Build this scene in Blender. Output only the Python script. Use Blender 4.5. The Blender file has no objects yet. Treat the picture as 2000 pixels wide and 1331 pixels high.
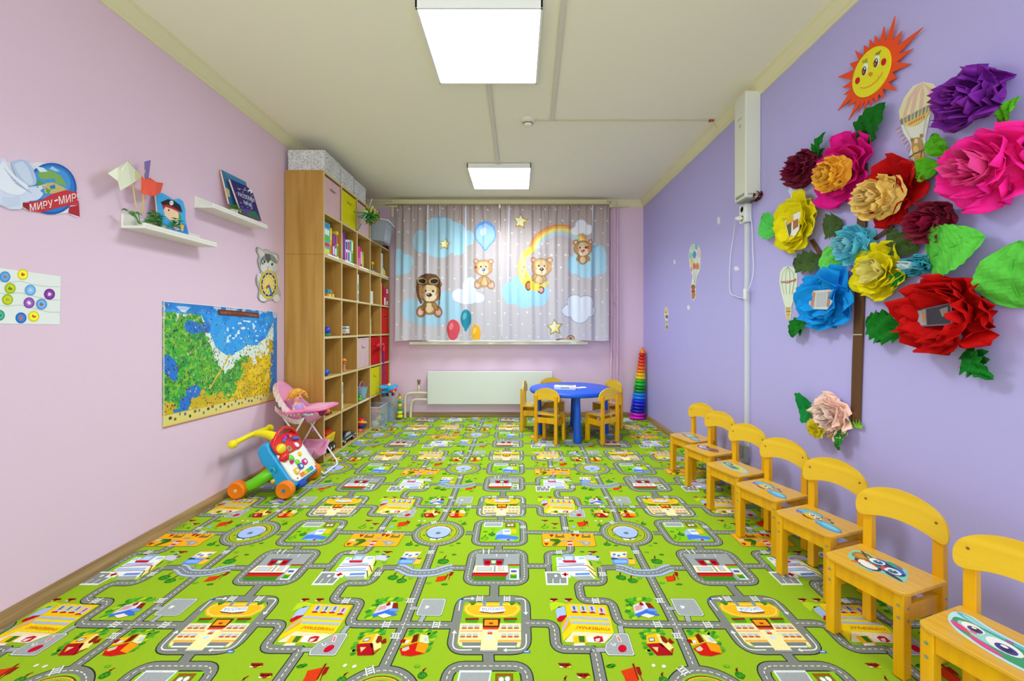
import bpy, bmesh, math, random
import numpy as np
from mathutils import Vector, Matrix
random.seed(7)
PI = math.pi
SC = bpy.context.scene
COL = SC.collection

# ------------------------------------------------------------------ camera, world, exposure
F, VX, VY, EYE = 805.0, 1012.0, 640.0, 1.10          # focal length and vanishing point in pixels, eye height in metres
cam_d = bpy.data.cameras.new('camera')
cam_d.sensor_width = 36.0
cam_d.lens = F / 2000.0 * 36.0
cam_d.shift_x = (1000.0 - VX) / 2000.0
cam_d.shift_y = (VY - 665.5) / 2000.0
cam_d.clip_start = 0.02
cam = bpy.data.objects.new('camera', cam_d)
COL.objects.link(cam)
cam.location = (0, 0, EYE)
cam.rotation_euler = (PI / 2, 0, 0)
SC.camera = cam

world = bpy.data.worlds.new('world')
SC.world = world
world.use_nodes = True
bg = world.node_tree.nodes['Background']
bg.inputs[0].default_value = (0.86, 0.94, 1.0, 1)
bg.inputs[1].default_value = 1.15
SC.view_settings.view_transform = 'Standard'
SC.view_settings.look = 'None'
SC.view_settings.gamma = 1.0
SC.view_settings.exposure = 1.46
SC.view_settings.use_curve_mapping = False
LAMP, LAMP_W = 3.5, 8.5                              # glow of the ceiling panels, watts they throw down

# ------------------------------------------------------------------ room dimensions (metres)
XL, XR, YB, YF, ZC = -1.90, 1.545, 5.085, -1.2, 2.66

def lin(c):
    if isinstance(c, str):
        c = c.lstrip('#'); c = c if len(c) == 6 else ''.join(x * 2 for x in c)
        c = [int(c[i:i + 2], 16) / 255.0 for i in (0, 2, 4)]
    return tuple(((x / 12.92) if x <= 0.04045 else ((x + 0.055) / 1.055) ** 2.4) for x in c[:3])

_mats = {}
def M(name, col=None, rough=0.55, spec=0.4, metal=0.0, var=0.0, scale=8.0, bump=0.0, bscale=60.0, attr=False,
      alpha=1.0, trans=0.0, sheen=0.0, emit=None, estr=0.0, stretch=None, coat=0.0, tl=0.0):
    """procedural material; var = tone variation by noise, bump = fine surface relief"""
    if name in _mats: return _mats[name]
    m = bpy.data.materials.new(name); m.use_nodes = True
    nt = m.node_tree; N = nt.nodes; L = nt.links
    p = N['Principled BSDF']
    p.inputs['Roughness'].default_value = rough
    p.inputs['Specular IOR Level'].default_value = spec
    p.inputs['Metallic'].default_value = metal
    p.inputs['Coat Weight'].default_value = coat
    if sheen: p.inputs['Sheen Weight'].default_value = sheen
    if trans: p.inputs['Transmission Weight'].default_value = trans
    p.inputs['Alpha'].default_value = alpha
    co = N.new('ShaderNodeTexCoord')
    vec = co.outputs['Object']
    if stretch:
        mp = N.new('ShaderNodeMapping'); mp.inputs['Scale'].default_value = stretch
        L.new(vec, mp.inputs['Vector']); vec = mp.outputs['Vector']
    src = None
    if attr:
        a = N.new('ShaderNodeAttribute'); a.attribute_name = 'Col'; src = a.outputs['Color']
    elif col is not None:
        c = N.new('ShaderNodeRGB'); c.outputs[0].default_value = (*lin(col), 1); src = c.outputs[0]
    if var:
        n = N.new('ShaderNodeTexNoise'); n.inputs['Scale'].default_value = scale; n.inputs['Detail'].default_value = 5
        L.new(vec, n.inputs['Vector'])
        mr = N.new('ShaderNodeMapRange'); mr.inputs[1].default_value = 0.3; mr.inputs[2].default_value = 0.7
        mr.inputs[3].default_value = 1 - var; mr.inputs[4].default_value = 1 + var
        L.new(n.outputs['Fac'], mr.inputs[0])
        mx = N.new('ShaderNodeVectorMath'); mx.operation = 'SCALE'
        L.new(src, mx.inputs[0]); L.new(mr.outputs[0], mx.inputs['Scale']); src = mx.outputs[0]
    L.new(src, p.inputs['Base Color'])
    if bump:
        n2 = N.new('ShaderNodeTexNoise'); n2.inputs['Scale'].default_value = bscale; n2.inputs['Detail'].default_value = 3
        L.new(co.outputs['Object'], n2.inputs['Vector'])
        bp = N.new('ShaderNodeBump'); bp.inputs['Strength'].default_value = bump; bp.inputs['Distance'].default_value = 0.004
        L.new(n2.outputs['Fac'], bp.inputs['Height']); L.new(bp.outputs['Normal'], p.inputs['Normal'])
    if emit is not None:
        p.inputs['Emission Color'].default_value = (*lin(emit), 1); p.inputs['Emission Strength'].default_value = estr
    if tl:
        t = N.new('ShaderNodeBsdfTranslucent'); L.new(src, t.inputs['Color'])
        mi = N.new('ShaderNodeMixShader'); mi.inputs[0].default_value = tl
        L.new(p.outputs[0], mi.inputs[1]); L.new(t.outputs[0], mi.inputs[2])
        L.new(mi.outputs[0], N['Material Output'].inputs['Surface'])
    _mats[name] = m
    return m

def wood_mat(name, c1, c2, axis='Z', rough=0.45, sc=1.0, coat=0.0):
    """wood with grain along one axis"""
    if name in _mats: return _mats[name]
    m = bpy.data.materials.new(name); m.use_nodes = True
    nt = m.node_tree; N = nt.nodes; L = nt.links; p = N['Principled BSDF']
    p.inputs['Roughness'].default_value = rough; p.inputs['Coat Weight'].default_value = coat
    p.inputs['Specular IOR Level'].default_value = 0.35
    co = N.new('ShaderNodeTexCoord'); mp = N.new('ShaderNodeMapping')
    s = [26 * sc, 26 * sc, 26 * sc]; s['XYZ'.index(axis)] = 1.6 * sc
    mp.inputs['Scale'].default_value = s
    L.new(co.outputs['Object'], mp.inputs['Vector'])
    n = N.new('ShaderNodeTexNoise'); n.inputs['Scale'].default_value = 1.0; n.inputs['Detail'].default_value = 7; n.inputs['Distortion'].default_value = 0.6
    L.new(mp.outputs[0], n.inputs['Vector'])
    r = N.new('ShaderNodeValToRGB')
    r.color_ramp.elements[0].position = 0.34; r.color_ramp.elements[0].color = (*lin(c2), 1)
    r.color_ramp.elements[1].position = 0.60; r.color_ramp.elements[1].color = (*lin(c1), 1)
    L.new(n.outputs['Fac'], r.inputs[0]); L.new(r.outputs[0], p.inputs['Base Color'])
    _mats[name] = m
    return m

# ------------------------------------------------------------------ mesh builder
class B:
    def __init__(s):
        s.v = []; s.f = []; s.c = []; s.cur = None
    def color(s, c): s.cur = lin(c); return s
    def add(s, vs, fs):
        o = len(s.v); s.v += [tuple(v) for v in vs]
        for f in fs:
            s.f.append([i + o for i in f]); s.c.append(s.cur)
        return s
    def box(s, x0, x1, y0, y1, z0, z1):
        vs = [(x, y, z) for x in (x0, x1) for y in (y0, y1) for z in (z0, z1)]
        return s.add(vs, [(0, 1, 3, 2), (4, 6, 7, 5), (0, 4, 5, 1), (2, 3, 7, 6), (0, 2, 6, 4), (1, 5, 7, 3)])
    def hexa(s, bot, top):
        return s.add(list(bot) + list(top), [(3, 2, 1, 0), (4, 5, 6, 7), (0, 1, 5, 4), (1, 2, 6, 5), (2, 3, 7, 6), (3, 0, 4, 7)])
    def tube(s, pts, r, n=10, closed=False, caps=True):
        """round bar along a path; r is a number or one radius per point"""
        pts = [Vector(p) for p in pts]; m = len(pts)
        rs = r if isinstance(r, (list, tuple)) else [r] * m
        vs = []; up = None
        for i, p in enumerate(pts):
            if closed: d = pts[(i + 1) % m] - pts[i - 1]
            else: d = pts[min(i + 1, m - 1)] - pts[max(i - 1, 0)]
            d.normalize()
            if up is None:
                up = Vector((0, 0, 1)) if abs(d.z) < 0.9 else Vector((1, 0, 0))
            a = (up - d * up.dot(d)); a.normalize(); b = d.cross(a); up = a
            for k in range(n):
                t = 2 * PI * k / n
                vs.append(p + (a * math.cos(t) + b * math.sin(t)) * rs[i])
        fs = []
        for i in range(m if closed else m - 1):
            j = (i + 1) % m
            for k in range(n):
                l = (k + 1) % n
                fs.append((i * n + k, i * n + l, j * n + l, j * n + k))
        if caps and not closed:
            fs.append(tuple(range(n))[::-1]); fs.append(tuple(range((m - 1) * n, m * n)))
        return s.add(vs, fs)
    def lathe(s, prof, c=(0, 0, 0), n=24, ax=(0, 0, 1)):
        """profile of (radius, height) turned about an axis through c"""
        ax = Vector(ax).normalized(); q = Vector((0, 0, 1)).rotation_difference(ax); c = Vector(c)
        vs = []; fs = []
        for (r, h) in prof:
            for k in range(n):
                t = 2 * PI * k / n
                vs.append(c + q @ Vector((r * math.cos(t), r * math.sin(t), h)))
        for i in range(len(prof) - 1):
            for k in range(n):
                l = (k + 1) % n
                fs.append((i * n + k, i * n + l, (i + 1) * n + l, (i + 1) * n + k))
        if prof[0][0] > 1e-5: fs.append(tuple(range(n))[::-1])
        if prof[-1][0] > 1e-5: fs.append(tuple(range((len(prof) - 1) * n, len(prof) * n)))
        return s.add(vs, fs)
    def ball(s, c, r, n=14, m=9):
        rx, ry, rz = r if isinstance(r, (tuple, list)) else (r, r, r)
        c = Vector(c); vs = []; fs = []
        for i in range(m + 1):
            a = PI * i / m
            for k in range(n):
                t = 2 * PI * k / n
                vs.append(c + Vector((rx * math.sin(a) * math.cos(t), ry * math.sin(a) * math.sin(t), -rz * math.cos(a))))
        for i in range(m):
            for k in range(n):
                l = (k + 1) % n
                fs.append((i * n + k, i * n + l, (i + 1) * n + l, (i + 1) * n + k))
        return s.add(vs, fs)
    def torus(s, c, R, r, n=28, m=10, ax=(0, 0, 1)):
        ax = Vector(ax).normalized(); q = Vector((0, 0, 1)).rotation_difference(ax); c = Vector(c)
        pts = [c + q @ Vector((R * math.cos(2 * PI * k / n), R * math.sin(2 * PI * k / n), 0)) for k in range(n)]
        vs = []; fs = []
        for k in range(n):
            t = 2 * PI * k / n; rad = Vector((math.cos(t), math.sin(t), 0))
            for j in range(m):
                a = 2 * PI * j / m
                vs.append(c + q @ (rad * (R + r * math.cos(a)) + Vector((0, 0, r * math.sin(a)))))
        for k in range(n):
            for j in range(m):
                fs.append((k * m + j, ((k + 1) % n) * m + j, ((k + 1) % n) * m + (j + 1) % m, k * m + (j + 1) % m))
        return s.add(vs, fs)
    def prism(s, poly, fn, t0, t1):
        """2-D outline turned into a slab: fn(a, b, t) gives the point"""
        n = len(poly)
        vs = [fn(a, b, t0) for a, b in poly] + [fn(a, b, t1) for a, b in poly]
        fs = [tuple(range(n))[::-1], tuple(range(n, 2 * n))] + [(i, (i + 1) % n, n + (i + 1) % n, n + i) for i in range(n)]
        return s.add(vs, fs)
    def grid(s, nu, nv, fn):
        vs = [fn(i / nu, j / nv) for j in range(nv + 1) for i in range(nu + 1)]
        fs = [(j * (nu + 1) + i, j * (nu + 1) + i + 1, (j + 1) * (nu + 1) + i + 1, (j + 1) * (nu + 1) + i) for j in range(nv) for i in range(nu)]
        return s.add(vs, fs)

def obj(name, b, mat, parent=None, smooth=False, bevel=0.0, seg=2, solid=0.0, sub=0, shared=None, angle=None):
    me = bpy.data.meshes.new(name)
    me.from_pydata([tuple(v) for v in b.v], [], b.f)
    me.update()
    if any(c is not None for c in b.c):
        at = me.color_attributes.new('Col', 'FLOAT_COLOR', 'CORNER')
        arr = []
        for c, f in zip(b.c, b.f):
            c = c or (0.5, 0.5, 0.5)
            arr += [c[0], c[1], c[2], 1.0] * len(f)
        at.data.foreach_set('color', arr)
    bm = bmesh.new(); bm.from_mesh(me)
    if not hasattr(b, 'keepn'):
        bmesh.ops.recalc_face_normals(bm, faces=bm.faces[:])
    bm.to_mesh(me); bm.free()
    if smooth:
        me.polygons.foreach_set('use_smooth', [True] * len(me.polygons))
    me.materials.append(mat)
    o = bpy.data.objects.new(name, me); COL.objects.link(o)
    if parent is not None: o.parent = parent
    if smooth:
        try: me.set_sharp_from_angle(angle=math.radians(angle or 40))
        except Exception: pass
    if solid:
        d = o.modifiers.new('solid', 'SOLIDIFY'); d.thickness = solid; d.offset = 0
    if bevel:
        d = o.modifiers.new('bevel', 'BEVEL'); d.width = bevel; d.segments = seg; d.limit_method = 'ANGLE'; d.angle_limit = math.radians(35)
    if sub:
        d = o.modifiers.new('sub', 'SUBSURF'); d.levels = sub; d.render_levels = sub
    return o

def tag(o, label, cat, group=None):
    o['label'] = label; o['category'] = cat
    if group: o['group'] = group
    return o
def thing(name, label, cat, loc=(0, 0, 0), rz=0.0, group=None):
    o = bpy.data.objects.new(name, None); COL.objects.link(o)
    o.empty_display_size = 0.05
    o.location = loc; o.rotation_euler = (0, 0, rz)
    return tag(o, label, cat, group)
def struct(name, b, mat, parent=None, **k):
    o = obj(name, b, mat, parent, **k)
    if parent is None: o['kind'] = 'structure'
    return o
def copy_tree(o, parent=None):
    c = o.copy(); COL.objects.link(c)
    if parent is not None: c.parent = parent
    for ch in list(o.children): copy_tree(ch, c)
    return c

# ------------------------------------------------------------------ pixel of the photograph -> point of the room
def at_y(px, py, Y): return Vector(((px - VX) * Y / F, Y, EYE + (VY - py) * Y / F))
def at_floor(px, py, z=0.0):
    Y = (EYE - z) * F / (py - VY); return Vector(((px - VX) * Y / F, Y, z))
def at_x(px, py, X):
    Y = X * F / (px - VX); return Vector((X, Y, EYE + (VY - py) * Y / F))
def wl(px, py, off=0.0):
    p = at_x(px, py, XL); return p + Vector((off, 0, 0))
def wr(px, py, off=0.0):
    p = at_x(px, py, XR); return p + Vector((-off, 0, 0))
def bk(px, py, off=0.0):
    p = at_y(px, py, YB); return p + Vector((0, -off, 0))

# ------------------------------------------------------------------ lettering and printed pictures
_glyph = {}
def text_polys(s):
    """triangles of a word, scaled to the unit square"""
    if s in _glyph: return _glyph[s]
    cu = bpy.data.curves.new('t', 'FONT'); cu.body = s; cu.resolution_u = 3
    o = bpy.data.objects.new('t', cu); COL.objects.link(o)
    dg = bpy.context.evaluated_depsgraph_get(); dg.update()
    me = bpy.data.meshes.new_from_object(o.evaluated_get(dg))
    vs = [(v.co.x, v.co.y) for v in me.vertices]; fs = [list(p.vertices) for p in me.polygons]
    bpy.data.objects.remove(o); bpy.data.curves.remove(cu); bpy.data.meshes.remove(me)
    if not vs: return ([], [])
    x0 = min(v[0] for v in vs); x1 = max(v[0] for v in vs); y0 = min(v[1] for v in vs); y1 = max(v[1] for v in vs)
    vs = [((x - x0) / (x1 - x0), (y - y0) / (y1 - y0)) for x, y in vs]
    _glyph[s] = (vs, fs); return _glyph[s]

class Pic:
    """a flat print of many coloured shapes, each a hair above the one below; fn(a, b, t) places it"""
    def __init__(s, fn, step=0.0003, base=0.0004):
        s.b = B(); s.fn = fn; s.step = step; s.base = base; s.boxes = []
    def _layer(s, pts, same=None):
        x0 = min(p[0] for p in pts); x1 = max(p[0] for p in pts); y0 = min(p[1] for p in pts); y1 = max(p[1] for p in pts)
        l = 0
        for (a0, a1, b0, b1, k) in s.boxes:
            if a0 < x1 and a1 > x0 and b0 < y1 and b1 > y0: l = max(l, k + 1)
        s.boxes.append((x0, x1, y0, y1, l)); return l
    def poly(s, pts, c):
        l = s._layer(pts); t = s.base + s.step * l
        s.b.cur = lin(c); s.b.add([s.fn(a, b, t) for a, b in pts], [tuple(range(len(pts)))]); return s
    def spoly(s, pts, c): return s.poly(closed_curve(pts), c)
    def ell(s, cx, cy, rx, ry, c, rot=0.0, n=20, a0=0, a1=360):
        r = math.radians(rot); pts = []
        full = (a1 - a0) >= 360
        for k in range(n if full else n + 1):
            t = math.radians(a0 + (a1 - a0) * k / n)
            x = rx * math.cos(t); y = ry * math.sin(t)
            pts.append((cx + x * math.cos(r) - y * math.sin(r), cy + x * math.sin(r) + y * math.cos(r)))
        return s.poly(pts, c)
    def line(s, pts, w, c):
        l = s._layer(pts + [(pts[0][0] + w, pts[0][1] + w)]); t = s.base + s.step * l; s.b.cur = lin(c)
        L = []; R = []; n = len(pts)
        for i in range(n):
            a = pts[max(i - 1, 0)]; b = pts[min(i + 1, n - 1)]
            dx, dy = b[0] - a[0], b[1] - a[1]; d = math.hypot(dx, dy) or 1
            nx, ny = -dy / d * w / 2, dx / d * w / 2
            L.append((pts[i][0] + nx, pts[i][1] + ny)); R.append((pts[i][0] - nx, pts[i][1] - ny))
        for i in range(n - 1):
            q = [L[i], L[i + 1], R[i + 1], R[i]]
            s.b.add([s.fn(a, b, t) for a, b in q], [(0, 1, 2, 3)])
        return s
    def text(s, word, q, c, bend=0.0):
        """q = lower-left, lower-right, upper-right, upper-left corners of the word"""
        vs, fs = text_polys(word)
        if not vs: return s
        l = s._layer(q); t = s.base + s.step * l; s.b.cur = lin(c)
        out = []
        for x, y in vs:
            p = [q[0][k] * (1 - x) * (1 - y) + q[1][k] * x * (1 - y) + q[2][k] * x * y + q[3][k] * (1 - x) * y for k in (0, 1)]
            p[1] += bend * 4 * x * (1 - x)
            out.append(s.fn(p[0], p[1], t))
        s.b.add(out, fs); return s
    def build(s, name, parent=None, mat=None, keep=True):
        s.b.keepn = True
        return obj(name, s.b, mat or M('printed paper', attr=True, rough=0.6, spec=0.25), parent)
def closed_curve(pts, n=4):
    """a smooth closed outline through the points"""
    out = []; m = len(pts)
    for i in range(m):
        p0, p1, p2, p3 = pts[i - 1], pts[i], pts[(i + 1) % m], pts[(i + 2) % m]
        for k in range(n):
            t = k / n
            out.append(tuple(.5 * (2 * p1[j] + (p2[j] - p0[j]) * t + (2 * p0[j] - 5 * p1[j] + 4 * p2[j] - p3[j]) * t * t + (3 * p1[j] - p0[j] - 3 * p2[j] + p3[j]) * t ** 3) for j in (0, 1)))
    return out
def crop(x0, y0, sc, fn):
    return lambda a, b, t: fn(x0 + a / sc, y0 + b / sc, t)
def blob(cx, cy, rx, ry, n=16, j=0.15, rnd=random):
    return [(cx + rx * math.cos(2 * PI * k / n) * (1 + rnd.uniform(-j, j)), cy + ry * math.sin(2 * PI * k / n) * (1 + rnd.uniform(-j, j))) for k in range(n)]

# ================================================================== THE ROOM
m_pink = M('pink wall paint', '#e6c8db', rough=0.6, spec=0.3, bump=0.05, bscale=220)
m_lilac = M('lilac wall paint', '#b7aee6', rough=0.55, spec=0.3, bump=0.05, bscale=220)
m_ceil = M('ceiling paint', '#f6efd8', rough=0.8, spec=0.2, bump=0.04, bscale=160)
m_trim = M('cream cornice paint', '#e6deb4', rough=0.6, spec=0.3)
m_base = wood_mat('baseboard wood', '#a5875a', '#83663c', 'Y', 0.5)
m_baseb = wood_mat('baseboard wood back', '#a5875a', '#83663c', 'X', 0.5)
m_white = M('white plastic', '#e9e9e4', rough=0.35)

struct('floor', B().box(XL - .1, XR + .1, YF, YB + .4, -0.10, -0.004), M('floor screed', '#8a8a84', rough=0.9))
struct('ceiling', B().box(XL - .1, XR + .1, YF, YB + .4, ZC, ZC + 0.1), m_ceil)
struct('wall_left', B().box(XL - .1, XL, YF, YB + .4, -0.004, ZC), m_pink)
struct('wall_right', B().box(XR, XR + .1, YF, YB + .4, -0.004, ZC), m_lilac)
# back wall with the window opening
WX0, WX1, WZ0, WZ1 = -1.18, 0.80, 0.90, 2.40
struct('wall_back', B().box(XL, WX0, YB, YB + .35, -0.004, ZC).box(WX1, XR, YB, YB + .35, -0.004, ZC)
       .box(WX0, WX1, YB, YB + .35, -0.004, WZ0).box(WX0, WX1, YB, YB + .35, WZ1, ZC), m_pink)
w = B(); y0, y1 = YB + .17, YB + .23
for (a, b_) in ((WX0, WX0 + .06), (WX1 - .06, WX1), (-.52, -.44), (.10, .18)):
    w.box(a, b_, y0, y1, WZ0 + .09, WZ1 - .06)
w.box(WX0, WX1, y0, y1, WZ0 + .03, WZ0 + .09).box(WX0, WX1, y0, y1, WZ1 - .06, WZ1)
win = struct('window_1', w, m_white)
g = struct('window_pane', B().box(WX0 + .06, WX1 - .06, YB + .198, YB + .204, WZ0 + .09, WZ1 - .06), M('glass', '#ffffff', rough=0.02, trans=1.0), win)
sill = obj('window_sill', B().box((800 - VX) * 5.0 / F, (1148 - VX) * 5.0 / F, YB - .10, YB + .17, 0.892, 0.927), M('sill plastic', '#e2dfc4', rough=0.4), win, bevel=.006)

# cornices: cove profile
def cove(o, d, n, L):
    """o start, d direction along, n into the room"""
    prof = [(0, -.078), (.008, -.078), (.012, -.066), (.022, -.060), (.042, -.030), (.050, -.018), (.060, -.012), (.062, 0), (0, 0)]
    b = B(); o = Vector(o); d = Vector(d); n = Vector(n)
    k = len(prof)
    vs = [o + n * a + Vector((0, 0, z)) for a, z in prof] + [o + d * L + n * a + Vector((0, 0, z)) for a, z in prof]
    b.add(vs, [tuple(range(k))[::-1], tuple(range(k, 2 * k))] + [(i, (i + 1) % k, k + (i + 1) % k, k + i) for i in range(k)])
    return b
struct('trim_1', cove((XL, YF, ZC), (0, 1, 0), (1, 0, 0), YB - YF), m_trim)
struct('trim_2', cove((XR, YF, ZC), (0, 1, 0), (-1, 0, 0), YB - YF), m_trim)
struct('trim_3', cove((XL, YB, ZC), (1, 0, 0), (0, -1, 0), XR - XL), m_trim)
def skirt(o, d, n, L):
    prof = [(0, 0), (.026, 0), (.024, .014), (.016, .040), (.010, .052), (0, .055)]
    b = B(); o = Vector(o); d = Vector(d); n = Vector(n); k = len(prof)
    vs = [o + n * a + Vector((0, 0, z)) for a, z in prof] + [o + d * L + n * a + Vector((0, 0, z)) for a, z in prof]
    b.add(vs, [tuple(range(k))[::-1], tuple(range(k, 2 * k))] + [(i, (i + 1) % k, k + (i + 1) % k, k + i) for i in range(k)])
    return b
struct('baseboard_left', skirt((XL, YF, 0), (0, 1, 0), (1, 0, 0), YB - YF), m_base)
struct('baseboard_right', skirt((XR, YF, 0), (0, 1, 0), (-1, 0, 0), YB - YF), m_base)
struct('baseboard_back', skirt((XL, YB, 0), (1, 0, 0), (0, -1, 0), XR - XL), m_baseb)

# ------------------------------------------------------------------ ceiling lamps, detector, cable ducts
m_glow = M('lamp diffuser', '#ffffff', emit='#ebfaff', estr=LAMP)
def ceiling_lamp(x0, x1, ya, yb, label):
    t = thing('ceiling_lamp', label, 'ceiling light', ((x0 + x1) / 2, (ya + yb) / 2, ZC), group='square ceiling light panels')
    cx, cy = (x0 + x1) / 2, (ya + yb) / 2; w, d = (x1 - x0) / 2 + .008, (yb - ya) / 2 + .008
    fr = B()
    for a in ((-w, w, -d, -d + .012), (-w, w, d - .012, d), (-w, -w + .012, -d, d), (w - .012, w, -d, d)):
        fr.box(a[0], a[1], a[2], a[3], -.048, 0)
    fr.box(-w, w, -d, d, -.006, 0)
    obj('frame', fr, m_white, t, bevel=.002)
    obj('diffuser', B().box(-w + .012, w - .012, -d + .012, d - .012, -.0475, -.040), m_glow, t)
    al = bpy.data.lights.new('panel_light', 'AREA'); al.shape = 'SQUARE'; al.size = 2 * w - .03; al.energy = LAMP_W; al.spread = math.radians(138); al.color = (.84, .965, 1.0)
    lo = bpy.data.objects.new('panel_light', al); COL.objects.link(lo); lo.parent = t; lo.location = (0, 0, -.049)
    return t
ceiling_lamp(-.481, .110, 1.957, 2.553, 'large bright square light panel nearest on the ceiling')
ceiling_lamp(-.478, .117, 3.91, 4.506, 'farther square light panel on the ceiling, close to the window curtains')
m_duct = M('cable duct plastic', '#d8d2c0', rough=0.5)
d = B().box(-.205, -.175, 2.562, 3.90, ZC - .016, ZC)
tag(obj('cable_duct', d, m_duct, bevel=.003), 'thin duct on the ceiling joining the two light panels', 'cable duct')
p0 = at_y(1101, 0, 1.56 * F / 640); p1 = at_y(1078, 233, 1.56 * F / 407)
d = B(); dx = .014
d.hexa([(p0.x - dx + .12, .3, ZC - .014), (p0.x + dx + .12, .3, ZC - .014), (p1.x + dx, p1.y, ZC - .014), (p1.x - dx, p1.y, ZC - .014)],
       [(p0.x - dx + .12, .3, ZC), (p0.x + dx + .12, .3, ZC), (p1.x + dx, p1.y, ZC), (p1.x - dx, p1.y, ZC)])
d.v = []; d.f = []; d.c = []
s_ = (p1 - p0).normalized(); q0 = p0 - s_ * (p0.y - .2) / s_.y
d.hexa([(q0.x - dx, q0.y, ZC - .014), (q0.x + dx, q0.y, ZC - .014), (p1.x + dx, p1.y, ZC - .014), (p1.x - dx, p1.y, ZC - .014)],
       [(q0.x - dx, q0.y, ZC), (q0.x + dx, q0.y, ZC), (p1.x + dx, p1.y, ZC), (p1.x - dx, p1.y, ZC)])
tag(obj('cable_duct', d, m_duct, bevel=.002), 'long ceiling duct running from the front of the room to the smoke detector wire', 'cable duct')
ys = 1.56 * F / (VY - 234)
xs = (1031 - VX) * ys / F
t = thing('smoke_detector', 'round white smoke detector on the ceiling between the lamps', 'smoke detector', (xs, ys, ZC))
obj('mounting_base', B().lathe([(.050, 0), (.050, -.016), (.044, -.022), (0, -.022)], n=28), M('detector plastic', '#e6e0c8', rough=.4), t, smooth=True)
obj('sensor_head', B().lathe([(.036, -.022), (.034, -.040), (.024, -.050), (0, -.050)], n=28), M('detector plastic', '#e6e0c8'), t, smooth=True)
obj('slot_ring', B().lathe([(.0365, -.028), (.0365, -.036)], n=28), M('dark slot', '#6d675c'), t)
w = B().tube([(xs + .045, ys, ZC - .008), (xs + .5, ys + .003, ZC - .006), (xs + 1.2, ys - .003, ZC - .007), (XR - .11, ys, ZC - .008), (XR - .075, ys - .01, ZC - .03), (XR - .06, ys - .015, ZC - .065)], .0035, 6)
t = thing('detector_cable', 'thin wire running along the ceiling from the smoke detector to the lilac wall', 'cable', (xs, ys, ZC))
o = obj('wire', w, M('wire cream', '#c8bd92'), None); o.parent = t; o.matrix_parent_inverse = Matrix.Translation(-Vector(t.location))
w = B().box(XR - .115, XR - .08, ys - .012, ys + .006, ZC - .016, ZC - .004)
o = obj('red_clip', w, M('red clip', '#a8402c'), None); o.parent = t; o.matrix_parent_inverse = Matrix.Translation(-Vector(t.location))

# ------------------------------------------------------------------ air purifier box, sockets, duct and cord on the right wall
def pin(o, t):
    """part built in room coordinates put under its thing"""
    o.parent = t; o.matrix_parent_inverse = Matrix.Translation(-Vector(t.location)); return o
ya = XR * F / (1477 - VX); yb = ya + .31
xf = (1434 - VX) * yb / F
xf = XR - .10
yb = xf * F / (1434 - VX); ya = xf * F / (1456 - VX)
zb = EYE + (VY - 385) * ya / F
zt = ZC - .05
t = thing('air_purifier', 'tall white boxy air purifier mounted high on the lilac wall', 'air purifier', (XR, ya, zb))
b = B().box(xf, XR, ya, yb, zb, zt)
pin(obj('housing', b, M('appliance white', '#dcdccb', rough=.35), bevel=.008), t)
b = B()
for k in range(6): b.box(xf - .0012, xf + .001, ya + .015 + k * (yb - ya - .03) / 6, ya + .015 + (k + .55) * (yb - ya - .03) / 6, zb + .012, zb + .032)
pin(obj('side_vent', b, M('dark slot', '#6d675c')), t)
b = B()
for k in range(5): b.box(xf + .018 + k * .013, xf + .026 + k * .013, ya - .001, ya + .001, zb + .014, zb + .026)
pin(obj('front_vent', b, M('vent grey', '#9a9a90')), t)
b = B().box(xf - .001, xf + .001, ya + .045, yb - .045, zb + .52, zb + .535).box(xf - .001, xf + .001, ya + .05, yb - .06, zb + .47, zb + .49)
pin(obj('badge', b, M('badge grey', '#b9bcae')), t)
pin(obj('base_plate', B().box(xf + .012, XR - .02, ya + .012, yb - .012, zb - .008, zb), M('base grey', '#8d9088')), t)
# twin socket
yk = XR * F / (1467 - VX) ; zk = EYE + (VY - 416) * yk / F
t = thing('power_socket', 'white double wall socket directly under the air purifier', 'socket', (XR, yk, zk))
b = B().box(XR - .045, XR, yk - .012, yk + .066, zk - .06, zk + .062)
pin(obj('socket_box', b, m_white, bevel=.006), t)
for dz in (.03, -.03):
    b = B().lathe([(.024, 0), (.024, .004), (.019, .003), (.018, -.004), (0, -.004)], (XR - .045, yk + .027, zk + dz), 20, (-1, 0, 0))
    pin(obj('socket_face', b, M('socket cream', '#d9d6c4')), t)
# vertical duct
yd = XR * F / (1465 - VX)
t = tag(obj('cable_duct', B().box(XR - .022, XR, yd - .0, yd + .032, .23, zk - .062), M('duct white', '#d4d6dc', rough=.4), bevel=.003),
        'narrow white duct running down the lilac wall from the double socket', 'cable duct')
# cord loop
def wpt(px, py, off=.012): return wr(px, py, off)
cord = [wpt(1452, 424, .055), wpt(1444, 436, .03), wpt(1436, 462), wpt(1430, 500), wpt(1428, 545), wpt(1430, 572), wpt(1440, 579), wpt(1455, 582, .02), wpt(1464, 576, .03), wpt(1472, 560, .025), wpt(1475, 530), wpt(1474, 490), wpt(1472, 440), wpt(1471, 405, .03)]
def smooth_path(pts, n=6):
    pts = [Vector(p) for p in pts]; out = []
    for i in range(len(pts) - 1):
        p0 = pts[max(i - 1, 0)]; p1 = pts[i]; p2 = pts[i + 1]; p3 = pts[min(i + 2, len(pts) - 1)]
        for k in range(n):
            t = k / n
            out.append(.5 * ((2 * p1) + (p2 - p0) * t + (2 * p0 - 5 * p1 + 4 * p2 - p3) * t * t + (3 * p1 - p0 - 3 * p2 + p3) * t ** 3))
    out.append(pts[-1]); return out
t = thing('loose_cable', 'thin white cord hanging in a long loop beside the wall duct', 'cable', cord[0])
pin(obj('cable', B().tube(smooth_path(cord), .0032, 6), M('cord white', '#dfe0ea')), t)
c_ = wr(1466, 574, .035)
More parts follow.
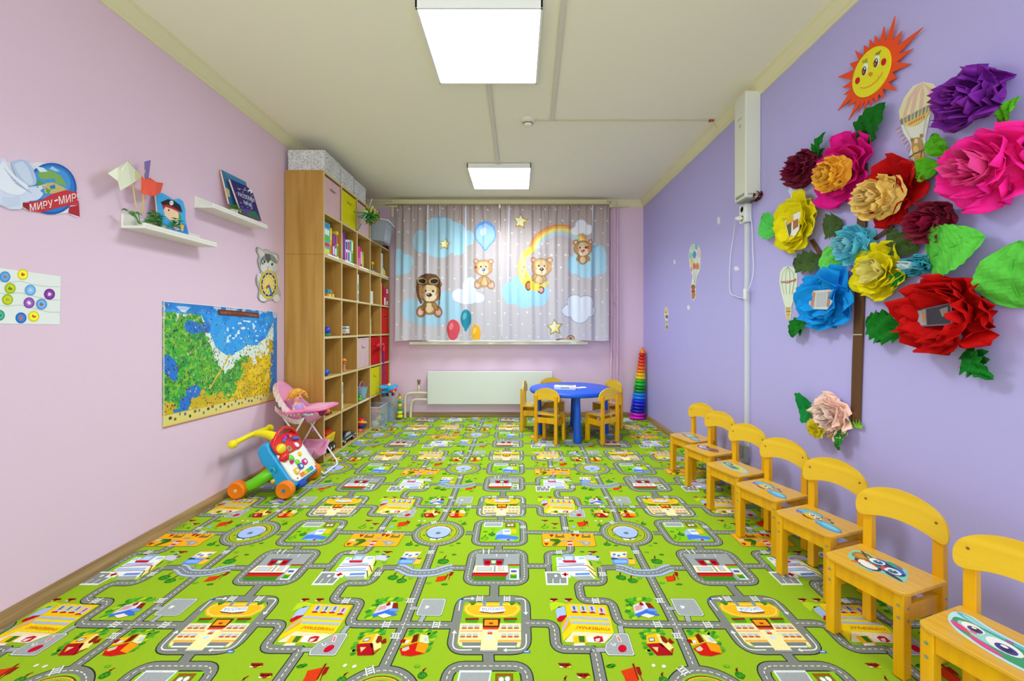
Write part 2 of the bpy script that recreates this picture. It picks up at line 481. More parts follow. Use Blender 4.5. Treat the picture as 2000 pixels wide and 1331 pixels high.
pin(obj('cord_switch', B().box(c_.x - .01, c_.x + .01, c_.y - .012, c_.y + .012, c_.z - .04, c_.z + .035), m_white, bevel=.006), t)
pin(obj('plug', B().lathe([(.012, 0), (.016, .01), (.014, .03), (.008, .04), (0, .04)], (XR - .046, yk + .027, zk - .03), 14, (-1, 0, 0)), m_white, smooth=True), t)
# low grey socket
p = wr(1457, 884)
t = thing('power_socket', 'grey wall socket low on the lilac wall behind the row of chairs', 'socket', p)
pin(obj('socket_box', B().box(XR - .042, XR, p.y - .05, p.y + .045, p.z - .058, p.z + .058), M('socket grey', '#9b9d9f', rough=.4), bevel=.006), t)
pin(obj('socket_face', B().lathe([(.03, 0), (.03, .004), (.024, .003), (.022, -.002), (0, -.002)], (XR - .0425, p.y, p.z - .004), 20, (-1, 0, 0)), M('socket face grey', '#8a8c8e')), t)

# ------------------------------------------------------------------ radiator, heating pipes
p0 = at_y(835, 726, YB - .09); p1 = at_y(1079, 790, YB - .09)
t = thing('radiator', 'long white flat panel radiator under the window', 'radiator', ((p0.x + p1.x) / 2, YB - .05, p1.z))
pin(obj('front_panel', B().box(p0.x, p1.x, YB - .10, YB - .086, p1.z, p0.z), M('radiator enamel', '#dde2d8', rough=.35), bevel=.005), t)
pin(obj('rear_panel', B().box(p0.x + .01, p1.x - .01, YB - .05, YB - .036, p1.z + .01, p0.z - .01), M('radiator enamel', '#dde2d8')), t)
b = B()
for k in range(60): b.box(p0.x + .03 + k * .0245, p0.x + .034 + k * .0245, YB - .086, YB - .05, p1.z + .02, p0.z - .012)
pin(obj('fins', b, M('radiator enamel', '#dde2d8')), t)
pin(obj('top_grille', B().box(p0.x + .002, p1.x - .002, YB - .088, YB - .03, p0.z - .008, p0.z - .002), M('radiator enamel', '#dde2d8')), t)
b = B()
for x in (p0.x + .2, p1.x - .2): b.box(x, x + .03, YB - .036, YB - .001, p1.z + .05, p0.z - .05)
pin(obj('bracket', b, m_white), t)
m_pipe = M('cream pipe paint', '#dcd6b4', rough=.35)
t = thing('heating_pipe', 'bent cream pipe with a valve entering the radiator at its upper left', 'pipe', at_y(791, 815, YB - .07))
q = lambda x, y: at_y(x, y, YB - .07)
pts = smooth_path([q(791, 816), q(791, 800), q(791, 782), q(793, 773), q(799, 769), q(812, 768), q(836, 768)], 5)
pin(obj('pipe', B().tube(pts, .0165, 12), m_pipe, smooth=True), t)
v0 = q(818, 768)
pin(obj('valve_stem', B().tube([v0, v0 + Vector((0, 0, .10))], .011, 10).lathe([(.014, .04), (.016, .05), (.016, .075), (.012, .08)], v0, 8), m_pipe, smooth=True), t)
pin(obj('valve_handle', B().lathe([(.008, .10), (.013, .112), (.021, .150), (.018, .160), (.006, .158), (0, .158)], v0, 12), M('brass valve', '#9a8a68', rough=.35, metal=.7), smooth=True), t)
t = thing('heating_pipe', 'lower bent cream pipe curving from the floor into the radiator', 'pipe', at_y(802, 815, YB - .07))
pts = smooth_path([q(802, 816), q(802, 806), q(803, 792), q(806, 784), q(813, 781), q(824, 781), q(838, 781)], 5)
pin(obj('pipe', B().tube(pts, .0165, 12), m_pipe, smooth=True), t)
m_ppipe = M('pink painted pipe', '#e0b4cc', rough=.35)
for k, (px, lab) in enumerate(((1194, 'left of the two pink painted riser pipes beside the curtain'), (1206, 'right of the two pink painted riser pipes, nearer the corner'))):
    p = at_y(px, 640, YB - .05)
    t = thing('riser_pipe', lab, 'pipe', (p.x, p.y, 0))
    pin(obj('pipe', B().tube([(p.x, p.y, 0.0), (p.x, p.y, 2.575)], .0135, 12), m_ppipe, smooth=True), t)
    b = B().tube([(p.x, p.y, 2.575), (p.x, p.y, ZC)], .0145, 12)
    pin(obj('upper_pipe', b, m_pipe, smooth=True), t)
    if k == 0:
        z = at_y(1200, 592, YB - .05).z
        pin(obj('bracket', B().tube([(p.x, p.y, z), (p.x + .055, p.y, z)], .007, 8).tube([(p.x, p.y, z - .012), (p.x, p.y, z + .012)], .018, 12), m_ppipe), t)

# ================================================================== THE CARPET: one printed metre, repeated
PX, PZ = 1.003, 1.003
G1, G2, G3, GR = '#222e26', '#828379', '#eef2e6', '#96b824'      # road edge, asphalt, road paint, grass
cv, cf, cc, cl = [], [], [], []                                   # shapes of one repeat: points, layer, colour
_rz = [0]
def cshape(pts, layer, col): cf.append((pts, layer + (_rz[0] if layer < 3 else 0), lin(col)))
def mk(x0, y0, s, dv=0.0, du=0.0):
    def g(a, b):
        v = 885.5 / (y0 + b / s - 640.0); return ((x0 + a / s - 1012.0) * v / 805.0 + du, v + dv)
    return g
cS = mk(860, 1150, 8.875); cU = mk(1050, 1150, 7.354); cH = mk(1260, 1150, 7.354)
cP = mk(900, 1000, 8.875); cM = mk(1040, 1000, 8.875); cR = mk(1170, 1000, 8.87); cP1 = mk(900, 1000, 8.875, -PZ); cR1 = mk(1170, 1000, 8.87, -PZ); cM1 = mk(1040, 1000, 8.875, -PZ)
RW = .0345
def rounded(pts, r, closed):
    out = []; n = len(pts)
    for i, p in enumerate(pts):
        if not closed and i in (0, n - 1): out.append(p); continue
        a = pts[i - 1]; b = pts[(i + 1) % n]
        da = math.dist(a, p); db = math.dist(b, p); q = min(r, da * .49, db * .49)
        s = (p[0] + (a[0] - p[0]) * q / da, p[1] + (a[1] - p[1]) * q / da); e = (p[0] + (b[0] - p[0]) * q / db, p[1] + (b[1] - p[1]) * q / db)
        for k in range(7):
            t = k / 6
            out.append(((1 - t) ** 2 * s[0] + 2 * t * (1 - t) * p[0] + t * t * e[0], (1 - t) ** 2 * s[1] + 2 * t * (1 - t) * p[1] + t * t * e[1]))
    return out
def strip(pts, w, layer, col, closed=False):
    n = len(pts); L = []; R = []
    for i in range(n):
        if closed: a, b = pts[i - 1], pts[(i + 1) % n]
        else: a, b = pts[max(i - 1, 0)], pts[min(i + 1, n - 1)]
        dx, dy = b[0] - a[0], b[1] - a[1]; d = math.hypot(dx, dy) or 1
        nx, ny = -dy / d * w / 2, dx / d * w / 2
        L.append((pts[i][0] + nx, pts[i][1] + ny)); R.append((pts[i][0] - nx, pts[i][1] - ny))
    for i in range(n if closed else n - 1):
        j = (i + 1) % n
        cshape([L[i], L[j], R[j], R[i]], layer, col)
def dashes(pts, w, layer, col, on=.012, off=.008, closed=False):
    if closed: pts = pts + [pts[0]]
    seg = [pts[0]]; pos = 0; draw = True; left = on; cur = [pts[0]]
    for i in range(len(pts) - 1):
        a = pts[i]; b = pts[i + 1]; d = math.dist(a, b); t = 0
        while d - t > left:
            t += left; p = (a[0] + (b[0] - a[0]) * t / d, a[1] + (b[1] - a[1]) * t / d)
            if draw: cur.append(p); strip(cur, w, layer, col)
            cur = [p]; draw = not draw; left = on if draw else off
        left -= d - t; cur.append(b)
def road(pts, r=.035, closed=False, w=RW, dash=True):
    _rz[0] += .03
    q = rounded(pts, r, closed)
    strip(q, w + .0075, 1, G1, closed); strip(q, w, 2, G2, closed)
    if dash: dashes(q, .0028, 3.1 + _rz[0] * .5, G3, closed=closed)
def zebra(c, ang=0, w=RW, ln=.026):
    """crosswalk across a road that runs along angle ang"""
    ca, sa = math.cos(ang), math.sin(ang)
    def T(a, b): return (c[0] + a * ca - b * sa, c[1] + a * sa + b * ca)
    def R_(a0, a1, b0, b1, l, col): cshape([T(a0, b0), T(a1, b0), T(a1, b1), T(a0, b1)], l, col)
    R_(-ln / 2, ln / 2, -w / 2, w / 2, 4, G2)
    R_(-ln / 2, -ln / 2 + .004, -w / 2, w / 2, 5, G3); R_(ln / 2 - .004, ln / 2, -w / 2, w / 2, 5, G3)
    for k in range(3): R_(-.007, .007, -w / 2 + .005 + k * .0095, -w / 2 + .010 + k * .0095, 5, G3)
def P_(f, pts, layer, col): cshape([f(a, b) for a, b in pts], layer, col)
def elp(f, cx, cy, rx, ry, layer, col, n=14): P_(f, [(cx + rx * math.cos(2 * PI * k / n), cy + ry * math.sin(2 * PI * k / n)) for k in range(n)], layer, col)
def ring(f, cx, cy, rx, ry, w, layer, col, a0=0, a1=360, n=28):
    pts = [f(cx + rx * math.cos(math.radians(a0 + (a1 - a0) * k / n)), cy + ry * math.sin(math.radians(a0 + (a1 - a0) * k / n))) for k in range(n + 1)]
    strip(pts, w, layer, col)

school = [cS(361, 182), cS(1475, 182), cS(1484, 1077), cS(186, 1077)]
pool = [cP(310, 163), cP(1080, 163), cP(1097, 566), cP(236, 566)]
redb = [cP(212, 688), cP(1087, 688), cP(1108, 1238), cP(98, 1238)]
road([cP(585, 1230), cS(930, 182)], dash=False)
road([cS(825, 1075), cP1(705, 165)], dash=False)
road([cP(655, 566), cP(655, 688)], dash=False)
road([cS(1484, 605), cU(235, 507), cU(266, 872), cU(790, 877), cM1(530, 90), cM1(575, 355)])
road([cR(40, 972), cR(75, 1245), cM(790, 1238), cU(632, 180), cU(1060, 185), cU(1170, 515), cH(1130, 532)])
road([cR(40, 972), cR(300, 968)], dash=False)
road([cM(650, 560), cM(668, 712), cM(262, 712), cM(285, 948), cP(1108, 945)])
road([cM(270, 930), cM(285, 1060)], dash=False, w=.024)
road([cP(1090, 358), cR(30, 380)]); road([cR(940, 372), cR(1075, 374)], dash=False)
road([cR(600, 590), cH(455, 560), cR1(340, 170)])
road([cR(1250, 975), cR(1490, 980)])
# roundabout
rc = ((cR(-10, 380)[0] + cR(950, 380)[0]) / 2, (cR(0, 163)[1] + cR(0, 600)[1]) / 2); rr = (cR(0, 163)[1] - cR(0, 600)[1]) / 2 - RW / 2
circ = [(rc[0] + rr * math.cos(2 * PI * k / 40), rc[1] + rr * math.sin(2 * PI * k / 40)) for k in range(40)]
cshape([(rc[0] + (rr - .012) * math.cos(2 * PI * k / 40), rc[1] + (rr - .012) * math.sin(2 * PI * k / 40)) for k in range(40)], 3, GR)
for q in (school, pool, redb): road(q, .05, True, dash=q is not school)
road(circ, .001, True)
for rad, w_, c_ in ((rr - .022, .004, '#3c5c2a'), (rr - .026, .005, '#efb42a')):
    strip([(rc[0] + rad * math.cos(2 * PI * k / 40), rc[1] + rad * math.sin(2 * PI * k / 40)) for k in range(40)], w_, 4, c_, True)
# road paint and crossings
def bar(pts, f): strip(rounded([f(a, b) for a, b in pts], .04, False), .0042, 4, G3)
bar([(322, 392), (350, 182), (560, 182)], cS); bar([(1300, 184), (1470, 184), (1484, 440)], cS); bar([(1487, 795), (1492, 1075), (1120, 1077)], cS); bar([(545, 1072), (200, 1077), (240, 770)], cS)
P_(cS, [(540, 150), (600, 184), (540, 210)], 5, G3); P_(cS, [(1440, 420), (1525, 420), (1483, 465)], 5, G3); P_(cS, [(200, 785), (290, 785), (247, 730)], 5, G3); P_(cS, [(1150, 1045), (1150, 1110), (1085, 1077)], 5, G3)
zebra(cS(684, 182)); zebra(cS(1155, 184)); zebra(cU(835, 182)); zebra(cH(180, 522)); zebra(cH(900, 527)); zebra(cH(210, 178), PI / 2); zebra(cH(462, 685), PI / 2)
zebra(cM(462, 708)); zebra(cM(575, 290), PI / 2); zebra(cM(760, 360)); zebra(cM(1215, 1085), PI / 2); zebra(cR(640, 705), PI / 2); zebra(cP(1078, 270), PI / 2); zebra(cR(225, 190), .5)
P_(cS, [(305, 200), (400, 170), (405, 200), (310, 222)], 4, '#3f6fd0'); P_(cS, [(1430, 1085), (1560, 1085), (1560, 1125), (1430, 1125)], 4, '#2f62cc'); elp(cS, 1495, 1104, 45, 12, 5, '#bcd0ff')
# parking lots
def lot(f, q, con=()):
    for (a, b) in con: strip([f(*a), f(*b)], .024, 1, G1); strip([f(*a), f(*b)], .019, 3, '#a6aaa8')
    P_(f, q, 3, G1); cx = sum(p[0] for p in q) / len(q); cy = sum(p[1] for p in q) / len(q)
    P_(f, [(cx + (x - cx) * .97, cy + (y - cy) * .97) for x, y in q], 4, '#e4e8e2'); P_(f, [(cx + (x - cx) * .91, cy + (y - cy) * .91) for x, y in q], 5, '#a3a7a5')
lot(cH, [(355, 148), (695, 148), (735, 190), (853, 385), (825, 405), (490, 395), (450, 350)], [((310, 285), (440, 290)), ((600, 390), (625, 480))])
P_(cH, [(500, 250), (570, 262), (560, 290), (530, 300)], 6, G3)
lot(cU, [(1100, 650), (1275, 645), (1310, 670), (1400, 960), (1380, 975), (1010, 970), (960, 900), (975, 800), (1060, 720)], [((1185, 540), (1215, 680)), ((840, 885), (1000, 885))])
elp(cU, 1218, 872, 62, 55, 6, '#c8102a'); P_(cU, [(1120, 680), (1165, 680), (1215, 775), (1165, 775)], 6, '#e8d2cc'); P_(cU, [(1140, 700), (1160, 700), (1195, 765), (1175, 765)], 7, '#cf5a44'); ring(cU, 1095, 812, 22, 16, .003, 6, G3); strip([cU(1045, 800), cU(1100, 800)], .003, 6, G3)
P_(cM, [(215, 1045), (470, 1045), (620, 1160), (615, 1278), (240, 1278)], 4, G3); P_(cM, [(245, 1068), (460, 1068), (590, 1160), (590, 1250), (262, 1250)], 5, '#8b8d8c')
for a in (355, 480): strip([cM(a, 1170), cM(a, 1255)], .003, 6, G3)
elp(cM, 405, 1120, 28, 20, 6, G3)
# trees, shrubs, flower beds
TG = ('#1f6a22', '#4a9a1e', '#2a7c24')
rt = random.Random(3)
def tree(p, s=.030, lt=False):
    s *= .62
    cshape([(p[0] - .004, p[1] + s * .2), (p[0] + .003, p[1] + s * .2), (p[0] + .004, p[1] + s * 1.5), (p[0] - .002, p[1] + s * 1.3)], 4, '#8a3c1a')
    cshape([(p[0], p[1] + s), (p[0] + .010, p[1] + s * 1.7), (p[0] + .004, p[1] + s * 1.8), (p[0] - .003, p[1] + s * 1.2)], 4, '#a84a20')
    cshape(blob(p[0], p[1], s, s * .8, 14, .18, rt), 5, TG[2] if not lt else '#5aa01e')
    cshape(blob(p[0] + s * .1, p[1] - s * .1, s * .62, s * .45, 10, .2, rt), 6, TG[1] if not lt else '#a2cc20')
    cshape(blob(p[0] - s * .2, p[1] + s * .1, s * .2, s * .16, 7, .2, rt), 7, TG[0]); cshape(blob(p[0] + s * .3, p[1] - s * .2, s * .16, s * .13, 7, .2, rt), 7, TG[0])
def bush(p, s=.018, c=0):
    s *= .66
    cshape(blob(p[0], p[1], s, s * .55, 10, .2, rt), 4, (TG[2], '#58a822')[c]); cshape(blob(p[0] + s * .1, p[1], s * .5, s * .22, 8, .2, rt), 5, (TG[1], '#7cc020')[c])
def bed(p, w=.045):
    cshape([(p[0] - w / 2, p[1] + .006), (p[0] + w / 2 - .006, p[1] + .006), (p[0] + w / 2, p[1] - .004), (p[0] - w / 2 + .006, p[1] - .006)], 4, '#8c2a16')
    for k, c in ((-.3, '#e8d8c0'), (0, '#c02028'), (.3, '#e6c020')): cshape(blob(p[0] + k * w, p[1] - .009, .006, .005, 7, .2, rt), 5, c)
    for k in (-.2, .15): cshape(blob(p[0] + k * w, p[1] - .004, .008, .004, 7, .2, rt), 6, '#5e1410')
def well(f, x, y, s):
    P_(f, [(x - 70 * s, y - 15 * s), (x + 60 * s, y - 35 * s), (x + 95 * s, y + 40 * s), (x + 60 * s, y + 55 * s), (x - 30 * s, y + 62 * s), (x - 45 * s, y + 20 * s)], 4, '#d83c14')
    P_(f, [(x + 55 * s, y - 55 * s), (x + 75 * s, y - 60 * s), (x + 105 * s, y + 35 * s), (x + 92 * s, y + 40 * s)], 5, '#8a2012')
def shovel(f, x, y, s):
    P_(f, [(x - 30 * s, y - 55 * s), (x + 25 * s, y - 55 * s), (x + 42 * s, y - 5 * s), (x + 20 * s, y + 10 * s), (x + 60 * s, y + 75 * s), (x + 50 * s, y + 80 * s), (x + 8 * s, y + 12 * s), (x - 15 * s, y - 8 * s)], 4, '#a01818')
    P_(f, [(x + 40 * s, y + 70 * s), (x + 80 * s, y + 68 * s), (x + 75 * s, y + 95 * s), (x + 50 * s, y + 92 * s)], 5, '#e8a020')
_rz[0] = 0
tree(cR(145, 570)); bush(cR(290, 590)); tree(cR(1000, 865), .045); bush(cR(825, 705), .018, 1); bush(cR(1085, 750)); bush(cR(980, 550)); bush(cR(890, 590), .016, 1)
tree(cR(385, 1145), .036); tree(cR(580, 1200), .036); bush(cR(700, 1160), .018, 1); bush(cR(1090, 1240), .02, 1); bush(cR(1390, 1265), .02)
bush(cR(660, 165), .018, 1); tree(cR(765, 215), .026); tree(cR(15, 240), .026)
bush(cM(680, 160)); bush(cM(380, 285)); tree(cM(210, 270), .032, True); bed(cM(215, 155)); bed(cM(390, 212)); bush(cM(865, 285), .018, 1); bush(cM(860, 698)); bed(cM(1045, 700), .05); bush(cM(1155, 885), .018, 1)
elp(cM, 718, 268, 32, 22, 4, '#8fb2dd')
well(cM, 830, 205, .95); shovel(cM, 935, 210, .75); well(cR, 1215, 1150, 1.1); shovel(cR, 1330, 1110, 1.1)
bush(cU(1035, 1125), .020); elp(cR, -60, 160, 18, 9, 4, '#f4e4dc'); elp(cR, 40, 165, 20, 9, 4, '#f4e0e0')
bed(cU(235, 160), .035); bed(cU(445, 160), .035)
P_(cU, [(170, 220), (250, 190), (420, 230), (380, 260), (250, 300), (190, 340)], 4, '#b8d426')
# school
P_(cS, [(430, 240), (1330, 240), (1400, 300), (1405, 960), (1370, 1035), (350, 1035), (285, 960), (395, 330)], 3, '#86b81c')
P_(cS, [(520, 250), (1290, 250), (1390, 330), (1385, 400), (1290, 490), (1100, 505), (620, 505), (480, 470), (405, 390), (420, 310)], 4, '#f4b81e')
strip([cS(a, b) for a, b in ((520, 285), (1250, 285), (1345, 320), (1360, 370), (1280, 450), (1150, 485), (640, 485), (500, 440), (440, 370), (470, 305), (520, 285))], .004, 5, '#f8dc7c')
for a in (560, 1245): P_(cS, [(a - 60, 245), (a + 65, 245), (a + 40, 285), (a - 20, 295)], 5, '#3c8c20')
for a in (765, 1055): P_(cS, [(a - 30, 230), (a + 30, 230), (a + 22, 310), (a - 25, 310)], 6, '#6f93a8')
P_(cS, [(665, 405), (1130, 405), (1080, 440), (900, 447), (720, 430)], 6, '#7a5434')
P_(cS, [(705, 325), (900, 335), (1095, 325), (1130, 405), (900, 428), (668, 402)], 7, '#f2f3ef')
def ctext(word, q, col, layer):
    vs, fs = text_polys(word); c = lin(col)
    P = [(q[0][0] * (1 - x) * (1 - y) + q[1][0] * x * (1 - y) + q[2][0] * x * y + q[3][0] * (1 - x) * y, q[0][1] * (1 - x) * (1 - y) + q[1][1] * x * (1 - y) + q[2][1] * x * y + q[3][1] * (1 - x) * y) for x, y in vs]
    for f in fs: cf.append(([P[i] for i in f], layer, c))
ctext('ШКОЛА', [cS(1090, 342), cS(715, 345), cS(712, 395), cS(1100, 392)], '#4d66c0', 8)
for a in (430, 1095): P_(cS, [(a, 520), (a + 235, 515), (a + 240, 550), (a + 5, 560)], 4, '#8a3018'); P_(cS, [(a, 560), (a + 235, 555), (a + 200, 600), (a + 20, 595)], 4, '#4c9a20')
P_(cS, [(345, 612), (1395, 612), (1400, 905), (1385, 1015), (1330, 1030), (1310, 940), (370, 940), (385, 1010), (330, 1000), (300, 930)], 4, '#f7e3a0')
P_(cS, [(335, 900), (1400, 900), (1395, 935), (315, 935)], 5, '#edb04a'); P_(cS, [(375, 945), (1345, 945), (1310, 1005), (400, 1005)], 5, '#7f7f82'); P_(cS, [(380, 1005), (1315, 1005), (1300, 1030), (395, 1030)], 5, '#f1f1ea')
P_(cS, [(345, 738), (1395, 738), (1395, 756), (342, 756)], 5, '#f0a878')
for r_, (yy, xo) in enumerate(((640, 0), (790, -28))):
    for a in (375, 483, 592, 1060, 1170, 1280):
        x = a + (xo if a < 700 else 0); P_(cS, [(x, yy), (x + 88, yy), (x + 84, yy + 40), (x - 2, yy + 40)], 5, '#b9c2d2'); P_(cS, [(x - 2, yy + 42), (x + 84, yy + 42), (x + 82, yy + 70), (x - 5, yy + 70)], 5, '#d0602a')
P_(cS, [(740, 530), (1045, 530), (1020, 690), (735, 690)], 6, '#5a2412'); P_(cS, [(770, 552), (1000, 552), (1000, 655), (760, 655)], 7, '#f39a1c'); P_(cS, [(735, 685), (1015, 685), (1000, 722), (735, 722)], 7, '#e04a26')
P_(cS, [(845, 600), (915, 600), (910, 632), (845, 632)], 8, '#9a3c1c')
P_(cS, [(735, 722), (1005, 722), (985, 1090), (690, 1090)], 6, '#f8eaa6'); P_(cS, [(820, 770), (905, 770), (900, 806), (815, 806)], 7, '#d05038'); P_(cS, [(825, 735), (905, 735), (903, 765), (820, 765)], 7, '#b8c6e0'); P_(cS, [(815, 830), (905, 830), (895, 885), (808, 885)], 7, '#cfe0ea')
P_(cS, [(700, 1080), (990, 1080), (980, 1108), (715, 1108)], 7, '#9aa0a4')
# department store
P_(cU, [(310, 480), (420, 230), (985, 240), (1040, 400), (1100, 640), (960, 830), (360, 815)], 3, '#86b81c')
P_(cU, [(260, 320), (300, 265), (390, 262), (410, 400), (280, 430)], 4, '#a9bfe6'); P_(cU, [(275, 450), (320, 400), (425, 385), (400, 430), (340, 490), (295, 480)], 5, '#c2122a')
P_(cU, [(400, 245), (440, 222), (980, 245), (1035, 400), (480, 400), (420, 400)], 5, '#f5c614')
for k, (x, y) in enumerate(((470, 250), (600, 255), (725, 258), (862, 280))):
    P_(cU, [(x, y), (x + 92, y), (x + 115, y + 95), (x + 25, y + 95)], 6, '#b7c3e2'); P_(cU, [(x + 18, y + 90), (x + 70, y + 78), (x + 122, y + 105), (x + 30, y + 108)], 7, '#c01c20'); P_(cU, [(x + 30, y + 12), (x + 60, y + 12), (x + 75, y + 60), (x + 50, y + 70)], 7, ('#44507a', '#2f8040', '#5a6488', '#b83434')[k])
P_(cU, [(430, 400), (1040, 405), (1095, 655), (510, 625), (370, 760), (355, 690), (340, 520)], 5, '#f6d21a'); P_(cU, [(340, 510), (440, 410), (480, 520), (365, 660), (360, 600)], 6, '#f1a81c')
for (y, x, x2) in ((405, 470, 1020), (475, 480, 1045)):
    P_(cU, [(x, y), (x2, y + 28), (x2 + 5, y + 62), (x - 5, y + 32)], 7, '#a9b8d6')
P_(cU, [(352, 590), (452, 400), (462, 430), (365, 640)], 7, '#b0b8c4')
ctext('УНИВЕРМАГ', [cU(1045, 580), cU(535, 545), cU(540, 585), cU(1050, 620)], '#cc3a1e', 8)
P_(cU, [(510, 625), (1090, 660), (1060, 690), (960, 795), (700, 780), (420, 780), (385, 770)], 6, '#eedcae'); P_(cU, [(700, 690), (1020, 690), (950, 790), (705, 775)], 7, '#f6e6da')
P_(cU, [(510, 690), (690, 690), (715, 800), (520, 800)], 7, '#f4c01c'); P_(cU, [(585, 693), (672, 693), (680, 785), (600, 780)], 8, '#3a7a22'); P_(cU, [(530, 800), (670, 795), (690, 830), (515, 835)], 8, '#f0e6da')
P_(cU, [(800, 710), (860, 690), (930, 700), (950, 770), (890, 785), (815, 770)], 8, '#c02430'); P_(cU, [(830, 735), (900, 725), (885, 775), (835, 770)], 9, '#f2d8d0')
# houses
def house(f, dx, dy, k):
    o = [(x + dx, y + dy) for x, y in ((0, 0),)]
    T = lambda pts: [(x + dx, y + dy) for x, y in pts]
    P_(f, T([(-10, 780), (20, 610), (130, 590), (250, 600), (290, 660), (360, 700), (200, 760), (80, 900)]) if k == 0 else T([(620, 660), (600, 600), (780, 590), (960, 640), (1060, 720), (1115, 900), (1060, 900), (900, 700)]), 3, '#3a8c22')
hp = lambda pts, l, c: P_(cH, pts, l, c)
def clump(f, pts, r=26):
    for k, (x, y) in enumerate(pts):
        P_(f, blob(x, y, r * 1.5, r * .9, 9, .3, rt), 4 + (k % 2), ('#2f8c26', '#58ac28', '#3f9c24', '#a8cc24')[k % 4])
clump(cH, [(-45, 650), (0, 620), (60, 605), (120, 612), (180, 608), (240, 625), (245, 655), (20, 660), (-10, 720), (-15, 790), (0, 850), (40, 900), (90, 945), (60, 890), (-30, 690)])
clump(cH, [(630, 615), (690, 605), (760, 612), (820, 610), (880, 625), (930, 655), (985, 690), (1040, 740), (1065, 800), (1095, 860), (1110, 900), (900, 650), (980, 640), (1020, 700), (660, 650)])
hp([(20, 680), (160, 655), (205, 790), (15, 800)], 5, '#f5be20'); hp([(48, 718), (130, 712), (145, 765), (60, 775)], 6, '#7a4c2a'); hp([(58, 727), (122, 722), (133, 758), (68, 765)], 7, '#c2d4f0')
hp([(160, 655), (215, 670), (370, 810), (410, 860), (350, 900), (240, 840), (200, 790)], 5, '#f6e08a'); hp([(210, 685), (275, 695), (340, 770), (300, 800), (250, 770)], 6, '#8c2a12'); hp([(330, 740), (355, 720), (420, 785), (380, 800), (345, 790)], 6, '#9a1c14')
hp([(15, 810), (215, 790), (385, 965), (170, 970)], 5, '#b01420'); hp([(100, 850), (190, 850), (180, 925)], 6, '#f0c040'); hp([(120, 858), (175, 858), (172, 895)], 7, '#b8c4d4'); hp([(215, 790), (240, 800), (395, 950), (385, 968)], 6, '#7c1016'); hp([(385, 870), (410, 860), (395, 960), (370, 940)], 5, '#c83020')
hp([(610, 720), (780, 690), (870, 780), (680, 835), (650, 790)], 5, '#f5be20'); hp([(590, 755), (610, 735), (660, 740), (690, 795), (620, 785)], 6, '#9a1c14'); hp([(715, 680), (770, 655), (850, 770), (780, 795)], 6, '#7a2010'); hp([(680, 760), (730, 750), (735, 790), (690, 805)], 7, '#d8dde8')
hp([(800, 665), (920, 680), (1040, 790), (1010, 800), (880, 775)], 5, '#f4e29a'); hp([(890, 710), (940, 710), (1000, 765), (950, 770)], 6, '#b9c8e8')
hp([(685, 870), (870, 780), (945, 900), (1110, 940), (950, 980), (800, 965)], 5, '#d01c18'); hp([(870, 780), (1060, 815), (1110, 940), (945, 905)], 6, '#f49a14'); hp([(725, 870), (790, 835), (835, 880), (800, 910), (750, 905)], 6, '#f6d060'); hp([(740, 870), (790, 845), (820, 880), (770, 900)], 7, '#b8c4d4')
up = lambda pts, l, c: P_(cU, pts, l, c)
clump(cU, [(1300, 180), (1340, 165), (1400, 155), (1460, 160), (1530, 155), (1590, 165), (1350, 215), (1310, 290), (1300, 330), (1335, 370), (1360, 410), (1400, 430), (1310, 250)], 30)
up([(1370, 250), (1490, 200), (1570, 310), (1400, 370)], 5, '#dcd2e4'); up([(1390, 265), (1480, 240), (1510, 300), (1410, 330)], 6, '#d0a090'); up([(1455, 235), (1480, 195), (1530, 240), (1500, 260)], 7, '#9a2018'); up([(1540, 215), (1610, 215), (1690, 300), (1600, 300)], 6, '#862a14'); up([(1490, 200), (1540, 205), (1700, 320), (1640, 330), (1560, 300)], 5, '#efe6e6')
up([(1395, 385), (1570, 300), (1760, 385), (1640, 410), (1560, 375), (1440, 420)], 6, '#3a72d8'); up([(1575, 290), (1700, 300), (1720, 340), (1590, 330)], 7, '#6f9aec'); up([(1480, 395), (1560, 365), (1690, 400), (1600, 435)], 7, '#f2e2c6')
# pool building block
P_(cP, [(390, 195), (1005, 195), (1010, 520), (330, 520)], 3, '#8cc41e')
P_(cP, [(415, 188), (735, 188), (715, 268), (395, 268)], 4, '#e2e6e2'); P_(cP, [(430, 200), (720, 200), (700, 255), (415, 255)], 5, '#a3a7a5')
P_(cP, [(770, 205), (945, 205), (950, 278), (770, 278)], 4, '#9a5a20'); P_(cP, [(795, 222), (925, 222), (925, 262), (795, 262)], 5, '#5c9a24'); elp(cP, 830, 240, 24, 14, 6, '#f4f4ee'); elp(cP, 890, 236, 24, 14, 6, '#f4f4ee')
P_(cP, [(610, 370), (730, 305), (860, 300), (870, 400), (720, 410), (600, 420)], 4, '#a8bce0'); P_(cP, [(730, 310), (860, 310), (865, 395), (735, 395)], 5, '#f0f0ea'); P_(cP, [(755, 325), (850, 325), (850, 360), (755, 360)], 6, '#9ab4e8'); P_(cP, [(872, 308), (962, 308), (965, 385), (875, 378)], 5, '#f4c020')
P_(cP, [(585, 490), (625, 410), (700, 400), (1000, 440), (990, 480), (880, 500), (800, 490), (700, 490)], 5, '#4c7ee0'); P_(cP, [(620, 480), (800, 470), (950, 490), (870, 515), (720, 505)], 6, '#8fb0f0'); elp(cP, 825, 493, 30, 15, 7, '#c01c40')
tree(cP(540, 400), .032); tree(cP(410, 465), .034, True); bush(cP(430, 350)); bush(cP(560, 310), .016, 1)
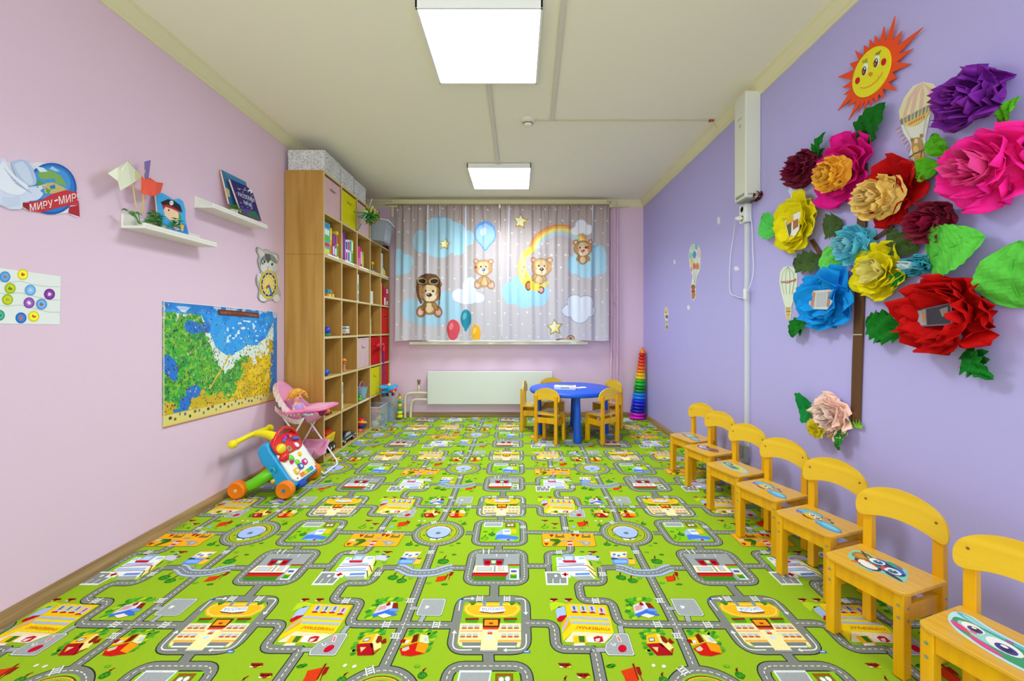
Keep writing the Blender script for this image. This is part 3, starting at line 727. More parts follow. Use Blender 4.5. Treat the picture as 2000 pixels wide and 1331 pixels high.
# fire station block
P_(cP, [(265, 730), (1020, 730), (1020, 1190), (200, 1190), (240, 1000)], 3, '#9ea2a0')
for a, b in ((620, 760), (800, 760)): strip([cP(a, b - 25), cP(a, b + 25)], .003, 4, G3)
P_(cP, [(385, 820), (755, 820), (735, 925), (395, 925)], 4, '#5c6068'); P_(cP, [(410, 845), (520, 845), (500, 945), (408, 940)], 5, '#c41424'); P_(cP, [(615, 845), (725, 845), (712, 940), (618, 940)], 5, '#c41424'); P_(cP, [(525, 850), (610, 850), (600, 905), (535, 905)], 5, '#c8d8a0')
P_(cP, [(425, 870), (505, 870), (495, 905), (425, 905)], 6, '#7c0c16'); P_(cP, [(630, 870), (710, 870), (702, 905), (630, 905)], 6, '#7c0c16')
P_(cP, [(245, 940), (812, 940), (822, 1065), (205, 1065)], 4, '#f4f0dc'); P_(cP, [(280, 960), (550, 960), (540, 1038), (262, 1038)], 5, '#e8bc5c'); P_(cP, [(305, 972), (522, 972), (512, 1026), (292, 1026)], 6, '#bccae8'); P_(cP, [(650, 945), (750, 945), (755, 1035), (640, 1035)], 5, '#e8bc5c'); P_(cP, [(672, 950), (738, 950), (738, 1022), (668, 1022)], 6, '#bccae8'); P_(cP, [(575, 945), (605, 945), (600, 1050), (570, 1050)], 5, '#8a9aa0')
P_(cP, [(200, 1062), (830, 1062), (780, 1140), (215, 1140)], 5, '#c82a1c'); P_(cP, [(205, 1062), (828, 1062), (815, 1085), (200, 1085)], 6, '#96141c'); P_(cP, [(215, 1132), (780, 1132), (785, 1195), (212, 1195)], 6, '#3c8a1c')
P_(cP, [(815, 925), (1020, 925), (1015, 975), (830, 985)], 4, '#7cc01c'); P_(cP, [(815, 918), (1022, 918), (1018, 942), (818, 942)], 5, '#b03020'); P_(cP, [(850, 990), (1000, 990), (1010, 1185), (845, 1185)], 4, '#dfe3dd'); P_(cP, [(868, 1022), (965, 1022), (968, 1058), (870, 1058)], 5, '#4c6088'); P_(cP, [(858, 1088), (968, 1088), (972, 1165), (855, 1165)], 5, '#3c9420'); P_(cP, [(875, 1085), (950, 1085), (950, 1105), (875, 1105)], 6, '#f0c420')
strip([cP(390, 655), cP(395, 735)], .005, 5, G3); strip([cP(490, 655), cP(480, 735)], .005, 5, G3)
# zoo field
P_(cM, [(160, 385), (1055, 385), (1110, 590), (1090, 608), (200, 608), (170, 575)], 2, G1)
P_(cM, [(165, 385), (1050, 385), (1102, 588), (1084, 603), (208, 603), (178, 572)], 3, '#f6ac1e')
for x, y in ((330, 418), (700, 408), (778, 418), (240, 565)): P_(cM, [(x - 42, y - 20), (x + 42, y - 20), (x + 22, y + 8), (x, y + 28), (x - 20, y + 8)], 4, '#a82414')
for x in (475, 930): P_(cM, [(x - 75, 398), (x + 62, 398), (x + 85, 455), (x - 80, 455)], 4, '#82682c'); P_(cM, [(x - 38, 400), (x + 40, 400), (x + 45, 425), (x - 45, 425)], 5, '#e8ac30')
P_(cM, [(190, 480), (300, 475), (470, 490), (500, 520), (400, 600), (330, 590), (390, 530), (300, 510)], 4, '#4f8420'); P_(cM, [(310, 478), (440, 478), (495, 510), (430, 575), (370, 560), (420, 520)], 5, '#3a6a18'); P_(cM, [(205, 485), (300, 480), (300, 510), (210, 515)], 5, '#c8d8c8')
P_(cM, [(500, 490), (600, 488), (560, 520), (510, 525)], 4, '#a8a494'); elp(cM, 685, 465, 60, 16, 4, '#a49c84'); P_(cM, [(730, 510), (900, 510), (1020, 530), (990, 570), (920, 595), (860, 560), (800, 525)], 4, '#9c9c98'); P_(cM, [(880, 525), (990, 535), (930, 580)], 5, '#b8b8b4')
P_(cM, [(600, 515), (692, 512), (698, 600), (612, 602)], 5, '#e8d0c8'); P_(cM, [(600, 512), (692, 508), (692, 530), (604, 536)], 6, '#c82a2c'); P_(cM, [(612, 560), (690, 560), (692, 590), (616, 592)], 6, '#c84440')
# hospital
P_(cM, [(330, 760), (505, 760), (740, 740), (900, 760), (1165, 1190), (600, 1200), (440, 1030), (345, 960)], 3, '#8cc41e')
P_(cM, [(410, 795), (520, 800), (740, 775), (890, 775), (960, 935), (985, 1025), (1075, 1175), (780, 1180), (660, 1100), (430, 1030)], 4, '#f0f2f0')
P_(cM, [(890, 775), (945, 830), (1095, 1050), (1100, 1130), (1080, 1175), (985, 1030), (955, 930)], 5, '#f4e08c'); strip([cM(940, 935), cM(1090, 1050)], .005, 6, '#a03c28'); strip([cM(985, 1030), cM(1095, 1140)], .005, 6, '#5c6c28')
P_(cM, [(525, 745), (720, 740), (745, 860), (560, 870), (520, 800)], 5, '#9aaab4'); P_(cM, [(560, 780), (690, 780), (700, 845), (565, 848)], 6, '#c2d4f4'); P_(cM, [(510, 850), (740, 850), (770, 880), (740, 890), (550, 890)], 6, '#cc2030')
for (y0_, x0_, x1_) in ((815, 440, 500), (800, 800, 890), (900, 450, 900), (985, 450, 930)): P_(cM, [(x0_, y0_), (x1_, y0_ - 8), (x1_ + 8, y0_ + 26), (x0_, y0_ + 34)], 6, '#a9bfe8')
strip([cM(430, 960), cM(820, 932), cM(955, 940)], .005, 6, '#b83040'); strip([cM(440, 1038), cM(820, 1025), cM(985, 1030)], .004, 6, '#6a7470'); P_(cM, [(740, 1075), (990, 1065), (1000, 1100), (745, 1110)], 6, '#5e86d8'); P_(cM, [(690, 1130), (1010, 1115), (1080, 1180), (780, 1190)], 6, '#a3a7a5')
P_(cM, [(480, 1055), (645, 1050), (665, 1150), (505, 1150)], 7, '#f4f0ea'); P_(cM, [(545, 1066), (585, 1066), (590, 1130), (550, 1130)], 8, '#d42430'); P_(cM, [(515, 1086), (625, 1086), (625, 1108), (515, 1108)], 8, '#d42430')
P_(cM, [(890, 765), (1010, 755), (1165, 800), (1145, 860), (960, 840)], 5, '#c8c8d4'); elp(cM, 1130, 790, 28, 18, 6, '#54546c'); elp(cM, 1010, 750, 30, 14, 6, '#60606c')
P_(cM, [(975, 860), (1010, 870), (1045, 955), (1010, 940)], 5, '#3a7c20')
# swimming hall beside the roundabout road
rp = lambda pts, l, c: P_(cR, pts, l, c)
rp([(180, 690), (495, 690), (480, 800), (620, 830), (635, 920), (240, 915), (205, 800)], 4, '#f0a83c'); rp([(200, 705), (480, 705), (470, 790), (215, 800)], 5, '#f4ecca'); rp([(210, 770), (270, 770), (330, 830), (240, 830)], 6, '#a8c4f0')
for x, y in ((262, 748), (340, 768), (437, 746)): elp(cR, x, y, 30, 18, 6, '#4a78d4')
rp([(215, 810), (495, 820), (510, 915), (240, 915)], 6, '#5a90ea'); rp([(260, 845), (480, 850), (485, 895), (270, 895)], 7, '#86b4f6'); rp([(515, 830), (615, 835), (625, 920), (525, 915)], 6, '#f2c03c'); rp([(210, 800), (300, 812), (300, 830), (215, 840)], 7, '#3c4c54'); rp([(500, 810), (575, 815), (590, 832), (510, 830)], 7, '#3c4c54')
# fountain inside the roundabout
def off(x, y): return (rc[0] + x, rc[1] + y)
def cel(x, y, rx, ry, l, c, n=26): cshape([off(x + rx * math.cos(2 * PI * k / n), y + ry * math.sin(2 * PI * k / n)) for k in range(n)], l, c)
fs_ = rr / .105
cel(0, .012, .062 * fs_, .060 * fs_, 4, '#a84820'); cel(0, .008, .058 * fs_, .058 * fs_, 5, '#c8ccd0'); cel(0, -.004, .055 * fs_, .054 * fs_, 6, '#39465c'); cel(0, .000, .053 * fs_, .050 * fs_, 7, '#a9bcec'); cel(0, -.006, .015, .014, 8, '#8a929c'); cel(0, -.006, .008, .007, 9, '#5c646c')
cel(-.012, -.066, .022, .012, 5, '#e6f0c8'); cel(.016, -.064, .016, .010, 5, '#e6f0c8')
for a in range(8):
    q = math.radians(a * 45 + 20); bush(off(.074 * math.cos(q), .076 * math.sin(q)), .012)
# bridge
br = [cR(300, 968), cR(400, 985), cR(500, 1022), cR(590, 1052), cR(700, 1068), cR(820, 1070), cR(940, 1066), cR(1040, 1050), cR(1120, 1015), cR(1200, 982), cR(1260, 976)]
strip(br, .058, 4, '#8d9cb4'); strip(br, .050, 5, '#b6c2d4'); strip(br, .032, 6, '#7e848c'); dashes(br, .0028, 7, G3)
for x in (560, 990): P_(cR, [(x - 30, 945), (x + 10, 945), (x + 50, 1000), (x + 5, 1020)], 3, '#56646e'); P_(cR, [(x - 15, 955), (x + 8, 955), (x + 30, 1000), (x + 5, 1010)], 4, '#b8c4cc')

def clip(poly, ax, val, keep_less):
    out = []; n = len(poly)
    for i in range(n):
        a = poly[i]; b = poly[(i + 1) % n]
        ia = (a[ax] <= val) == keep_less; ib = (b[ax] <= val) == keep_less
        if ia: out.append(a)
        if ia != ib:
            t = (val - a[ax]) / (b[ax] - a[ax]); out.append((a[0] + (b[0] - a[0]) * t, a[1] + (b[1] - a[1]) * t))
    return out
CX0, CX1, CY0, CY1 = XL + .022, XR - .022, YF, YB - .022
cb = B(); cb.keepn = True
cb.cur = lin(GR); cb.add([(CX0, CY0, .0002), (CX1, CY0, .0002), (CX1, CY1, .0002), (CX0, CY1, .0002)], [(0, 1, 2, 3)])
def area(p): return sum(p[i][0] * p[(i + 1) % len(p)][1] - p[(i + 1) % len(p)][0] * p[i][1] for i in range(len(p)))
for i in range(-3, 3):
    for j in range(-2, 5):
        du, dv = i * PX, j * PZ
        for (pts, l, c) in cf:
            q = [(a + du, b + dv) for a, b in pts]
            xs_ = [p[0] for p in q]; ys_ = [p[1] for p in q]
            if max(xs_) < CX0 or min(xs_) > CX1 or max(ys_) < CY0 or min(ys_) > CY1: continue
            if min(xs_) < CX0: q = clip(q, 0, CX0, False)
            if len(q) > 2 and max(xs_) > CX1: q = clip(q, 0, CX1, True)
            if len(q) > 2 and min(ys_) < CY0: q = clip(q, 1, CY0, False)
            if len(q) > 2 and max(ys_) > CY1: q = clip(q, 1, CY1, True)
            if len(q) < 3: continue
            if area(q) < 0: q = q[::-1]
            z = .0002 + l * .00025
            cb.cur = c; cb.add([(a, b, z) for a, b in q], [tuple(range(len(q)))])
m_carpet = M('printed carpet', attr=True, rough=.95, spec=.04, var=.16, scale=420, bump=.35, bscale=900)
cp = obj('carpet', cb, m_carpet)
tag(cp, 'bright green wall-to-wall play carpet printed with roads and toy town buildings', 'carpet')

# ================================================================== CHAIRS
m_leg = wood_mat('varnished chair wood', '#eab008', '#de9c06', 'Z', .32, coat=.15)
m_seat = wood_mat('varnished seat plywood', '#e4b038', '#d8a02c', 'X', .25, coat=.3)
m_back = wood_mat('varnished back plywood', '#edc232', '#e2b024', 'X', .28, .6, coat=.2)
m_steel = M('screw steel', '#b8bcc0', rough=.3, metal=.9)
def rrect(x0, x1, y0, y1, r, n=5):
    out = []
    for cx, cy, a in ((x1 - r, y1 - r, 0), (x0 + r, y1 - r, 90), (x0 + r, y0 + r, 180), (x1 - r, y0 + r, 270)):
        for k in range(n + 1):
            t = math.radians(a + 90 * k / n); out.append((cx + r * math.cos(t), cy + r * math.sin(t)))
    return out
def make_chair():
    t = thing('childrens_chair', 'x', 'chair')
    out = []
    for (cx, cy, a, r) in ((.125, -.125, 270, .028), (.125, .088, 0, .006), (-.125, .088, 90, .006), (-.125, -.125, 180, .028)):
        sx = 1 if cx > 0 else -1; sy = 1 if cy > 0 else -1
        for k in range(6):
            q = math.radians(a + 90 * k / 5); out.append((cx - sx * r + r * math.cos(q), cy - sy * r + r * math.sin(q)))
    b = B().prism(out, lambda x, y, z: (x, y, z), .262, .275); obj('seat', b, m_seat, t, bevel=.003)
    # backrest: arched plate, lightly bowed
    top = []; bot = []
    N = 40
    for k in range(N + 1):
        u = math.sin((-1 + 2 * k / N) * PI / 2); x = .135 * u
        mid = .469 - .045 * u * u; half = (.053 - .005 * u * u) * max(1e-4, 1 - abs(u) ** 9) ** .45
        top.append((x, mid + half)); bot.append((x, mid - half))
    poly = bot + top[::-1]
    bow = lambda x: .085 + .010 * (1 - (x / .135) ** 2)
    b = B(); n = len(top)
    vs = [(x, bow(x) - .014, z) for x, z in bot] + [(x, bow(x) - .014, z) for x, z in top] + [(x, bow(x) - .003, z) for x, z in bot] + [(x, bow(x) - .003, z) for x, z in top]
    fs = []
    for k in range(n - 1):
        fs += [(k, k + 1, n + k + 1, n + k), (2 * n + k + 1, 2 * n + k, 3 * n + k, 3 * n + k + 1), (n + k, n + k + 1, 3 * n + k + 1, 3 * n + k), (k + 1, k, 2 * n + k, 2 * n + k + 1)]
    fs += [(0, n, 3 * n, 2 * n), (n - 1, 3 * n - 1, 4 * n - 1, 2 * n - 1)]
    b.add(vs, fs); bk_ = obj('backrest', b, m_back, t, bevel=.0025, smooth=False)
    for sx in (-1, 1):
        s = B().lathe([(.0045, 0), (.0045, .0012), (0, .0016)], (sx * .103, bow(.103) - .0138, .455), 10, (0, -1, 0)); obj('screw', s, M('screw hole brown', '#8a6420'), bk_)
    for sx in (-1, 1):
        x0, x1 = sorted((sx * .088, sx * .118))
        l = obj('front_leg', B().box(x0, x1, -.118, -.080, 0, .262), m_leg, t, bevel=.003)
        for z in (.228, .190):
            obj('screw', B().lathe([(.005, 0), (.005, .001), (0, .0014)], (sx * .103, -.118, z), 10, (0, -1, 0)), m_steel, l)
            obj('screw', B().lathe([(.005, 0), (.005, .001), (0, .0014)], (sx * .118, -.099, z - .006), 10, (sx, 0, 0)), m_steel, l)
        b = B(); b.hexa([(x0, .078, 0), (x1, .078, 0), (x1, .112, 0), (x0, .112, 0)], [(x0, .084, .452), (x1, .084, .452), (x1, .108, .452), (x0, .108, .452)])
        l = obj('rear_leg', b, m_leg, t, bevel=.003)
        for z in (.21, .18): obj('screw', B().lathe([(.005, 0), (.005, .001), (0, .0014)], (sx * .118, .096, z), 10, (sx, 0, 0)), m_steel, l)
        xs0, xs1 = sorted((sx * .094, sx * .108))
        obj('side_rail', B().box(xs0, xs1, -.080, .080, .166, .222), m_leg, t, bevel=.002)
    obj('front_apron', B().box(-.088, .088, -.112, -.098, .208, .262), m_leg, t, bevel=.002)
    obj('back_rail', B().box(-.088, .088, .088, .102, .190, .240), m_leg, t, bevel=.002)
    return t
chair0 = make_chair(); _first = [True]
def place_chair(x, y, deg, label, group):
    if _first[0]: c = chair0; _first[0] = False
    else: c = copy_tree(chair0)
    c.location = (x, y, 0.0035); c.rotation_euler = (0, 0, math.radians(deg)); c['label'] = label; c['group'] = group
    return c
def decal(chair, build, label):
    pc = Pic(lambda a, b, t: (a - .008, b - .022, .2752 + t), step=.00015, base=.0001)
    build(pc); o = pc.build('seat_picture', chair, M('seat sticker', attr=True, rough=.3, spec=.4, coat=.3)); o['label'] = label
S = .0145
def bug(pc):
    E = lambda x, y, rx, ry, c, rot=0, **k: pc.ell(x * S, y * S, rx * S, ry * S, c, rot, **k)
    E(4.6, -1.6, 4.0, 1.9, '#1d3fae', -10); E(4.6, -1.6, 3.75, 1.65, '#3fb4d8', -10); E(4.9, -1.3, 2.7, .95, '#74d2e6', -10)
    E(-3.0, 1.6, 3.4, 2.4, '#2456b4', 15); E(-3.0, 1.6, 3.15, 2.15, '#54c0dc', 15)
    E(-1.2, .2, 2.5, 2.1, '#e9a21a', -12); E(-1.1, .4, 2.3, 1.8, '#f2c032', -12)
    E(-4.9, -.2, .9, .8, '#3a6ec8'); E(-4.7, -.2, .5, .4, '#e0506c'); E(1.6, -2.0, .9, .7, '#7cc8e8'); E(1.7, -2.1, .4, .35, '#d8385c')
    for x, y in ((-1.7, 1.0), (.3, .3)):
        E(x, y, 1.15, .95, '#8c5a18'); E(x, y, 1.05, .85, '#f6f3ea'); E(x + .1, y, .6, .55, '#20242c'); E(x - .1, y + .2, .18, .18, '#ffffff')
    pc.line([(-3.4 * S, -.7 * S), (-2.6 * S, -1.6 * S), (-1.2 * S, -1.9 * S), (.2 * S, -1.6 * S)], .25 * S, '#3c2440')
    pc.line([(-3.0 * S, -1.1 * S), (-1.6 * S, -1.5 * S), (-.4 * S, -1.5 * S)], .2 * S, '#5a3448')
    for p in (((.4, 1.9), (1.2, 2.9), (2.0, 2.8)), ((1.6, 1.2), (2.7, 2.0), (3.6, 1.6))):
        pc.line([(a * S, b * S) for a, b in p], .22 * S, '#1c2c9a'); E(p[-1][0], p[-1][1], .45, .4, '#1c2c9a')
def penguin(pc):
    E = lambda x, y, rx, ry, c, rot=0, **k: pc.ell(x * S, y * S, rx * S, ry * S, c, rot, **k)
    P = lambda pts, c: pc.spoly([(a * S, b * S) for a, b in pts], c)
    P([(-6.2, 1.8), (-4.6, 3.4), (-1.8, 2.9), (0, 4.3), (3.4, 4.0), (5.2, 1.4), (6.2, -2.4), (2.6, -2.8), (-.6, -4.8), (-4.2, -3.2), (-5.8, -.8)], '#7fcdb8')
    E(-1.0, -1.9, 3.0, 2.0, '#2a2c44', -18); E(-.9, -2.0, 2.2, 1.5, '#f3efe6', -18)
    P([(-5.6, .9), (-4.4, 2.2), (-2.4, .6), (-2.9, -1.3), (-4.9, -1.2)], '#a8742e'); P([(-5.0, .6), (-4.2, 1.4), (-3.0, .4), (-3.3, -.6), (-4.6, -.6)], '#c9923c')
    P([(-5.4, 2.9), (-4.9, 3.1), (-3.1, 1.6), (-3.4, 1.2)], '#34303a'); P([(-4.2, 2.6), (-3.8, 2.9), (-2.2, 2.2), (-2.3, 1.9)], '#34303a')
    E(1.2, .9, 3.9, 2.4, '#2c2e48', -12)
    E(-.9, 1.3, 1.55, 1.45, '#f7f5f0', 0); E(2.9, .2, 1.6, 1.4, '#f7f5f0', 0)
    E(-.6, 1.2, .95, .95, '#2c8cae'); E(3.0, .1, .95, .95, '#2c8cae'); E(-.5, 1.2, .5, .5, '#141824'); E(3.1, .1, .5, .5, '#141824'); E(-.75, 1.5, .22, .22, '#fff'); E(2.85, .4, .22, .22, '#ffffff')
    P([(.6, .5), (1.6, .6), (1.5, -.6), (1.0, -.7)], '#d04430'); P([(-1.8, 2.3), (.2, 3.2), (3.2, 2.7), (4.9, 1.2), (4.3, .9), (2.2, 2.0), (0, 2.5)], '#2c5cc4')
    E(1.6, 3.2, 1.6, .9, '#2f9a6c', -8); P([(2.0, 3.9), (2.6, 3.8), (2.9, 2.9), (2.2, 3.0)], '#c8443c')
    for k in range(7): P([(-2.2 + k * .9, -.3 - k * .12), (-1.6 + k * .9, -.35 - k * .12), (-1.7 + k * .9, -.95 - k * .12), (-2.3 + k * .9, -.85 - k * .12)], ('#d84c34', '#2a9c8c')[k % 2])
    P([(2.6, -1.0), (5.9, -2.0), (5.7, -2.5), (2.8, -2.0)], '#25273c'); P([(-3.3, -3.2), (-1.9, -2.9), (-2.2, -3.9), (-3.2, -4.0)], '#e0622c'); P([(.2, -4.3), (1.3, -3.9), (1.4, -4.6), (.6, -4.9)], '#58c0d0')
def pony(pc):
    E = lambda x, y, rx, ry, c, rot=0, **k: pc.ell(x * S, y * S, rx * S, ry * S, c, rot, **k)
    P = lambda pts, c: pc.spoly([(a * S, b * S) for a, b in pts], c)
    P([(-7.2, 3.4), (-5.4, 5.0), (-1.6, 3.9), (3.0, 3.5), (6.4, 3.0), (8.4, .4), (8.2, -2.8), (4.6, -4.6), (-.2, -4.2), (-4.0, -2.8), (-6.4, -.2)], '#bfe8ee')
    P([(-6.8, 3.6), (-5.4, 4.6), (-2.0, 3.2), (3.2, 2.9), (6.6, 2.4), (7.8, .6), (4.6, 1.4), (1.0, 1.6), (-3.0, 2.0)], '#49b6cc'); P([(-6.0, 3.7), (-5.2, 4.2), (-1.0, 2.7), (3.0, 2.3), (0.2, 2.1), (-3.4, 2.5)], '#8fd6e4')
    P([(-6.2, 1.8), (-3.4, 2.6), (2.0, 2.1), (5.6, 1.2), (7.8, -.6), (7.8, -3.0), (3.2, -3.9), (-1.6, -3.0), (-5.0, -1.4)], '#2f9c5c'); P([(-5.4, 1.2), (-3.2, 1.9), (1.6, 1.5), (3.2, -1.6), (-1.0, -2.0), (-4.4, -.6)], '#9ad8cc')
    E(-3.3, .9, 1.7, 1.3, '#f6f6f0', -20); E(1.2, -.2, 2.5, 1.8, '#f6f6f0', -20)
    E(-2.9, .6, 1.05, .95, '#3c3486', -20); E(1.6, -.6, 1.5, 1.2, '#3c3486', -20); E(-2.8, .6, .5, .5, '#16142c'); E(1.7, -.6, .75, .65, '#16142c'); E(-3.2, 1.0, .35, .3, '#fff'); E(1.2, -.1, .5, .4, '#ffffff')
    P([(-5.9, -.2), (-4.2, -.3), (-2.6, -1.5), (-3.6, -1.9), (-5.0, -1.5)], '#e83a86'); P([(-2.4, -2.0), (.4, -2.6), (2.6, -3.6), (.6, -3.8), (-1.8, -3.0)], '#e83a86'); E(-2.6, -.6, .5, .35, '#e86aa2'); E(.9, 2.4, .6, .35, '#c83c94')
def fish(pc):
    E = lambda x, y, rx, ry, c, rot=0, **k: pc.ell(x * S, y * S, rx * S, ry * S, c, rot, **k)
    P = lambda pts, c: pc.spoly([(a * S, b * S) for a, b in pts], c)
    P([(-6.5, 1.5), (-3.0, 3.2), (1.5, 3.0), (6.5, .4), (7.2, -2.2), (4.4, -2.8), (0, -2.8), (-4, -1.8)], '#8ed8e0')
    E(-1.6, .3, 4.6, 2.2, '#2a7c3c', -12); E(-1.5, .4, 4.1, 1.8, '#5cb848', -12)
    P([(-1.6, 2.5), (2.4, 2.0), (5.2, -.4), (4.4, -1.0), (1.6, .8), (-1.0, 1.4)], '#f0cc20'); E(-3.4, .8, 1.6, 1.4, '#3a3cae', 0); E(-3.4, .8, .9, .9, '#f6f4ea'); E(-3.3, .8, .45, .45, '#20202c'); P([(3.6, -.9), (6.4, -.4), (6.6, -2.0), (4.6, -2.2)], '#f0cc20'); E(.4, -.6, 1.3, 1.0, '#3450c0')
    P([(-5.4, -.2), (-3.8, -.8), (-1.0, -1.6), (1.2, -1.6), (-1.6, -2.2), (-4.4, -1.4)], '#e0d430')
def mouse(pc):
    E = lambda x, y, rx, ry, c, rot=0, **k: pc.ell(x * S, y * S, rx * S, ry * S, c, rot, **k)
    P = lambda pts, c: pc.spoly([(a * S, b * S) for a, b in pts], c)
    P([(-6, .4), (-3.6, 1.2), (-2.6, 3.0), (-.6, 2.0), (2.6, 2.8), (5.0, 1.8), (5.6, -.6), (2.2, -2.2), (-1.8, -2.6), (-4.8, -1.6)], '#4b3a58')
    E(-2.6, -.4, 2.2, 1.4, '#e9e4ee', -10); E(1.6, .4, 2.2, 1.4, '#6d5a86', 10); E(-2.9, .0, .6, .5, '#2c2434'); E(-1.4, -.4, .6, .5, '#2c2434'); E(-2.0, -1.2, .5, .35, '#d86450'); P([(3.2, 1.4), (6.2, .4), (6.6, -.3), (3.6, .2)], '#d84838'); E(.8, -1.2, .9, .5, '#c6b8d2')
wallgrp = 'little wooden chairs in a row along the lilac wall'
CH = [
    (1.320, 3.105, -71, bug, 'wooden chair farthest along the lilac wall, first of the row by the corner', 'yellow bug with blue wings'),
    (1.307, 2.794, -71, mouse, 'second wooden chair from the far end of the row, dark purple seat picture', 'dark purple and white animal'),
    (1.290, 2.425, -71, fish, 'wooden chair with a green and yellow fish seat picture, before the low socket', 'green and yellow fish'),
    (1.297, 2.103, -71, bug, 'middle wooden chair of the wall row, between the fish chair and another bug chair', 'yellow bug with big blue wing'),
    (1.303, 1.772, -71, bug, 'wooden chair with a big-eyed blue bug on its seat, next to the penguin chair', 'yellow bug with big blue wing'),
    (1.266, 1.424, -71, penguin, 'varnished wooden child chair with a penguin in a blue hat on its seat', 'penguin in a blue hat'),
    (1.268, 1.075, -71, pony, 'nearest chair at the right edge, seat picture of a green face with big purple eyes', 'green face with big purple eyes')]
wch = [place_chair(x, y, a, lab, wallgrp) for x, y, a, fn, lab, dl in CH]
tg = 'little wooden chairs around the blue table'
TC = [(.307, 3.98, 152, 'wooden chair at the blue table front left, its back to the room'),
      (.815, 3.985, 216.4, 'wooden chair at the blue table front right, its back to the room'),
      (.150, 4.43, 80, 'wooden chair on the left side of the blue table, seen edge on'),
      (.385, 4.66, 4, 'wooden chair behind the blue table, between the table and the radiator'),
      (.98, 4.50, -60, 'wooden chair at the back right of the blue table, near the stacking rings')]
tch = [place_chair(x, y, a, lab, tg) for x, y, a, lab in TC]
for c, q in zip(wch, CH): decal(c, q[3], q[5])
for k in (0, 1, 3, 4):
    decal(tch[k], lambda pc: (pc.ell(0, -.02, .05, .034, '#3d8f9a'), pc.ell(-.012, -.015, .022, .018, '#e8d9a0'), pc.ell(.02, -.03, .018, .014, '#6b4a3a')), 'small coloured animal picture')

# ================================================================== BLUE ROUND TABLE
TX, TY = .545, 4.26
m_blue = M('blue plastic', '#0a58da', rough=.38, spec=.45)
t = thing('round_table', 'bright blue plastic round childrens table with thick conical legs', 'table', (TX, TY, 0.003))
obj('table_top', B().lathe([(0, .432), (.405, .432), (.420, .438), (.426, .450), (.426, .462), (.420, .473), (.410, .477), (0, .477)], n=64), m_blue, t, smooth=True)
for (x, y) in ((.02, -.335), (-.335, -.01), (.355, .01), (.075, .335)):
    obj('leg', B().lathe([(.034, 0), (.041, .004), (.041, .02), (.036, .15), (.029, .32), (.026, .42), (.034, .434)], (x, y, 0), 24), M('blue plastic leg', '#0d55c8', rough=.4), t, smooth=True)
# game box and cards on the table
gz = .4805
p = at_y(1103, 0, 4.17)
g = thing('game_box', 'white game box with a green and yellow lid picture lying on the blue table', 'box', (p.x, 4.14, gz), math.radians(-8))
obj('tray', B().box(-.105, .105, -.055, .055, 0, .026), M('box white', '#e6e6ea', rough=.5), g, bevel=.002)
obj('lid', B().box(-.108, .108, -.058, .058, .012, .034), M('box lid', '#f0f0f2', rough=.4), g, bevel=.002)
pc = Pic(lambda a, b, t: (a * .01, b * .01, .0341 + t))
pc.poly([(-7, 1.5), (8, 2.5), (8, 5), (-6, 5)], '#7dbb32').poly([(-2, 1), (8, 1.2), (8, 3), (-1, 3)], '#e7c24a').poly([(2, -1), (9, -.6), (9, 2), (3, 2)], '#dd8a78').poly([(-9, -4), (-2, -4), (-2, -1), (-9, -1)], '#d6dbe2')
pc.build('lid_print', g)
pc = Pic(lambda a, b, t: (a * .01, -.0582 - t, b * .01))
for k in range(8): pc.poly([(-4 + k * 1.05, 1.6), (-3.3 + k * 1.05, 1.6), (-3.3 + k * 1.05, 2.6), (-4 + k * 1.05, 2.6)], '#50535a')
pc.build('side_print', g)
c = thing('playing_cards', 'small fan of pale picture cards beside the game box on the blue table', 'cards', (at_y(1137, 0, 4.2).x, 4.22, gz), math.radians(12))
b = B()
for k in range(4): b.color(('#e9e4ea', '#e6cfd6', '#dfe3ee', '#f0e9e2')[k]).box(-.07 + k * .022, -.015 + k * .022, -.03 + .008 * (k % 2), .045 + .008 * (k % 2), .0003 + k * .0011, .0012 + k * .0011)
obj('card_fan', b, M('printed paper', attr=True, rough=.6, spec=.25), c)

# ================================================================== RAINBOW RING PYRAMID
t = thing('stacking_rings', 'tall rainbow ring pyramid standing in the corner beside the lilac wall', 'toy', (1.432, 4.955, 0.003))
cols = ['#d814c8', '#c410b8', '#1018b0', '#0c16a8', '#0828d8', '#0a30e0', '#0c7ef0', '#1486f4', '#0c8c34', '#0a8430', '#1cc020', '#18b81c', '#f4cc10', '#f0c408', '#f07c10', '#ec7008', '#e84818', '#e43c10', '#d81c10', '#d01810']
z = 0.0; lean = .068 / .85
for k, c in enumerate(cols):
    r = .095 - .056 * k / 19; h = .0395
    obj('ring', B().torus((z * lean, 0, z + h / 2), r - .0195, .0205, 32, 10).lathe([(r - .03, -.014), (r - .012, -.014), (r - .012, .014), (r - .03, .014)], (z * lean, 0, z + h / 2), 32), M('ring ' + c, c, rough=.25, coat=.3), t, smooth=True)
    z += h * (1.0 if k else 1.0)
obj('cone_cap', B().lathe([(.039, 0), (.040, .008), (.026, .030), (.012, .060), (.004, .073), (0, .075)], (z * lean, 0, z), 24), M('cone orange', '#f08010', rough=.3), t, smooth=True)

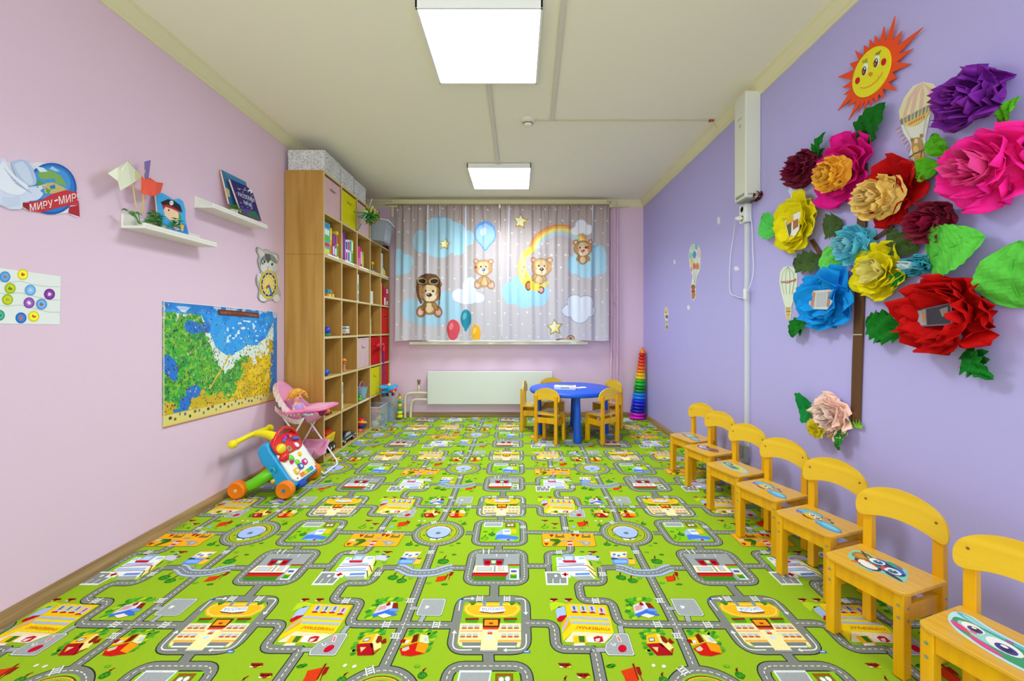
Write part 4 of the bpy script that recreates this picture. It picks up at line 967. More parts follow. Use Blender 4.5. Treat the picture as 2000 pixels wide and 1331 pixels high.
# ================================================================== CUBE SHELVES
SX0, SX1 = -1.893, -1.578
YC = [3.345, 3.69, 4.045, 4.40, 4.745, 5.070]
PITCH = .334
m_oakv = wood_mat('oak laminate upright', '#be9048', '#a87a32', 'Z', .45, .55)
m_oakh = wood_mat('oak laminate board', '#c89e54', '#b68a42', 'Y', .45, .55)
m_oakb = wood_mat('oak laminate back', '#b0823c', '#9c7030', 'Z', .5, .55)
m_edge = M('pale edge band', '#d3bd8b', rough=.5)
def shelf_unit(name, label, z0, rows, top):
    t = thing(name, label, 'shelf', ((SX0 + SX1) / 2, (YC[0] + YC[-1]) / 2, z0))
    z1 = top
    lev = [z0 + (z1 - z0 - .018) * k / rows for k in range(rows + 1)]
    for i, y in enumerate(YC):
        a, b = (y - .009, y + .009) if 0 < i < 5 else ((y, y + .018) if i == 0 else (y - .018, y))
        nm = 'side_panel' if i in (0, 5) else 'divider'
        if i in (0, 5):
            o = pin(obj(nm, B().box(SX0, SX1 - .002, a, b, z0, z1), m_oakv), t)
            e = obj('edge_band', B().box(SX1 - .002, SX1, a, b, z0, z1), m_edge, o)
        else:
            o = pin(obj(nm, B().box(SX0 + .006, SX1 - .002, a, b, z0 + .018, z1 - .018), m_oakv), t)
            e = obj('edge_band', B().box(SX1 - .002, SX1, a, b, z0 + .018, z1 - .018), m_edge, o)
    for k, z in enumerate(lev):
        for i in range(5):
            a = YC[i] + (.018 if i == 0 else .009); b = YC[i + 1] - (.018 if i == 4 else .009)
            if k in (0, rows):
                if i: continue
                a, b = YC[0] + .018, YC[-1] - .018
            o = pin(obj('shelf_board', B().box(SX0 + .006, SX1 - .002, a, b, z, z + .018), m_oakh), t)
            e = obj('edge_band', B().box(SX1 - .002, SX1, a, b, z, z + .018), m_edge, o)
    pin(obj('back_panel', B().box(SX0 + .001, SX0 + .006, YC[0] + .018, YC[-1] - .018, z0 + .018, z1 - .018), m_oakb), t)
    return t
low_unit = shelf_unit('cube_shelf', 'tall oak cube shelf of five rows standing on the floor by the pink wall', 0.0035, 5, 1.694)
top_unit = shelf_unit('cube_shelf', 'two-row oak cube shelf stacked on top of the tall one, with books and fabric bins', 1.696, 2, 2.379)
def strip_label(unit, pxa, pxb, z):
    ya, yb = SX1 * F / (pxa - VX), SX1 * F / (pxb - VX)
    o = pin(obj('label_strip', B().box(SX1 + .0001, SX1 + .0012, ya, yb, z + .001, z + .016), M('label paper', '#eef0ee', rough=.5)), unit); return o
def zrow(r):      # upper face of the board carrying row r (1 = top row)
    if r <= 2:
        return 1.696 + (2.379 - 1.696 - .018) * (2 - r) / 2 + .0185
    return .0035 + (1.694 - .0035 - .018) * (7 - r) / 5 + .0185
def col_y(c): return (YC[c - 1] + (.018 if c == 1 else .009), YC[c] - (.018 if c == 5 else .009))

for a, b_ in ((641, 662), (674, 692), (703, 719), (747, 759)): strip_label(top_unit, a, b_, zrow(2) - .018)
strip_label(low_unit, 702, 720, zrow(6) - .018)
# ---- fabric bins
def fabric_bin(r, c, col, label, hcol=None):
    y0, y1 = col_y(c); y0 += .006; y1 -= .006; z = zrow(r); h = .298 if r <= 2 else .302
    t = thing('fabric_bin', label, 'storage bin', ((SX0 + SX1) / 2, (y0 + y1) / 2, z), group='fabric bins in the cube shelf')
    w = (y1 - y0) / 2; d0, d1 = -.135, .148
    b = B().box(d0, d1, -w, w, 0, .004).box(d1 - .004, d1, -w, w, .004, h).box(d0, d0 + .004, -w, w, .004, h).box(d0, d1, -w, -w + .004, .004, h).box(d0, d1, w - .004, w, .004, h)
    m = M('bin fabric ' + col, col, rough=.85, spec=.15, var=.05, scale=30, bump=.25, bscale=500)
    obj('body', b, m, t, bevel=.002)
    hm = M('bin handle ' + (hcol or col), hcol or col, rough=.6)
    b = B().tube([(d1, -.035, h * .74), (d1 + .010, -.032, h * .72), (d1 + .013, 0, h * .71), (d1 + .010, .032, h * .72), (d1, .035, h * .74)], .0045, 8)
    obj('handle', b, hm, t)
    obj('handle_grommet', B().lathe([(.009, 0), (.009, .002), (0, .002)], (d1, -.035, h * .74), 12, (1, 0, 0)), M('grommet dark', '#7a6a60', rough=.4), t)
    obj('hem', B().box(d1 - .001, d1 + .002, -w, w, h - .016, h), m, t)
    return t
fabric_bin(1, 1, '#d8b2b4', 'pale pink fabric bin in the top row, nearest column of the cube shelf', '#8a6258')
fabric_bin(1, 2, '#dcd010', 'yellow fabric bin in the top row of the cube shelf', '#a89c10')
fabric_bin(1, 3, '#d8b2b4', 'pale pink fabric bin in the top row, right of the yellow bin')
fabric_bin(1, 5, '#4c1036', 'dark purple fabric bin in the top row, farthest column')
fabric_bin(4, 5, '#c8281c', 'red fabric bin in the farthest column, uppermost of the three red ones there')
fabric_bin(5, 3, '#d2b0b2', 'pale pink fabric bin in the middle of the shelf, left of the red bins')
fabric_bin(5, 4, '#c01018', 'deep red fabric bin directly above the lower yellow bin')
fabric_bin(5, 5, '#c01018', 'deep red fabric bin in the farthest column, between two other red bins')
fabric_bin(6, 4, '#d6cc10', 'yellow fabric bin low in the shelf, above the clear toy crate')
fabric_bin(6, 5, '#c8281c', 'lowest red fabric bin in the farthest column, behind the push toy pole')

# ---- patterned boxes on top
def pattern_mat():
    m = bpy.data.materials.new('paisley box print'); m.use_nodes = True
    nt = m.node_tree; N = nt.nodes; L = nt.links; p = N['Principled BSDF']; p.inputs['Roughness'].default_value = .7
    co = N.new('ShaderNodeTexCoord'); n = N.new('ShaderNodeTexNoise'); n.inputs['Scale'].default_value = 24; n.inputs['Detail'].default_value = .6; n.inputs['Distortion'].default_value = 2.6
    r = N.new('ShaderNodeValToRGB'); e = r.color_ramp.elements; e[0].position = .40; e[0].color = (*lin('#e2e0de'), 1); e[1].position = .60; e[1].color = (*lin('#e2e0de'), 1)
    for pos, c in ((.43, '#4c494e'), (.46, '#dedbd8'), (.53, '#dedbd8'), (.56, '#3f3c42')):
        q = e.new(pos); q.color = (*lin(c), 1)
    L.new(co.outputs['Object'], n.inputs['Vector']); L.new(n.outputs['Fac'], r.inputs[0]); L.new(r.outputs[0], p.inputs['Base Color']); return m
m_pais = pattern_mat()
for k, (ya_, yb_, zt_, lab) in enumerate(((3.352, 3.655, 2.546, 'patterned white box on top of the shelf, nearest of three'), (3.672, 3.955, 2.538, 'patterned white box on top of the shelf, middle of three'), (3.975, 4.265, 2.534, 'patterned white box on top of the shelf, farthest of three'))):
    t = thing('storage_box', lab, 'box', (-1.725, (ya_ + yb_) / 2, 2.3795), group='patterned boxes on top of the shelf')
    h = zt_ - 2.3795; w = (yb_ - ya_) / 2
    obj('body', B().box(-.148, .148, -w + .003, w - .003, 0, h - .05), m_pais, t, bevel=.002)
    obj('lid', B().box(-.151, .151, -w, w, h - .052, h), m_pais, t, bevel=.003)

# ---- books and boxes standing in the upper rows
def yx(px, X=SX1): return X * F / (px - VX)
_bk = M('printed paper', attr=True, rough=.6, spec=.25)
def book(px0, px1, r, h, cols, label, inset=.02, d=.20, name='book', cat='book', group=None, lean=0):
    X = SX1 - inset; y0, y1 = yx(px0, SX1), yx(px1, SX1)
    if y1 - y0 < .006: y1 = y0 + .006
    z = zrow(r)
    t = thing(name, label, cat, (X - d / 2, (y0 + y1) / 2, z), group=group)
    w = (y1 - y0) / 2 - .0006; b = B(); q = d / 2
    b.color(cols[0]).box(-q, q, -w, -w + .0015, 0, h).box(-q, q, w - .0015, w, 0, h).box(q - .0015, q, -w + .0015, w - .0015, 0, h)
    n = len(cols); rnd = random.Random(px0 * 7 + r)
    for k in range(1, n):
        a = h * (k - 1 + rnd.uniform(.05, .2)) / max(1, n - 1); c = h * (k - rnd.uniform(.05, .25)) / max(1, n - 1)
        b.color(cols[k]).box(q, q + .0008, -w * .78, w * .78, a, c)
        b.color(cols[k]).box(-q * .7, q * .8, -w - .0006, -w, a, c)
    cov = obj('cover', b, _bk, t)
    obj('pages', B().box(-q + .003, q - .0016, -w + .0016, w - .0016, .003, h - .003), M('book pages', '#ece6d8', rough=.8), t)
    if lean: t.rotation_euler = (math.radians(lean), 0, 0)
    return t
G1_ = 'books and game boxes in the second row of the shelf'
for a in [
    (634.6, 636.4, 2, .21, ['#c81c50', '#7ab820'], 'crimson edged book, first in the nearest cubby of the book row'),
    (636.6, 649, 2, .262, ['#58b8c8', '#e8e23c', '#d84030', '#58c048', '#e8f0f0', '#2c90c4'], 'thick turquoise game box with a red dot, in the nearest cubby'),
    (649.3, 653, 2, .235, ['#e8b820', '#e05c28', '#f0e040'], 'orange and yellow book beside the turquoise game box'),
    (654, 658, 2, .19, ['#8c2058', '#e8dce4', '#c03888'], 'maroon and white book, fourth in the nearest cubby'),
    (658.2, 662, 2, .20, ['#a060a8', '#e8e8f0', '#58489c'], 'mauve and white book in the nearest cubby'),
    (662.4, 665.5, 2, .235, ['#e8d838', '#58a838', '#d82838'], 'yellow, green and red book last in the nearest cubby'),
    (670.5, 674, 2, .262, ['#3c2468', '#e8c020'], 'dark violet book first in the second cubby'),
    (674.3, 678.5, 2, .268, ['#6c1c98', '#8830b0'], 'tall plain purple book in the second cubby'),
    (679.3, 683, 2, .20, ['#e8e4ec', '#d82c78', '#48489c'], 'white and pink book right of the tall purple one'),
    (683.2, 687, 2, .21, ['#dce6f4', '#4878c4', '#c83858'], 'white and blue book in the second cubby'),
    (687.2, 690, 2, .22, ['#88c8d8', '#e8e8e8', '#388cb0'], 'pale blue book in the second cubby'),
    (690.2, 694, 2, .225, ['#c8d030', '#40a040', '#e8e8d0'], 'lime green book last in the second cubby'),
    (699, 703, 2, .20, ['#d83058', '#f0d8dc', '#8c2840'], 'red and pink book first in the third cubby'),
    (703.2, 707.5, 2, .20, ['#d83890', '#e870b0', '#d83890'], 'plain pink book in the third cubby'),
    (707.7, 711, 2, .19, ['#cc2c80', '#f0c0d8'], 'darker pink book in the third cubby'),
    (711.2, 714, 2, .165, ['#88b828', '#d0d840'], 'small green book in the third cubby')]:
    book(*a, group=G1_)
book(745.4, 749.2, 2, .25, ['#e8e8e8', '#dcdce0'], 'tall plain white folder in the farthest cubby of the book row', inset=.01, name='folder', cat='folder')
book(699, 704.5, 3, .27, ['#e4ecec', '#3498c0', '#40b0a0', '#e8f0f0'], 'tall blue and white box alone in the third cubby below the books', name='game_box', cat='box')
book(724.3, 732, 3, .135, ['#dfe2da', '#cfd6d0'], 'small white box with faint print in the fourth cubby', name='game_box', cat='box')
book(745.3, 747.5, 3, .25, ['#e8c020', '#e8c020'], 'yellow edged book in the farthest cubby, left of the red ones', inset=.01)
book(747.8, 752, 3, .26, ['#c81428', '#a01020'], 'large red book in the farthest cubby')
book(752.3, 756, 3, .215, ['#d03048', '#ece4e8', '#b82040'], 'red and white book in the farthest cubby', inset=.015)
book(756.3, 760.3, 3, .22, ['#c82840', '#f0e8ea', '#d84858', '#f0e8ea'], 'white and red striped box last in the farthest cubby', inset=.012, name='game_box', cat='box')
book(724.3, 727.5, 4, .165, ['#e8d850', '#e8eef0', '#58a0c0'], 'thin yellow and white booklet alone in a middle cubby', inset=.015)
book(669, 676.5, 6, .24, ['#e6eaee', '#e8f0f0', '#1c7c38'], 'white box with a dark green picture in the second cubby from below', name='game_box', cat='box', inset=.03)

# ---- small toys in the cubbies
def xyz(px, py, X): return at_x(px, py, X)
def mcol(c, rough=.35): return M('toy plastic ' + c, c, rough=rough, spec=.5)
def toy(name, label, px, r, X, cat='toy'):
    y = X * F / (px - VX); return thing(name, label, cat, (X, y, zrow(r)))
t = toy('building_blocks', 'small heap of joined coloured blocks in the nearest cubby below the books', 638, 3, SX1 - .06)
rb = random.Random(5)
for k, c in enumerate(['#e8802c', '#3898c8', '#e8c828', '#50a850', '#e8e4dc', '#d84030', '#f09830', '#3c80c0', '#e8d040']):
    x = rb.uniform(-.025, .025); y = -.03 + .0095 * k; z = .0 if k % 2 == 0 else .032
    obj('block', B().box(x - .018, x + .018, y - .014 if k % 2 else y - .012, y + .010, z, z + .030).lathe([(.007, .030), (.007, .035), (0, .035)], (x, y, z), 10), mcol(c), t, bevel=.002)
t = toy('toy_helmet', 'small blue and green ball-shaped toy in the nearest cubby', 638, 4, SX1 - .055)
obj('dome', B().ball((0, 0, .048), (.034, .034, .034)), mcol('#2438b8'), t, smooth=True)
obj('base', B().lathe([(.026, 0), (.032, .006), (.030, .022), (.020, .028)]), mcol('#2c8c50'), t, smooth=True)
t = toy('toy_ball', 'tiny blue ball in the nearest cubby', 637, 5, SX1 - .05)
obj('ball', B().ball((0, 0, .027), .027), mcol('#1c58cc'), t, smooth=True)
obj('stopper', B().lathe([(.006, 0), (.006, .006), (0, .006)], (.026, 0, .03), 10, (1, 0, 0)), mcol('#0c3c98'), t)
t = toy('toy_car', 'tiny orange toy car in the nearest cubby, low in the shelf', 639, 6, SX1 - .05)
obj('body', B().box(-.02, .02, -.04, .04, .010, .028), mcol('#e05a20'), t, bevel=.004)
obj('cabin', B().box(-.016, .016, -.022, .018, .028, .044), mcol('#f0a030'), t, bevel=.004)
for sx in (-1, 1):
    for sy in (-1, 1): obj('wheel', B().lathe([(.004, -.004), (.011, -.003), (.011, .003), (.004, .004)], (sx * .021, sy * .024, .011), 14, (1, 0, 0)), mcol('#2c2c30'), t)
t = toy('toy_van', 'small white and beige toy van in the second cubby', 674, 4, SX1 - .06)
obj('body', B().box(-.028, .028, -.035, .045, .012, .036), mcol('#e4d6b8'), t, bevel=.005)
obj('roof', B().box(-.026, .026, -.03, .04, .038, .085), mcol('#e6e6e4'), t, bevel=.006)
obj('window_band', B().box(-.027, .027, -.031, .041, .060, .074), mcol('#8a94a0'), t)
for sx in (-1, 1):
    for sy in (-1, 1): obj('wheel', B().lathe([(.004, -.004), (.013, -.003), (.013, .003), (.004, .004)], (sx * .027, sy * .025 + .005, .013), 14, (1, 0, 0)), mcol('#3a3432'), t)
t = toy('toy_figure', 'small orange and brown toy figure in the second cubby', 671.5, 5, SX1 - .05)
obj('body', B().lathe([(.02, 0), (.022, .01), (.012, .03), (.014, .05), (.010, .065)]), mcol('#c88a5a'), t, smooth=True)
obj('arms', B().tube([(0, -.03, .06), (0, 0, .055), (0, .03, .062)], .007, 8), mcol('#b87848'), t, smooth=True)
obj('head', B().ball((0, 0, .085), .020), mcol('#e06820'), t, smooth=True)
obj('hat', B().lathe([(.028, 0), (.022, .006), (.012, .018), (0, .022)], (0, 0, .10)), mcol('#e0942c'), t, smooth=True)
# bucket
t = toy('toy_bucket', 'clear toy bucket with a pink handle and toys inside, in the third cubby', 706.5, 6, SX1 - .060)
obj('bucket', B().lathe([(.0, .002), (.040, .002), (.060, .115), (.066, .116), (.064, .119), (.057, .117), (.038, .006), (0, .006)]), M('clear blue plastic', '#98d0e4', rough=.15, alpha=.55), t, smooth=True)
obj('handle', B().tube(smooth_path([(0, -.058, .112), (0, -.052, .15), (0, -.02, .172), (0, .02, .172), (0, .052, .15), (0, .058, .112)]), .005, 8), mcol('#e868a8'), t, smooth=True)
obj('sand_mould', B().ball((0, -.008, .05), (.026, .022, .030)), mcol('#d86cb8'), t, smooth=True)
obj('sand_shovel', B().tube([(.008, .012, .02), (.004, .022, .13)], .006, 8).ball((.01, .01, .03), (.014, .012, .02)), mcol('#c080d0'), t, smooth=True)
t = toy('toy_frog', 'small bright green plastic toy at the foot of the clear bucket', 701.5, 6, SX1 - .03)
obj('body', B().ball((0, 0, .020), (.022, .020, .020)), mcol('#58d020'), t, smooth=True)
obj('head', B().ball((.012, -.006, .046), (.013, .014, .012)), mcol('#48c018'), t, smooth=True)
# dump truck in the bottom row
def wheel(parent, p, r, w, c='#26262a', ax=(1, 0, 0), hub='#d8d8d0'):
    o = obj('wheel', B().lathe([(r * .35, -w / 2), (r * .85, -w / 2), (r, -w * .3), (r, w * .3), (r * .85, w / 2), (r * .35, w / 2)], p, 20, ax), mcol(c, .6), parent, smooth=True)
    obj('hub', B().lathe([(0, -w * .52), (r * .4, -w * .52), (r * .4, w * .52), (0, w * .52)], p, 14, ax), mcol(hub), o)
    return o
t = toy('toy_dump_truck', 'red, yellow and black toy dump truck in the nearest bottom cubby', 631, 7, SX1 - .095)
b = B(); b.hexa([(-.055, -.055, .085), (.055, -.055, .085), (.055, .085, .085), (-.055, .085, .085)], [(-.066, -.065, .15), (.066, -.065, .15), (.066, .10, .16), (-.066, .10, .16)])
obj('tipper_bed', b, mcol('#e0c814'), t, bevel=.006)
b = B(); b.hexa([(-.050, -.05, .150), (.050, -.05, .150), (.05, .085, .155), (-.05, .085, .155)], [(-.056, -.056, .182), (.056, -.056, .178), (.056, .05, .192), (-.056, .05, .196)])
obj('load', b, mcol('#c82418'), t, bevel=.006)
obj('cab', B().box(-.05, .05, -.125, -.06, .06, .165), mcol('#c82418'), t, bevel=.010)
obj('windscreen', B().box(-.042, .0515, -.127, -.085, .115, .15), mcol('#3a4048'), t, bevel=.003)
obj('chassis', B().box(-.045, .045, -.13, .10, .04, .085), mcol('#242428'), t, bevel=.005)
for sx in (-1, 1):
    for y in (-.09, .02, .075): wheel(t, (sx * .05, y, .036), .035, .024)
# black police-style car
t = toy('toy_car', 'black and silver toy car parked in the second bottom cubby', 671.3, 7, SX1 - .062)
b = B()
prof = [(-.16, .025), (.15, .025), (.155, .055), (.10, .068), (.055, .072), (.015, .105), (-.07, .108), (-.115, .072), (-.16, .062)]
b.prism(prof, lambda a, z, x: (x, a, z), -.052, .052)
obj('body', b, mcol('#1c1e22', .2), t, bevel=.010)
b = B(); b.prism([(-.098, .073), (.04, .073), (.008, .099), (-.062, .101)], lambda a, z, x: (x, a, z), -.0535, .0535); obj('windows', b, mcol('#aeb6c0', .15), t)
b = B(); b.prism([(-.158, .040), (.153, .040), (.153, .050), (-.158, .050)], lambda a, z, x: (x, a, z), -.054, .054); obj('trim_strip', b, mcol('#c8ccd0', .2), t)
for sx in (-1, 1):
    for y in (-.10, .095): wheel(t, (sx * .046, y, .030), .028, .02)
t = toy('toy_ball', 'red, yellow and blue activity ball toy in the third bottom cubby', 704.7, 7, SX1 - .06)
obj('shell', B().ball((0, .02, .075), .055), mcol('#1c48b0'), t, smooth=True)
obj('upper_shell', B().ball((0, .0, .092), (.052, .05, .042)), mcol('#d82c20'), t, smooth=True)
obj('band', B().torus((0, .01, .085), .050, .012, 24, 8, (0, .3, 1)), mcol('#e8c020'), t, smooth=True)
obj('foot', B().lathe([(.028, 0), (.03, .01), (.018, .03)], (0, -.03, 0)), mcol('#e05848'), t, smooth=True)
# things in the farthest cubby of the book row and the yellow toy beside
t = toy('toy_duck', 'tiny yellow toy on a blue stand in the fourth cubby of the book row', 727, 2, SX1 - .07)
obj('stand', B().lathe([(.03, 0), (.028, .03), (.01, .034)]), mcol('#3c98c8'), t)
obj('post', B().tube([(0, 0, .03), (0, 0, .09)], .006, 8), mcol('#c8a030'), t)
obj('figure', B().ball((0, 0, .11), (.02, .026, .02)), mcol('#e8c820'), t, smooth=True)
t = toy('glue_bottle', 'small yellow bottle with a green cap in the farthest cubby of the book row', 748.5, 2, SX1 - .05, 'bottle')
obj('bottle', B().lathe([(.02, 0), (.024, .01), (.022, .07), (.010, .09), (.009, .10)]), mcol('#d8d020'), t, smooth=True)
obj('cap', B().lathe([(.011, .10), (.008, .13), (0, .132)]), mcol('#1c6c38'), t)
t = toy('toy_figure', 'small purple toy figure standing at the end of the book row', 751.3, 2, SX1 - .05)
obj('body', B().lathe([(.022, 0), (.02, .03), (.010, .07)]), mcol('#a88468'), t, smooth=True)
obj('head', B().ball((0, 0, .085), .018), mcol('#5848a0'), t, smooth=True)

# ---- clear box leaning out of the top row
t = thing('plastic_box', 'clear plastic box with a green latch sticking out of the top row of the shelf', 'plastic box', (-1.60, 4.58, zrow(1) + .004), 0)
t.rotation_euler = (0, math.radians(8), math.radians(4))
m_clear = M('clear plastic', '#b4bcc8', rough=.12, alpha=.5, spec=.6)
b = B(); w0, w1 = .115, .14
def obox(b, x0, x1, y0, y1, z0, z1, fl=.0, th=.003):
    """open box, flared by fl at the rim"""
    o0 = [(x0, y0, z0), (x1, y0, z0), (x1, y1, z0), (x0, y1, z0)]; o1 = [(x0 - fl, y0 - fl, z1), (x1 + fl, y0 - fl, z1), (x1 + fl, y1 + fl, z1), (x0 - fl, y1 + fl, z1)]
    i0 = [(x0 + th, y0 + th, z0 + th), (x1 - th, y0 + th, z0 + th), (x1 - th, y1 - th, z0 + th), (x0 + th, y1 - th, z0 + th)]; i1 = [(x0 - fl + th, y0 - fl + th, z1), (x1 + fl - th, y0 - fl + th, z1), (x1 + fl - th, y1 + fl - th, z1), (x0 - fl + th, y1 + fl - th, z1)]
    return b.add(o0 + o1 + i0 + i1, [(3, 2, 1, 0), (0, 1, 5, 4), (1, 2, 6, 5), (2, 3, 7, 6), (3, 0, 4, 7), (8, 9, 10, 11), (9, 8, 12, 13), (10, 9, 13, 14), (11, 10, 14, 15), (8, 11, 15, 12), (4, 5, 13, 12), (5, 6, 14, 13), (6, 7, 15, 14), (7, 4, 12, 15)])
obox(b, -.10, .135, -.135, .135, 0, .235, .012)
obj('tub', b, m_clear, t)
b = B(); b.box(.13, .162, -.155, .155, .222, .24).box(-.12, .13, -.155, -.143, .222, .24).box(-.12, .13, .143, .155, .222, .24)
obj('rim', b, M('rim clear plastic', '#c6ccd8', rough=.2), t, bevel=.003)
obj('latch', B().box(.150, .166, -.03, .02, .232, .250), mcol('#58c838'), t, bevel=.003)
b = B()
for k in range(4): b.box(.136, .142, -.11 + k * .06, -.10 + k * .06, .02, .21)
obj('ribs', b, M('rim clear plastic', '#c6ccd8', rough=.2), t)

# ---- tinsel flower bunch on a wand, hung before the pink bin
t = thing('artificial_bouquet', 'bunch of curly yellow, red and green artificial leaves hanging before the top row', 'artificial flowers', at_x(722, 420, -1.465))
ctr = Vector((0, 0, 0)); rf = random.Random(11)
def ribbons(cols, n, d0, spread, ln, w, seed):
    b = B(); rf = random.Random(seed)
    for k in range(n):
        c = cols[k % len(cols)]; b.color(c)
        dr = Vector((rf.uniform(-spread, spread), rf.uniform(-spread, spread), rf.uniform(-spread, spread))) + Vector(d0); dr.normalize()
        L_ = ln * rf.uniform(.7, 1.1); side = dr.cross(Vector((rf.uniform(-1, 1), rf.uniform(-1, 1), rf.uniform(-1, 1)))).normalized()
        curl = dr.cross(side)
        P0 = []; 
        for i in range(6):
            q = i / 5; a = q * 1.9
            P0.append(dr * L_ * math.sin(a) / 1.2 + curl * L_ * .35 * (1 - math.cos(a)))
        ww = [w * x for x in (.35, .8, 1, .9, .6, .12)]
        b.add([p + side * v for p, v in zip(P0, ww)] + [p - side * v for p, v in zip(P0, ww)], [(i, i + 1, 7 + i, 6 + i) for i in range(5)])
    return b
for nm, cols, n, d0, sp, ln, s_ in (('yellow_petals', ['#d8c060', '#e0d080', '#c8a840'], 60, (.1, .35, .75), .8, .105, 1), ('green_leaves', ['#1c7c30', '#2c9c3c', '#4c7c20'], 70, (.2, .1, -.3), 1.0, .11, 2), ('red_petals', ['#b02c20', '#c04828', '#d89050'], 40, (.3, .7, -.25), .7, .10, 3)):
    o = obj(nm, ribbons(cols, n, d0, sp, ln, .009, s_), M('glossy paper leaf', attr=True, rough=.4), t, solid=.0006)
def loc_(px, py, X=-1.465): return at_x(px, py, X) - at_x(722, 420, -1.465)
b = B()
for q in ((691, 414), (698, 425), (698, 450)): b.tube([loc_(717, 417), loc_(*q)], .0055, 6)
obj('stems', b, mcol('#1c8848'), t)
obj('wand', B().tube([loc_(727, 388), loc_(716, 417), loc_(699, 448)], .0028, 6), mcol('#e0e0d8'), t)

# ================================================================== CURTAINS: two printed panels in soft folds
CW, CH_ = 800, 532          # canvas in steps of 2.5 zoomed pixels over the window area
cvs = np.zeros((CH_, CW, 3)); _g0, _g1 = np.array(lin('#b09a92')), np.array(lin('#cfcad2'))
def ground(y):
    k = np.clip(y / CH_, 0, 1) ** .8; return _g0 * (1 - k) + _g1 * k      # ground colour runs from taupe at the top to pale grey below
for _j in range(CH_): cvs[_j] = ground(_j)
_yy, _xx = np.mgrid[0:CH_, 0:CW]; _X = _xx * 2.5; _Y = _yy * 2.5
def _soft(d, w=2.5): return np.clip(.5 - d / w, 0, 1)
def paint(mask, c, a=1.0):
    m = (mask * a)[..., None]; cvs[:] = cvs * (1 - m) + np.array(lin(c)) * m
def mell(cx, cy, rx, ry, rot=0):
    r = math.radians(rot); dx = _X - cx; dy = _Y - cy
    u = dx * math.cos(r) + dy * math.sin(r); v = -dx * math.sin(r) + dy * math.cos(r)
    q = np.sqrt((u / rx) ** 2 + (v / ry) ** 2); return _soft((q - 1) * min(rx, ry), 3)
def mpoly(pts):
    inside = np.zeros(_X.shape, bool); n = len(pts)
    for i in range(n):
        x0, y0 = pts[i]; x1, y1 = pts[(i + 1) % n]
        if y0 == y1: continue
        c = ((y0 > _Y) != (y1 > _Y)) & (_X < (x1 - x0) * (_Y - y0) / (y1 - y0) + x0); inside ^= c
    return inside.astype(float)
def mline(pts, w):
    d = np.full(_X.shape, 1e9)
    for (x0, y0), (x1, y1) in zip(pts[:-1], pts[1:]):
        L2 = (x1 - x0) ** 2 + (y1 - y0) ** 2 + 1e-9; t = np.clip(((_X - x0) * (x1 - x0) + (_Y - y0) * (y1 - y0)) / L2, 0, 1)
        d = np.minimum(d, np.hypot(_X - x0 - t * (x1 - x0), _Y - y0 - t * (y1 - y0)))
    return _soft(d - w / 2, 3)
def union(*ms):
    o = ms[0]
    for m in ms[1:]: o = np.maximum(o, m)
    return o
for j, y in enumerate(range(118, 1180, 94)):
    for i in range(19):
        paint(mell(152 + i * 92 + (46 if j % 2 else 0) + 9 * math.sin(i * 3.1 + j), y + 6 * math.cos(i * 2.3 + j), 6, 6), '#f2eeee')
def cloud(parts, c, outline=None):
    m = union(*[mell(*p) for p in parts])
    if outline: paint(union(*[mell(p[0], p[1], p[2] + 6, p[3] + 6) for p in parts]), outline)
    paint(m, c)
cloud([(335, 380, 62, 92), (455, 300, 75, 115), (530, 270, 90, 85), (600, 310, 80, 90), (650, 330, 60, 100), (715, 350, 58, 62), (490, 440, 105, 75), (645, 440, 62, 52), (560, 400, 120, 80), (380, 430, 60, 45)], '#a9d0e2')
paint(mline([(400, 90), (400, 640)], 9), '#d9e2f2'); paint(mline([(495, 90), (495, 190)], 9), '#c9d6ee'); paint(mline([(705, 90), (705, 690)], 12), '#d9e2f2'); paint(mline([(705, 880), (705, 940)], 6), '#d0d8ea'); paint(mline([(705, 1110), (705, 1180)], 6), '#a8b8cc')
for x, y in ((490, 180),): paint(union(mline([(x, y), (x - 45, y - 12), (x - 25, y + 14), (x, y)], 6), mline([(x, y), (x + 45, y - 18), (x + 20, y + 12), (x, y)], 6)), '#7fb0dc')
def star(cx, cy, r, rot=0):
    def sp(k): return [(cx + (r if i % 2 == 0 else r * .52) * k * math.sin(math.radians(rot + i * 36)), cy - (r if i % 2 == 0 else r * .52) * k * math.cos(math.radians(rot + i * 36))) for i in range(10)]
    paint(mpoly(sp(1.12)), '#5a5248'); paint(mpoly(sp(1.0)), '#e8b838'); paint(mpoly([(x - r * .06, y - r * .06) for x, y in sp(.84)]), '#f0ecb8')
star(535, 402, 46, 5)
cloud([(160, 530, 50, 90), (205, 590, 55, 60), (170, 620, 60, 35), (230, 540, 45, 55)], '#a9d0e2')
# balloons
def balloon(cx, cy, rx, ry, c, hi, point=True, cut=9999):
    m = union(mell(cx, cy - ry * .12, rx, ry * .88), mpoly([(cx - rx * .78, cy + ry * .35), (cx + rx * .78, cy + ry * .35), (cx + rx * .1, cy + ry * 1.1), (cx - rx * .1, cy + ry * 1.1)]) if point else mell(cx, cy, rx * .9, ry))
    paint(m, c); paint(mell(cx - rx * .25, cy - ry * .35, rx * .35, ry * .35, 15), hi, .7)
balloon(863, 330, 86, 118, '#6f9fe0', '#c8dcf6'); balloon(863, 335, 72, 98, '#a3c4ee', '#e2eefa'); paint(mline([(885, 460), (890, 500)], 4), '#9ab4e0')
